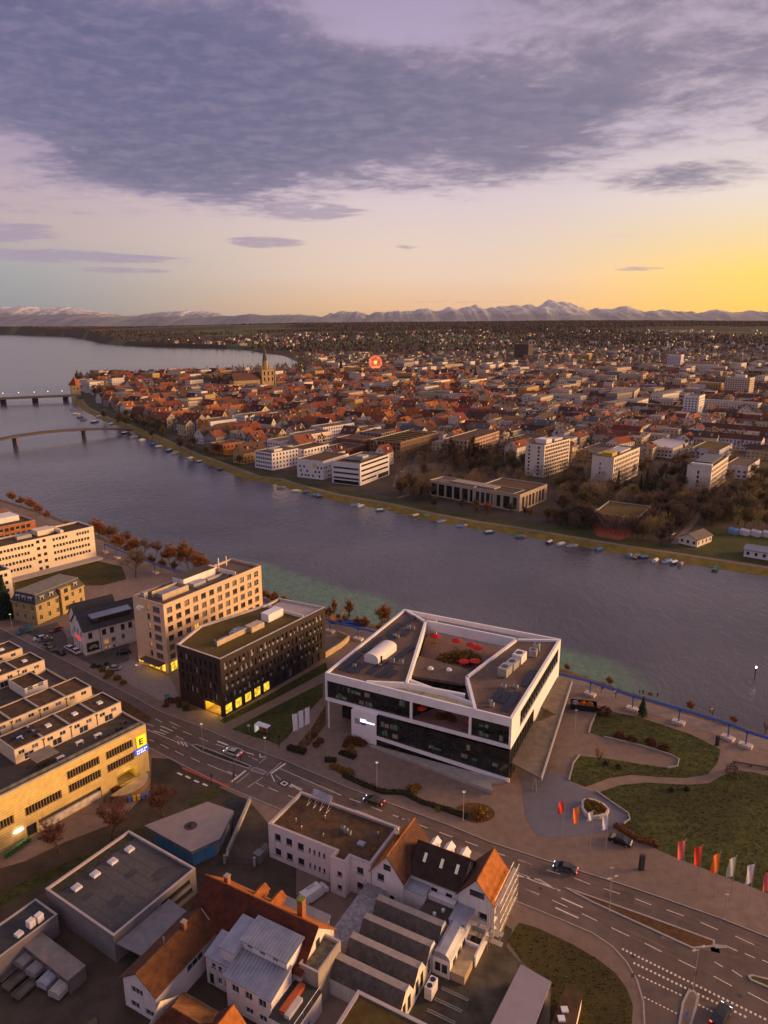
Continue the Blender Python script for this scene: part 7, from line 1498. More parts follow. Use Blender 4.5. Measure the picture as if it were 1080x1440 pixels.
# long school with pilasters and a sunken court
r = mid_block('school', 'long low concrete school with tall glass bays between pilasters behind the far promenade', (74.5, 379), 30, 34, 9.6, 52, conc2, [(3+i*4.1, 1.0, 2.6, 6.6, gl2 if i % 3 == 1 else gl) for i in range(7)], [(2+i*3.4, 1.0, 2.4, 6.6, None) for i in range(8)], gravelbrown)
r = mid_block('school', 'front wing of the concrete school, lined with dark glass bays facing the river', (70.5, 381.5), 57, 14, 9.4, 49, conc2, [(1+i*4, .6, 2.6, 7.0, None) for i in range(3)], [(1.2+i*5.6, .6, 4.2, 7.2, gl_dark) for i in range(10)], M('school_roof', (.17, .115, .09), .9, .2, .3), extra=[(4, 14, 9.0, 11, 44, 9.9, M('roof_glaze', (.30, .24, .17), .5), 'roof_light')])
def balcony_front(L, n, fl, z0, fh): return [(1.2+i*(L-2.4)/n+.25, z0+f*fh, (L-2.4)/n-.5, 1.7, gl2 if (i+f) % 3 == 0 else gl) for f in range(fl) for i in range(n)]
mid_block('apartment_block', 'white nine-storey apartment block with a stair tower, left of the two patterned blocks', (107, 469.1), 14, 38, 22, 50, warmw, balcony_front(38, 14, 8, 1.4, 2.55), [(2, 1.2+f*2.55, 1.4, 1.4, None) for f in range(8)]+[(9, 1.2+f*2.55, 1.6, 1.4, None) for f in range(8)], extra=[(8, 3, 21.5, 16, 11, 24.5, offw, 'lift_tower'), (22, 4, 21.5, 34, 10, 23, metal_l, 'plant_room')])
mid_block('apartment_block', 'pale patterned apartment block with staggered dark windows, middle of the three right-hand blocks', (143.8, 438.3), 14, 50, 19.2, 53, warmw, g2(50, 17, 1.9, 1.9, .9, 6, 2.95, alt=1.4), [(5, 2+f*2.9, .9, 1.6, None) for f in range(5)], extra=[(5, 3, 18.7, 14, 10, 21, M('yellow_plant_room', (.50, .33, .05), .8), 'plant_room'), (20, 3, 18.7, 40, 11, 20, metal_l, 'plant_room')])
mid_block('apartment_block', 'lilac-ended apartment block with staggered windows near the right edge', (197.5, 420.8), 14, 48, 16.4, 54, warmw, g2(48, 16, 1.9, 1.9, .9, 5, 2.95, alt=1.4), [(6, 3+f*2.9, 1.2, 2.0, None) for f in range(4)], extra=[(8, 2, 15.9, 40, 12, 18, metal_d, 'roof_storey'), (4, 1, 15.9, 7, 13, 17.4, offw, 'plant_room')])
mid_block('sports_hall', 'low hall with moss-green flat roof and brown wall behind the promenade', (126.2, 341.4), 22, 30, 6.4, 58, M('hall_brown', (.20, .12, .085), .85, .15), [(4, 1.5, 20, 1.4, None)], [(2, 1, 16, 2.4, gl2)], sedum)
mid_block('sports_hall', 'lower hall wing with rows of small rooflights left of the green-roofed hall', (113, 352), 18, 16, 4.6, 58, conc2, [], [(2, .6, 14, 2.6, gl_dark)], darkdeck, extra=[(1.5+i*2.2, 1.5+j*2.6, 4.1, 2.9+i*2.2, 3.2+j*2.6, 4.6, white_r, 'rooflight') for i in range(6) for j in range(6)])
sheet('sports_court', [G(*p) for p in ((833, 740), (850, 733), (885, 735), (890, 752), (872, 760), (840, 754))], .04, M('red_court', (.24, .055, .03), .9, .2, .3))
def gabled_mid(name, label, corner, w1, w2, eave, rise, ang, wall, roof, axis='x', group=None, hip=0.0, winfl=2, cat='house', lit=None):
    r = thing(name, label, cat, (*corner, 0), radians(ang), group); n1, n2 = max(1, int(w1/3)), max(1, int(w2/3)); fl = max(1, int((eave-.4)/2.8))
    mid_walls(r, rect(w2, w1), eave, {0: g2(w2, n2, 1.2, 1.5, 1.0, fl, 2.8), 3: g2(w1, n1, 1.2, 1.5, 1.0, fl, 2.8)}, wall); b = MB(); ze, zr = eave, eave+rise
    if not hip:
        if axis == 'x': MB().face([(0, w1, ze), (0, 0, ze), (0, w1/2, zr)]).build('gable', wall, r); MB().face([(w2, 0, ze), (w2, w1, ze), (w2, w1/2, zr)]).build('gable', wall, r)
        else: MB().face([(0, 0, ze), (w2, 0, ze), (w2/2, 0, zr)]).build('gable', wall, r); MB().face([(w2, w1, ze), (0, w1, ze), (w2/2, w1, zr)]).build('gable', wall, r)
    gable_roof(r, w2, w1, eave, rise, roof, axis, .4, .18, hip=hip); HERO.append((corner[0], corner[1], radians(ang), w2, w1)); return r
gabled_mid('boathouse', 'grey-roofed boathouse with pale end wall beside the far promenade', (144.8, 314.1), 9, 14, 3.4, 2.0, 40, warmw, M('grey_tiles', (.14, .11, .10), .9, .25, .8, 5)); gabled_mid('boathouse', 'long low boathouse with blue-grey metal roof right of the other boathouse', (160, 301), 9, 26, 3.4, 1.0, -30+90-95, offw, M('bluegrey_sheet', (.24, .25, .30), .6, .1))
for i in range(7):
    r = thing('storage_tent', f'pale storage tent behind the boathouses, {nth(i+1)} from the left', 'tent', (172+i*4.6, 334-i*1.9, 0), .5); MB().prism([(0, 0), (3, 0), (3, 4), (0, 4)], 0, 2.4).build('body', M('tent_white' if i else 'tent_blue', (.55, .52, .54) if i else (.16, .27, .45), .7), r); MB().face([(0, 0, 2.4), (3, 0, 2.4), (1.5, 0, 3.2)]).face([(0, 0, 2.4), (1.5, 0, 3.2), (1.5, 4, 3.2), (0, 4, 2.4)]).face([(1.5, 0, 3.2), (3, 0, 2.4), (3, 4, 2.4), (1.5, 4, 3.2)]).build('roof', MATS['tent_white' if i else 'tent_blue'], r)
# landmark blocks further back
mid_block('tower_block', 'tall white tower block in the middle of the right-hand town', (340.8, 774.3), 16, 26, 25, 54, offw, g2(26, 8, 1.6, 1.4, 1.2, 8, 2.8), [(2+i*3.4, 1.2+f*2.8, 1.8, 1.4, None) for f in range(8) for i in range(4)], cat='tower block')
mid_block('tower_block', 'beige tower block with balcony columns near the right edge', (500, 985), 32, 22, 29, 48, M('beige_tower', (.55, .43, .34), .85, .08), g2(22, 6, 1.8, 1.5, 1.2, 9, 2.9), g2(32, 10, 1.8, 1.5, 1.2, 9, 2.9), cat='tower block', extra=[(6, 8, 28.5, 14, 22, 32, offw, 'lift_tower')])
mid_block('tower_block', 'pale tower block in the distance among low houses at right', (662, 1620.6), 28, 30, 34, 56, lilacw, g2(30, 7, 2.2, 1.5, 1.2, 10, 3.0), g2(28, 7, 2.2, 1.5, 1.2, 10, 3.0), cat='tower block')
mid_block('tower_block', 'dark brown tower block standing alone in the distance right of centre', (405, 2045), 42, 40, 46, 60, M('dark_tower', (.10, .065, .055), .85, .1), g2(40, 9, 3, 1.4, 1.5, 13, 3.3), g2(42, 9, 3, 1.4, 1.5, 13, 3.3), cat='tower block')
for i, (px_, py_, w1, w2, e, ri, an, wl_, rf, lab) in enumerate(((960, 626, 12, 60, 9.5, 3, -38, lilacw, tile_br, 'long pale blue apartment row with dark red roof at right'), (985, 615, 12, 66, 10, 3, -38, warmw, M('maroon_tiles', (.10, .028, .022), .9, .3, .8), 'long cream apartment row with maroon roof behind the blue one'), (640, 589, 14, 56, 8, 3.5, -28, offw, M('crimson_tiles', (.26, .035, .035), .9, .2, .8), 'long hall with crimson roof in the middle of the town'), (905, 585, 12, 40, 9, 3.4, -40, warmw, tile_br, 'cream apartment row with brown roof right of the town centre'), (870, 640, 12, 22, 9, 3.6, 40, warmw, M('red_tiles_far', (.20, .05, .025), .9, .3, .8), 'cream house with red hipped roof above the patterned block'), (715, 606, 13, 30, 8, 3.8, 52, warmw, tile_br, 'pale house with long brown roof right of the poplars'), (585, 622, 12, 30, 7.5, 4, 50, warmw, tile_br, 'white house with brown roof behind the slatted building'), (560, 618, 13, 24, 8, 4.5, -38, warmw, M('slate_blue_tiles', (.07, .075, .10), .8, .2, .8), 'white gabled house with slate-blue roof behind the slatted building'))):
    gabled_mid('apartment_row' if w2 > 35 else 'town_house', lab, G(px_, py_), w1, w2, e, ri, an, wl_, rf)
# orange school tower, white mid blocks of the old town front
mid_block('school_block', 'white and orange panelled school block on the left of the far bank', (-160, 655), 22, 30, 13, 50, offw, [(3, 1.5+f*3.4, 24, 1.6, None) for f in range(3)], g2(22, 6, 2, 1.6, 1.2, 3, 3.4), extra=[(-.3, 3, 1, .1, 9, 14.5, M('orange_panel', (.62, .22, .02), .8), 'orange_panel'), (-.3, 13, 1, .1, 19, 14.5, M('orange_panel'), 'orange_panel')])
mid_block('brick_hall', 'red brick hall with orange lean-to beside the far promenade trees', (-127, 556), 16, 22, 8, 52, brick, g2(22, 6, 1.2, 2.2, 1.2, 2, 3.4), g2(16, 5, 1.2, 2.2, 1.2, 2, 3.4), M('rust_roof', (.22, .07, .03), .9, .2), extra=[(-.01, -6, 0, 14, -.02, 4.5, M('orange_panel'), 'lean_to')])
for i, (px_, py_, w1, w2, h, lab) in enumerate(((395, 640, 16, 40, 11, 'white flat office with ribbon windows left of the trio in the second row'), (428, 633, 18, 34, 12, 'white flat-roofed shop building in the second row behind the trio'), (455, 622, 16, 40, 13, 'long white office with blue-grey end behind the far-bank trio'), (520, 620, 14, 16, 11, 'block with a bright orange gable panel in the old town front'), (345, 600, 16, 44, 11, 'white stepped flat-roofed shopping building in the old town'), (410, 580, 14, 46, 10, 'white flat building with red upper storey below the minster'), (610, 550, 18, 50, 15, 'pale office slab in the middle of the old town'), (660, 548, 18, 60, 14, 'long pale office slab right of the other slab in the old town'), (740, 636, 20, 40, 9, 'flat grey-roofed building above the white nine-storey block'), (850, 650, 22, 46, 7, 'low flat building with parapets above the patterned blocks'), (945, 645, 24, 50, 8, 'flat school building with pale roof between patterned blocks'), (1010, 650, 20, 40, 9, 'green-roofed flat building near the right edge of the town'), (1050, 675, 14, 36, 9, 'grey apartment steps at the right edge of the far bank'))):
    gp_ = G(px_, py_); mid_block('flat_block', lab, gp_, w1, w2, h, (50, 52, 50, 52, 50, 50, 55, 55, 52, 52, 50, 52, 52)[i], (offw, warmw, lilacw, offw, offw, offw, warmw, warmw, conc2, conc2, warmw, lilacw, lilacw)[i], g2(w2, int(w2/3), 1.7, 1.4, 1.2, max(1, int((h-1)/3)), 3.0), g2(w1, int(w1/3), 1.7, 1.4, 1.2, max(1, int((h-1)/3)), 3.0), (gravelroof, gravelroof, gravelroof, gravelbrown, gravelroof, M('red_felt', (.22, .04, .03), .9, .2), gravelroof, gravelroof, gravelbrown, gravelroof, M('white_felt', (.50, .46, .46), .9, .1), sedum, gravelroof)[i], extra=[(-.2, 2, 1, .05, 14-2, 10.5, M('orange_panel'), 'orange_panel')] if i == 3 else None)
# ---- minster
stone = M('minster_stone', (.36, .25, .14), .9, .2, .3, 6); cop = M('weathered_copper', (.10, .085, .07), .8, .2)
r = thing('minster', 'gothic stone minster with square tower and openwork spire rising over the old town', 'church', (-186, 1134, 0), radians(40))
MB().box(-12, -9, 0, 12, 9, 31).build('tower', stone, r)
for sx in (-1, 1):
    for sy in (-1, 1): MB().tube((sx*11.5, sy*8.5, 0), (sx*11.5, sy*8.5, 35), 1.8, 1.2, 8).tube((sx*11.5, sy*8.5, 35), (sx*11.5, sy*8.5, 40), 1.2, .1, 8).build('pinnacle', stone, r)
MB().tube((0, 0, 31), (0, 0, 45), 5.2, 4.2, 8).build('lantern', stone, r); MB().tube((0, 0, 45), (0, 0, 68), 4.2, .15, 8).build('spire', cop, r)
for x in (-7, 0, 7):
    for z in (14, 23): MB().box(x-1.2, -9.06, z, x+1.2, -9.0, z+5.5).build('tower_window', gl_dark, r)
MB().box(-60, -8, 0, -12.1, 8, 17).build('nave', stone, r); MB().face([(-60, -9, 17), (-12, -9, 17), (-12, 0, 28), (-60, 0, 28)]).face([(-60, 9, 17), (-60, 0, 28), (-12, 0, 28), (-12, 9, 17)]).face([(-60, 9, 17), (-60, -9, 17), (-60, 0, 28)]).build('nave_roof', M('nave_tiles', (.085, .045, .04), .9, .2), r)
MB().tube((-38, 0, 27), (-38, 0, 46), 1.1, .08, 6).build('fleche', cop, r); HERO.append((-230, 1090, 0, 90, 90))
def spire(px_, py_, h, lab, col=(.06, .045, .045), w_=4.0):
    r = thing('church', lab, 'church', (*G(px_, py_), 0), .6); MB().box(-w_, -w_, 0, w_, w_, h*.45).build('tower', stone, r); MB().tube((0, 0, h*.45), (0, 0, h), w_*1.15, .1, 4).build('spire', M('spire_'+str(int(col[0]*1000)), col, .8, .2), r); MB().box(w_, -6, 0, w_+24, 6, 11).build('nave', M('warm_white_facade'), r); MB().face([(w_, -7, 11), (w_+24, -7, 11), (w_+24, 0, 19), (w_, 0, 19)]).face([(w_, 7, 11), (w_, 0, 19), (w_+24, 0, 19), (w_+24, 7, 11)]).face([(w_+24, -7, 11), (w_+24, 7, 11), (w_+24, 0, 19)]).build('nave_roof', M('nave_tiles'), r)
spire(480, 532, 42, 'church with thin dark spire left of the ferris wheel'); spire(668, 541, 36, 'church with short dark spire in the middle distance', w_=3.6); spire(707, 492, 44, 'pale distant church tower on the slope left of the dark tower', (.35, .27, .2), 4)
r = thing('gate_tower', 'square medieval gate tower with red pyramid roof beside the road bridge', 'tower', (*G(107, 556), 0), .5); MB().box(-6, -6, 0, 6, 6, 15).build('tower', stone, r); MB().tube((0, 0, 15), (0, 0, 27), 9.6, .1, 4).build('roof', M('gate_roof', (.27, .07, .03), .9, .2), r)
for x in (-3, 1.6): MB().box(x, -6.05, 9, x+1.4, -6.0, 11.4).build('tower_window', gl_dark, r)
# ---- ferris wheel
r = thing('ferris_wheel', 'glowing orange ferris wheel standing behind the old town roofs', 'ferris wheel', (*G(528, 527), 0), 0); em_o = M('wheel_lights', (1, .16, .04), .5, 0, emit=1.5); em_c = M('wheel_hub_lights', (1, .5, .08), .5, 0, emit=2.5); Rw, zc = 13.0, 25.0
b = MB()
for k in (Rw, Rw-2.2):
    for i in range(36):
        a0, a1 = 2*pi*i/36, 2*pi*(i+1)/36; b.tube((k*cos(a0), 0, zc+k*sin(a0)), (k*cos(a1), 0, zc+k*sin(a1)), .45, n=5)
b.build('rim', em_o, r)
for i in range(18): a = 2*pi*i/18; MB().tube((0, 0, zc), (Rw*cos(a), 0, zc+Rw*sin(a)), .22, n=4).build('spoke', em_o, r); MB().box(-.9, -.9, -1.6, .9, .9, .2).build('gondola', white_r, r, (Rw*cos(a), 0, zc+Rw*sin(a)))
MB().tube((0, -1, zc), (0, 1, zc), 2.6, n=14).build('hub', em_c, r)
for s in (-1, 1): MB().tube((s*9, 2, 0), (0, 1.2, zc), .5, n=6).build('support_leg', white_r, r)
# ---- bridges
def bridge(name, label, pts, wd, th, piers, rail=True, lamps=()):
    r = thing(name, label, 'bridge', (0, 0, 0)); A = [(p[0], p[1]) for p in pts]; o1, o2 = offs(A, wd/2), offs(A, -wd/2); b = MB()
    for i in range(len(A)-1):
        za, zb = pts[i][2], pts[i+1][2]
        for q in ([(*o1[i], za), (*o2[i], za), (*o2[i+1], zb), (*o1[i+1], zb)], [(*o1[i], za-th), (*o1[i+1], zb-th), (*o2[i+1], zb-th), (*o2[i], za-th)], [(*o2[i], za-th), (*o2[i+1], zb-th), (*o2[i+1], zb), (*o2[i], za)], [(*o1[i+1], zb-th), (*o1[i], za-th), (*o1[i], za), (*o1[i+1], zb)]): b.face(q)
    b.build('deck', M('bridge_deck', (.085, .066, .062), .8, .12, .2), r)
    for (x, y, zt, pw) in piers: MB().prism([(x-pw, y-pw*.6), (x+pw, y-pw*.6), (x+pw*1.0, y+pw*.6), (x-pw, y+pw*.6)], -3, zt).build('pier', M('bridge_pier', (.13, .11, .11), .85), r)
    for s, o in ((1, o1), (-1, o2)):
        for i in range(len(A)-1): MB().tube((*o[i], pts[i][2]+1.0), (*o[i+1], pts[i+1][2]+1.0), .06, n=4).build('handrail', metal_d, r)
    for (x, y, z) in lamps: MB().tube((x, y, z), (x, y, z+6), .1, n=5).build('lamp_post', metal_d, r); MB().tube((x, y, z+6), (x, y, z+6.7), .5, .3, 8).build('lamp', M('bridge_lamp', (1, .72, .3), .4, 0, emit=3.0), r)
bz = [(184, 603.5, 1.4), (165, 602, 3.6), (140, 602, 5.2), (117, 602.8, 6.4), (90, 604.2, 7.4), (60, 606.8, 8.0), (20, 612.5, 7.4), (-10, 618.5, 6.4), (-60, 631, 4.0)]
bpts = [(*G(x, y, z), z) for x, y, z in bz]; bridge('footbridge', 'slender arched footbridge over the river at the far left', bpts, 6, 1.7, [(bpts[3][0], bpts[3][1], 5.5, 1.8), (bpts[6][0], bpts[6][1], 6.5, 1.8)])
bz = [(112, 555.0, 5.5), (96, 555.5, 5.8), (50, 557.4, 6.0), (0, 559.6, 6.0), (-60, 562, 5.8)]; bpts = [(*G(x, y, z), z) for x, y, z in bz]
bridge('road_bridge', 'straight road bridge with a row of yellow lamps behind the footbridge', bpts, 20, 1.6, [(*G(x, y, 4)[:2], 4.2, 3.2) for x, y in ((92, 557), (49, 559), (4, 561))], lamps=[(*G(x, 555.8+(100-x)*.042, 6), 6) for x in (5, 27, 49, 68, 88)])
# ---- boats along the far bank
hull = MB(); prof = [(-2.8, 1.0), (-1.2, 1.2), (1.2, 1.1), (2.6, .5), (3.3, 0.02)]
for (x0, w0), (x1, w1) in zip(prof, prof[1:]):
    for s in (-1, 1): q = [(x0, s*w0*.7, -.2), (x1, s*w1*.7, -.2), (x1, s*w1, .7), (x0, s*w0, .7)]; hull.face(q if s < 0 else q[::-1])
    hull.face([(x0, -w0, .7), (x1, -w1, .7), (x1, w1, .7), (x0, w0, .7)])
hull.face([(-2.8, 1.0, .7), (-2.8, .7, -.2), (-2.8, -.7, -.2), (-2.8, -1.0, .7)][::-1])
hme = {k: hull.mesh('hull', [M('hull_'+k, c, .5, .08)]) for k, c in (('white', (.62, .60, .60)), ('blue', (.08, .16, .34)), ('dark', (.06, .06, .08)), ('tan', (.32, .24, .17)))}
cov_ = MB(); pf = [(-.95, .72), (-.6, 1.15), (0, 1.35), (.6, 1.15), (.95, .72)]
for (y0, z0), (y1, z1) in zip(pf, pf[1:]): cov_.face([(-2.5, y0, z0), (1.4, y0*.9, z0), (1.4, y1*.9, z1), (-2.5, y1, z1)])
cov_.face([(-2.5, y, z) for y, z in pf]); cov_.face([(1.4, y*.9, z) for y, z in pf][::-1])
cme = {k: cov_.mesh('cover', [M('boat_cover_'+k, c, .7, .1)]) for k, c in (('blue', (.04, .16, .45)), ('white', (.6, .58, .58)), ('teal', (.03, .27, .32)), ('grey', (.22, .20, .20)), ('brown', (.18, .10, .06)))}
bl_ = [((360+x/3, 580+y/3), c) for (x, y), c in zip(((105, 318), (170, 334), (215, 340), (250, 351), (270, 357), (418, 392), (443, 398), (525, 415), (676, 438), (726, 440), (785, 461), (868, 480), (985, 508)), 'grey white blue blue blue blue white white white teal blue blue white'.split())]
bl_ += [((720+x/3, 580+y/3), c) for (x, y), c in zip(((35, 527), (160, 550), (207, 558), (253, 565), (368, 581), (497, 608), (560, 615), (606, 628), (655, 630), (685, 636), (712, 643)), 'teal white white grey blue blue blue white blue white grey'.split())]
bl_ += [((x/3, 600+y/3), c) for (x, y), c in zip(((527, 29), (565, 45), (600, 59), (645, 77), (672, 88), (715, 103), (740, 112), (805, 134), (842, 149), (890, 170), (932, 182)), 'white grey white blue white white grey white white brown grey'.split())]
bl_ += [((x/3, 400+y/3), c) for (x, y), c in zip(((308, 530), (322, 548), (338, 562), (352, 572), (398, 582), (420, 560), (470, 590)), 'blue white grey blue white white white'.split())]
for i, ((x, y), c) in enumerate(bl_):
    p = G(x, y, WZ); hk = ('white', 'white', 'blue', 'tan', 'dark')[i % 5]; o = thing('boat', 'boat', 'boat', (*p, WZ+.15), rnd.uniform(-.5, .5)+(.6 if x > 350 else .9), 'boats moored along the far bank'); s = .95 if y > 640 else 1.35; o.scale = (s, s, s)
    put('hull', hme[hk], o); put('cover', cme[c], o); SEQ.setdefault({'grey': 'grey-covered', 'white': 'white-covered', 'blue': 'blue-covered', 'teal': 'teal-covered', 'brown': 'brown-covered'}[c]+' small boat moored at the far bank', []).append(o)
for i, (px_, py_, L, lab) in enumerate(((893, 785, 16, 'wooden pontoon with moored boats on the far bank'), (1005, 802, 15, 'green jetty reaching into the river at far right'))):
    p = G(px_, py_, WZ); r = thing('jetty', lab, 'jetty', (*p, WZ), radians(58)); MB().box(-2, -1.1, .5, L, 1.1, .75).build('deck', M('jetty_deck%d' % i, ((.20, .15, .12), (.06, .14, .12))[i], .8), r)
    for x in (0, L*.4, L*.75): MB().tube((x, -1, -2), (x, -1, 1.4), .12, n=6).tube((x, 1, -2), (x, 1, 1.4), .12, n=6).build('pile', bark, r)

# ---- cars parked along the far bank
far_cars = [((566+i*9+(3 if i % 2 else 0), 664+(i % 3)*5), (i*7) % 5) for i in range(8)]+[((985+i*7, 700-(i % 2)*3), (i*3) % 5) for i in range(7)]+[((945+i*12, 752-i*13), i) for i in range(4)]+[((905+i*9, 672+(i % 2)*4), (i*2) % 5) for i in range(6)]
protos = {}
for (px_, py_), ci in far_cars:
    cc = ((.55, .53, .53), (.03, .03, .035), (.30, .29, .30), (.05, .08, .16), (.25, .03, .03))[ci]; nmc = ('white', 'black', 'silver', 'dark blue', 'red')[ci]; g_ = G(px_, py_)
    if ci not in protos: o = car(g_, radians(55+rnd.uniform(-8, 8)), cc, 'car', seq=None); protos[ci] = o
    else: o = dup(protos[ci], (*g_, 0), radians(rnd.choice((55, -35))+rnd.uniform(-6, 6)))
    o['group'] = 'cars parked on the far bank'; SEQ.setdefault(nmc+' car parked among the far-bank trees and blocks', []).append(o)
# ================================================================== the town fabric: individual houses in front, the rest as one mass
roof_cols = [('orange', (.30, .092, .026)), ('rust', (.185, .056, .026)), ('red', (.145, .034, .022)), ('brown', (.088, .046, .034)), ('maroon', (.062, .026, .026)), ('grey', (.105, .095, .10))]
wall_cols = [('white', (.60, .53, .48)), ('cream', (.50, .40, .28)), ('ochre', (.44, .27, .09)), ('pink', (.40, .27, .22)), ('grey', (.27, .23, .22))]
RM = [M('town_roof_'+k, c, .9, .25, .35, 6) for k, c in roof_cols]; WM = [M('town_wall_'+k, c, .85, .1, .3, 4) for k, c in wall_cols]; FM = M('town_flat_roof', (.22, .18, .165), .9, .2, .1, 5); LM = M('town_lit_window', (1, .5, .1), .5, 0, emit=1.2)
far_poly = np.array(far_in+LAKE)
order = np.argsort(far_poly[:, 1])
def shore_x(Y): return float(np.interp(Y, far_poly[order, 1], far_poly[order, 0]))
def clear(x, y, m=6.0):
    for (hx, hy, a, w_, d_) in HERO:
        dx_, dy_ = x-hx, y-hy; u = dx_*cos(a)+dy_*sin(a); v = -dx_*sin(a)+dy_*cos(a)
        if -m < u < w_+m and -m < v < d_+m: return False
    return True
def gz(x, y): return float(terr(x, y)) if y > 2380 else 0.0
def in_park(px_, py_):                                  # wooded stretches of the far bank seen in the photo
    if py_ > 648 and px_ > 555: return True
    if py_ > 600 and 130 < px_ < 250: return True
    if 560 < px_ < 720 and 640 < py_: return True
    if 780 < py_: return True
    return py_ > 655
def house_geo(q, zone):
    if zone == 'old': w_, d_ = q.uniform(8, 12), q.uniform(11, 18); e = q.uniform(7, 11); ri = q.uniform(4.0, 6.2); rf = q.choices(range(6), (13, 24, 20, 24, 15, 4))[0]; wl_ = q.choices(range(5), (42, 28, 12, 10, 8))[0]; flat = q.random() < .12
    elif zone == 'new': w_, d_ = q.uniform(10, 13), q.choice((14, 18, 24, 34)); e = q.uniform(7.5, 12); ri = q.uniform(2.5, 4.2); rf = q.choices(range(6), (12, 20, 20, 26, 14, 8))[0]; wl_ = q.choices(range(5), (50, 28, 5, 7, 10))[0]; flat = q.random() < .30
    else: w_, d_ = q.uniform(9, 13), q.uniform(10, 20); e = q.uniform(5, 10); ri = q.uniform(2.5, 4.5); rf = q.choices(range(6), (6, 14, 16, 26, 14, 24))[0]; wl_ = q.choices(range(5), (56, 22, 4, 6, 12))[0]; flat = q.random() < .28
    k_ = q.choice((.72, .85, 1.0, 1.0, 1.15, 1.4)) if zone != 'new' else 1.0
    return w_*min(k_, 1.2), d_*k_, e*(.85+.15*k_), ri*min(k_, 1.15), rf, wl_, flat
def house_parts(w_, d_, e, ri, flat, q, wins=True):
    """walls+windows (mat 0 wall, 1 glass) and roof (mat 0), local, centred"""
    a = MB(); x0, x1, y0, y1 = -w_/2, w_/2, -d_/2, d_/2
    for p, r2 in (((x0, y0), (x1, y0)), ((x1, y0), (x1, y1)), ((x1, y1), (x0, y1)), ((x0, y1), (x0, y0))): a.face([(*p, 0), (*r2, 0), (*r2, e), (*p, e)], 0)
    if not flat: a.face([(x0, y0, e), (x1, y0, e), (0, y0, e+ri)], 0); a.face([(x1, y1, e), (x0, y1, e), (0, y1, e+ri)], 0)
    if wins:
        fl = max(1, int((e-.6)/2.8))
        for f in range(fl):
            z = 1.0+f*2.8; n = max(2, int(w_/2.8))
            for i in range(n): u = x0+w_*(i+.5)/n; a.face([(u-.5, y0-.03, z), (u+.5, y0-.03, z), (u+.5, y0-.03, z+1.4), (u-.5, y0-.03, z+1.4)], 1)
            n = max(2, int(d_/3.0))
            for i in range(n):
                v = y0+d_*(i+.5)/n
                a.face([(x0-.03, v+.5, z), (x0-.03, v-.5, z), (x0-.03, v-.5, z+1.4), (x0-.03, v+.5, z+1.4)], 1); a.face([(x1+.03, v-.5, z), (x1+.03, v+.5, z), (x1+.03, v+.5, z+1.4), (x1+.03, v-.5, z+1.4)], 1)
        if not flat: a.face([(-.5, y0-.03, e+.5), (.5, y0-.03, e+.5), (.5, y0-.03, e+1.8), (-.5, y0-.03, e+1.8)], 1)
    b = MB(); o = .45
    if flat: b.box(x0-.1, y0-.1, e, x1+.1, y1+.1, e+.35)
    else:
        s = ri/(w_/2); zl = e-o*s
        b.face([(x0-o, y0-o, zl), (0, y0-o, e+ri), (0, y1+o, e+ri), (x0-o, y1+o, zl)][::-1]); b.face([(0, y0-o, e+ri), (x1+o, y0-o, zl), (x1+o, y1+o, zl), (0, y1+o, e+ri)][::-1])
        if wins:
            for sgn in (-1, 1):
                for v in ([-d_*.25, d_*.25] if d_ > 13 else [0.0]):
                    if q.random() < .45:
                        xc = sgn*w_*.27; zc = e+ri*(1-.54)-.1; xo = sgn*(w_*.27+1.1); xi = sgn*w_*.10; zt = zc+1.5
                        a.face([(xo, v-.7, zc-.6), (xo, v+.7, zc-.6), (xo, v+.7, zt-.2), (xo, v-.7, zt-.2)], 0)
                        for t in (-.75, .75): a.face([(xo, v+t, zc-.6), (xo, v+t, zt-.2), (xi, v+t, zt)], 0)
                        b.face([(xo+sgn*.2, v-.9, zt-.25), (xo+sgn*.2, v+.9, zt-.25), (xi, v+.9, zt+.1), (xi, v-.9, zt+.1)])
    return a, b
q = random.Random(12); cand = []
def spots(y0, y1, sx, sy, rot, jit, keep):
    c_, s_ = cos(rot), sin(rot); R = 2600
    n = int(R/min(sx, sy))+1
    for i in range(-n, n):
        for j in range(-n, n):
            u, v = i*sx+q.uniform(-jit, jit), j*sy+q.uniform(-jit, jit); x, y = u*c_-v*s_, u*s_+v*c_+1200
            if y0 <= y < y1 and abs(x) < .60*y+60 and q.random() < keep: cand.append((x, y))
spots(380, 1000, 15.5, 22, radians(-33), 2.2, .93); spots(1000, 1750, 17, 25, radians(-28), 3.5, .80); spots(1750, 2650, 24, 31, radians(-20), 8, .5)
for k in range(1300):
    y = 2650+1500*q.random()**1.5; x = q.uniform(-.5, .58)*y; cand.append((x, y))
houses = []
for x, y in cand:
    if y < 2393:
        if y > 1090 and x < np.interp(y, [p[1] for p in LAKE], [p[0] for p in LAKE])+14: continue
        if y <= 1090 and x < shore_x(y)+26: continue
    elif x < np.interp(y, lk[:, 1], lk[:, 0])+25: continue
    sx, sy = scrx(x, y, gz(x, y)), scry(y, gz(x, y))
    if sx < -15 or sx > 1095 or in_park(sx, sy): continue
    if 230 < sx < 440 and sy < 527 and y < 1700 and sy > 505 and x < -150: continue
    if not clear(x, y, 9): continue
    if y > 1650 and fbm(np.array([x]), np.array([y]), 31, 3, .0045)[0] > .55: continue   # wooded gaps
    if y > 2250 and fbm(np.array([x]), np.array([y]), 77, 3, .0035)[0] < -.4: continue   # suburbs gather in clusters
    houses.append((y*y+x*x, x, y, sx, sy))
houses.sort(); front, rest = houses[:300], houses[300:]
def zone_of(x, y, sx): return 'old' if (sx < 690 and y < 1500) else ('new' if y < 1700 else 'far')
belt = lambda y: 'front belt' if y < 640 else ('second belt' if y < 760 else 'third belt')
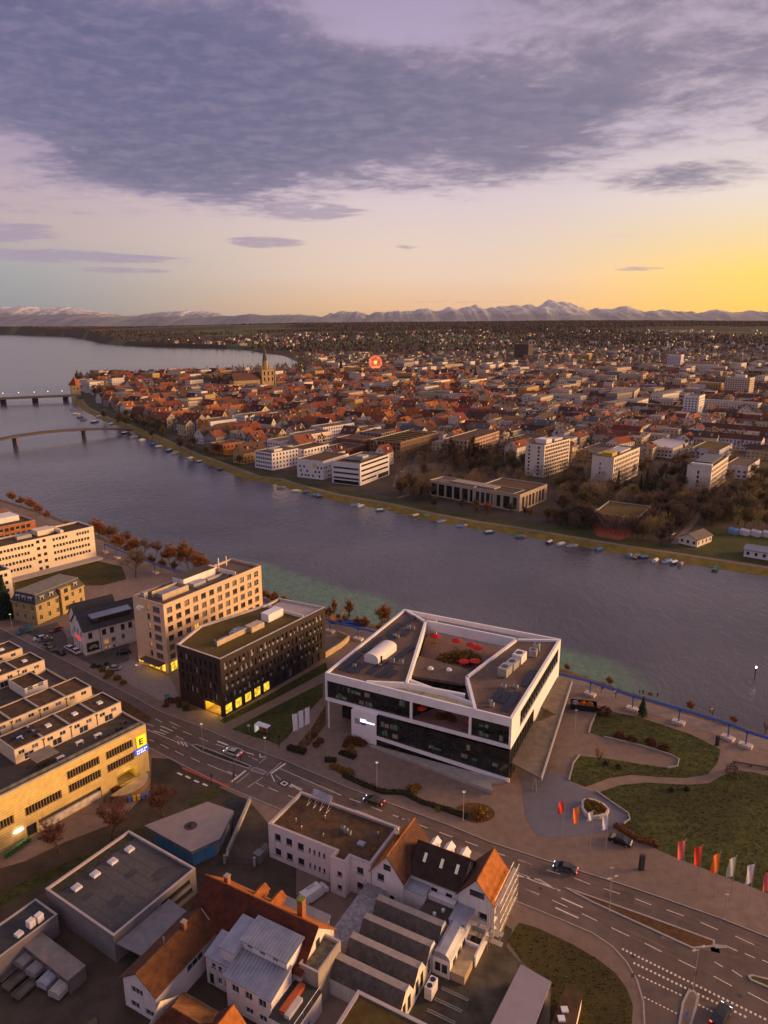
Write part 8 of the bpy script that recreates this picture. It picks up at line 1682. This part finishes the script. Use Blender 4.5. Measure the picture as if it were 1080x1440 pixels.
for (_, x, y, sx, sy) in front:
    z = zone_of(x, y, sx); w_, d_, e, ri, rf, wl_, flat = house_geo(q, z); an = radians(q.choice((-33, -33, 57))+q.uniform(-6, 6))
    if d_ > 20 and not clear(x, y, 14): d_ = 14
    o = thing('town_house', 'house', 'house', (x, y, 0), an, 'houses of the far town'); a, b = house_parts(w_, d_, e, ri, flat, q)
    a.build('wall', [WM[wl_], gl], o); b.build('roof', [FM if flat else RM[rf]], o)
    if not flat and q.random() < .6: MB().box(-.4, -.4, 0, .4, .4, 1.9).build('chimney', M('town_chimney', (.24, .12, .08), .9), o, (w_*.18, q.uniform(-d_*.3, d_*.3), e+ri-w_*.18*ri/(w_/2)-.2))
    base = f"{wall_cols[wl_][0]} house with {'flat' if flat else roof_cols[rf][0]+' gabled'} roof, {'old town' if z == 'old' else 'right-hand town'}, {belt(y)}"
    SEQ.setdefault(base, []).append(o)
big = MB(); nW, nR = len(WM), len(RM)
def add_house(x, y, z0, an, a, b, wi, ri_):
    c_, s_ = cos(an), sin(an)
    for m_, off in ((a, None), (b, ri_)):
        k = len(big.v); big.v += [(x+vx*c_-vy*s_, y+vx*s_+vy*c_, z0+vz) for vx, vy, vz in m_.v]
        big.f += [tuple(k+i for i in f) for f in m_.f]; big.mi += [(wi if mi == 0 else nW+nR+1) if off is None else off for mi in m_.mi]
for (_, x, y, sx, sy) in rest:
    z = zone_of(x, y, sx); w_, d_, e, ri, rf, wl_, flat = house_geo(q, z); an = radians(q.choice((-33, -33, 57))+q.uniform(-14, 14))
    if y > 1900 and q.random() < .45: wl_ = 4
    if q.random() < .09 and y > 750: flat = True; e *= 1.7; d_ *= 1.8; w_ *= 1.2
    a, b = house_parts(w_, d_, e, ri, flat, q, y < 2300); add_house(x, y, gz(x, y)-.3, an, a, b, wl_, nW+(nR if flat else rf))
tag(big.build('distant_houses', WM+RM+[FM, gl]), 'countless small roofs of the town spreading back to the wooded hills', 'houses', kind='stuff')
# ================================================================== trees of the far bank and town
mt = {}
for i, (k, sp_, m_, h_) in enumerate((('brown', .55, tw_brown, 12), ('dark', .6, tw_dark, 11), ('olive', .55, tw_olive, 11), ('poplar', .16, tw_brown, 17), ('rusty', .5, tw_or, 10))): tree_proto('m_'+k, bare_tree(40+i, h_, sp_, 2600, .07, 3 if k != 'poplar' else 2, tl=1.25), bark, m_)
tree_proto('m_fir', conifer(60, 14, .2, 700), bark, ever)
ft = []
def wood(poly, n, kinds, s0, s1, seq):
    P_ = np.array(poly, float); x0, y0 = P_.min(0); x1, y1 = P_.max(0); k = 0; tries = 0
    while k < n and tries < n*30:
        tries += 1; x, y = q.uniform(x0, x1), q.uniform(y0, y1); ins = False
        for i in range(len(poly)):
            a, c_ = poly[i], poly[i-1]
            if (a[1] > y) != (c_[1] > y) and x < (c_[0]-a[0])*(y-a[1])/(c_[1]-a[1])+a[0]: ins = not ins
        if not ins: continue
        g_ = G(x, y)
        if not clear(*g_, 2.5): continue
        kd = q.choice(kinds); nm = {'brown': 'brown', 'dark': 'dark', 'olive': 'olive-brown', 'poplar': 'slender poplar', 'rusty': 'rust-orange', 'fir': 'dark fir'}[kd]
        plant_tree('m_'+kd, g_, q.uniform(s0, s1), name='bare_tree' if kd != 'fir' else 'fir_tree', seq=f'{nm} bare tree {seq}' if kd not in ('fir', 'poplar') else f'{nm} {seq}', group='trees of the far bank'); k += 1
wood([(785, 690), (835, 672), (835, 700), (830, 745), (790, 742)], 16, ('dark', 'brown', 'olive'), .8, 1.15, 'between school and green-roofed hall')
wood([(780, 700), (832, 700), (835, 752), (785, 745)], 14, ('dark', 'brown'), .7, 1.0, 'left of the red sports court')
wood([(885, 705), (960, 690), (975, 735), (945, 770), (880, 762)], 36, ('dark', 'brown', 'brown'), .8, 1.1, 'right of the green-roofed hall')
wood([(840, 690), (960, 690), (965, 715), (900, 700), (840, 702)], 18, ('brown', 'dark', 'fir'), .7, 1.0, 'in front of the patterned block')
wood([(900, 655), (965, 650), (965, 690), (900, 690)], 18, ('brown', 'dark'), .7, 1.0, 'between the two patterned blocks')
wood([(970, 705), (1080, 700), (1080, 745), (985, 740)], 40, ('dark', 'brown', 'olive'), .75, 1.1, 'behind the boathouses')
wood([(1020, 670), (1080, 670), (1080, 705), (1015, 705)], 18, ('brown', 'dark'), .7, 1.0, 'at the right edge of the far bank')
wood([(555, 690), (600, 665), (605, 700), (600, 712), (570, 705)], 12, ('brown', 'dark', 'rusty'), .7, 1.1, 'at the left end of the school')
wood([(615, 640), (745, 635), (745, 665), (700, 672), (615, 662)], 34, ('dark', 'brown', 'olive'), .8, 1.15, 'behind the school roof')
wood([(632, 640), (705, 640), (705, 662), (632, 662)], 8, ('poplar',), .9, 1.3, 'poplar above the school roof')
wood([(605, 712), (785, 728), (785, 738), (605, 716)], 12, ('rusty', 'olive', 'dark'), .45, .75, 'on the lawn in front of the school')
wood([(140, 592), (150, 580), (215, 585), (240, 618), (225, 622), (180, 602)], 34, ('olive', 'olive', 'brown'), .8, 1.1, 'along the far-left promenade')
wood([(245, 625), (330, 640), (345, 655), (300, 648), (255, 634)], 10, ('rusty', 'brown'), .6, .9, 'by the brick hall on the promenade')
wood([(108, 548), (165, 545), (165, 560), (115, 562)], 8, ('brown', 'dark'), 1.0, 1.6, 'beside the gate tower'); wood([(108, 540), (135, 540), (135, 548), (110, 548)], 5, ('poplar',), 1.3, 1.7, 'poplar beside the gate tower')
# the remaining town trees, too many and too small to count
tr = MB(); bm_ = [tw_brown, tw_dark, tw_olive, ever]
def puff(x, y, z, h, m_, n=26):
    R = h*.38; thin = n >= 50
    for i in range(n):
        a = q.uniform(0, 6.283); u = q.uniform(-.75, 1); rr = sqrt(1-u*u)*R*q.uniform(.35, 1.08); p = (x+cos(a)*rr, y+sin(a)*rr, z+h*.58+u*h*.40)
        if m_ == 3: t = (u+.75)/1.75; rr = R*.55*(1-t)+.2; p = (x+cos(a)*rr, y+sin(a)*rr, z+h*t)
        if thin:                                        # a twig: a long thin sliver reaching up and out
            l = h*q.uniform(.10, .22); w_ = h*.008; ox_, oy_ = cos(a)*l*.5+q.uniform(-.3, .3)*l, sin(a)*l*.5+q.uniform(-.3, .3)*l
            tr.face([(p[0]-w_, p[1], p[2]), (p[0]+w_, p[1]+w_, p[2]), (p[0]+ox_, p[1]+oy_, p[2]+l*.8)], m_)
        else:
            s = h*.12; tr.face([(p[0]+q.uniform(-s, s), p[1]+q.uniform(-s, s), p[2]+q.uniform(-s, s)*1.5) for _ in range(3)], m_)
    tr.face([(x-.2, y, z), (x+.2, y, z), (x, y, z+h*.8)], m_)
n_t = 0
for k in range(900):                                    # undergrowth and trees filling the wooded stretch of the far bank
    px_, py_ = q.uniform(560, 1095), q.uniform(640, 765); g_ = G(px_, py_)
    if g_[0] < shore_x(g_[1])+24 or not clear(*g_, 1.5) or (740 < px_ < 790 and py_ > 722) or (600 < px_ < 785 and py_ > 700) or (940 < px_ and py_ > 742): continue
    puff(*g_, 0, q.uniform(4, 12), q.choices((0, 1, 2), (45, 35, 20))[0], 190)
for k in range(11000):
    y = 520+2000*q.random()**.85; x = q.uniform(-.56, .56)*y
    if y < 1090 and x < shore_x(y)+20: continue
    if y >= 1090 and x < np.interp(y, [p[1] for p in LAKE], [p[0] for p in LAKE])+10: continue
    sx, sy = scrx(x, y), scry(y)
    dens_ = .55 if sx < 640 else .95
    if y > 1400: dens_ += .25
    if q.random() > dens_ or not clear(x, y, 2): continue
    puff(x, y, gz(x, y)-.2, q.uniform(8, 15), q.choices((0, 1, 2, 3), (45, 30, 15, 6))[0], 22 if y < 1300 else 14); n_t += 1
for k in range(150):                                    # tree belts by the minster and on the lake front
    x, y = q.uniform(-300, -215), q.uniform(1130, 1200); puff(x, y, 0, q.uniform(14, 20), 0, 40)
for k in range(220):
    t = q.random(); i = int(t*(len(LAKE)-1)); f = t*(len(LAKE)-1)-i; x = LAKE[i][0]*(1-f)+LAKE[i+1][0]*f+q.uniform(6, 50); y = LAKE[i][1]*(1-f)+LAKE[i+1][1]*f; puff(x, y, 0, q.uniform(9, 17), q.choice((0, 1, 0, 3)), 24)
tag(tr.build('town_trees', bm_), 'bare winter trees scattered between the distant houses', 'trees', kind='stuff')
wd = MB(); ra = np.random.RandomState(3); NW_ = 34000; YY = 2500+4600*ra.rand(NW_)**.75; XX = ra.uniform(np.maximum(np.interp(YY, lk[:, 1], lk[:, 0])+15, -.56*YY), .6*YY)
VV = fbm(XX*.5, YY, 31, 4, .0026); UP = (YY-2500)/3600; keep = ~((VV < .62-1.0*UP) & (ra.rand(NW_) > np.where(UP < .4, .42, .12))) & ~((UP > .35) & (VV < .1-.5*UP)); ZZ = terr(XX, YY)
for x, y, z in zip(XX[keep].tolist(), YY[keep].tolist(), ZZ[keep].tolist()):
    z -= .5; h = q.uniform(9, 16); R = h*.42; c_ = q.choices((0, 1, 3), (55, 38, 7))[0]; a0 = q.uniform(0, 6)
    ring_ = [(x+R*cos(a0+i*2.094), y+R*sin(a0+i*2.094), z+h*q.uniform(.35, .6)) for i in range(3)]; top = (x, y, z+h); k0 = len(wd.v); wd.v += ring_+[top, (x, y, z)]
    for i in range(3): wd.f += [(k0+i, k0+(i+1) % 3, k0+3), (k0+(i+1) % 3, k0+i, k0+4)]; wd.mi += [c_, c_]
tag(wd.build('hillside_woods', [M('far_wood_brown', (.075, .047, .040), .95, .35, .02, 4), M('far_wood_dark', (.052, .036, .032), .95, .3, .02, 4), tw_olive, ever]), 'brown winter woods covering the hills behind the town', 'woods', kind='stuff')
lt = MB()
for k in range(150):
    y = 560+3600*q.random()**1.2; x = q.uniform(-.45, .55)*y
    if x < (shore_x(y) if y < 1090 else np.interp(y, lk[:, 1], lk[:, 0]) if y > 2393 else np.interp(y, [p[1] for p in LAKE], [p[0] for p in LAKE]))+20: continue
    s = .28+y*.00022; z = gz(x, y)+8; lt.box(x-s, y-s, z-s, x+s, y+s, z+s); lt.box(x-.08, y-.08, z-8.5, x+.08, y+.08, z-s-.01, 1)
tag(lt.build('town_street_lights', [M('sodium_lamp', (1, .55, .12), .5, 0, emit=3.0), metal_d]), 'tiny amber street lights dotted through the distant town', 'street lights', kind='stuff')
finish_seq()
# ================================================================== evening haze
hz = bpy.data.materials.new('haze'); hz.use_nodes = True; T = NT(hz.node_tree); vo = T.n('ShaderNodeVolumePrincipled'); T.t.links.new(vo.outputs[0], T.n('ShaderNodeOutputMaterial').inputs['Volume'])
vo.inputs['Color'].default_value = (.80, .80, .95, 1); vo.inputs['Density'].default_value = 0.85e-5; vo.inputs['Anisotropy'].default_value = .2
tag(MB().box(-26000, -600, -500, 26000, 37500, 1700).build('haze', hz), 'thin lilac evening haze lying over the lake, town and mountains', 'haze', kind='stuff')
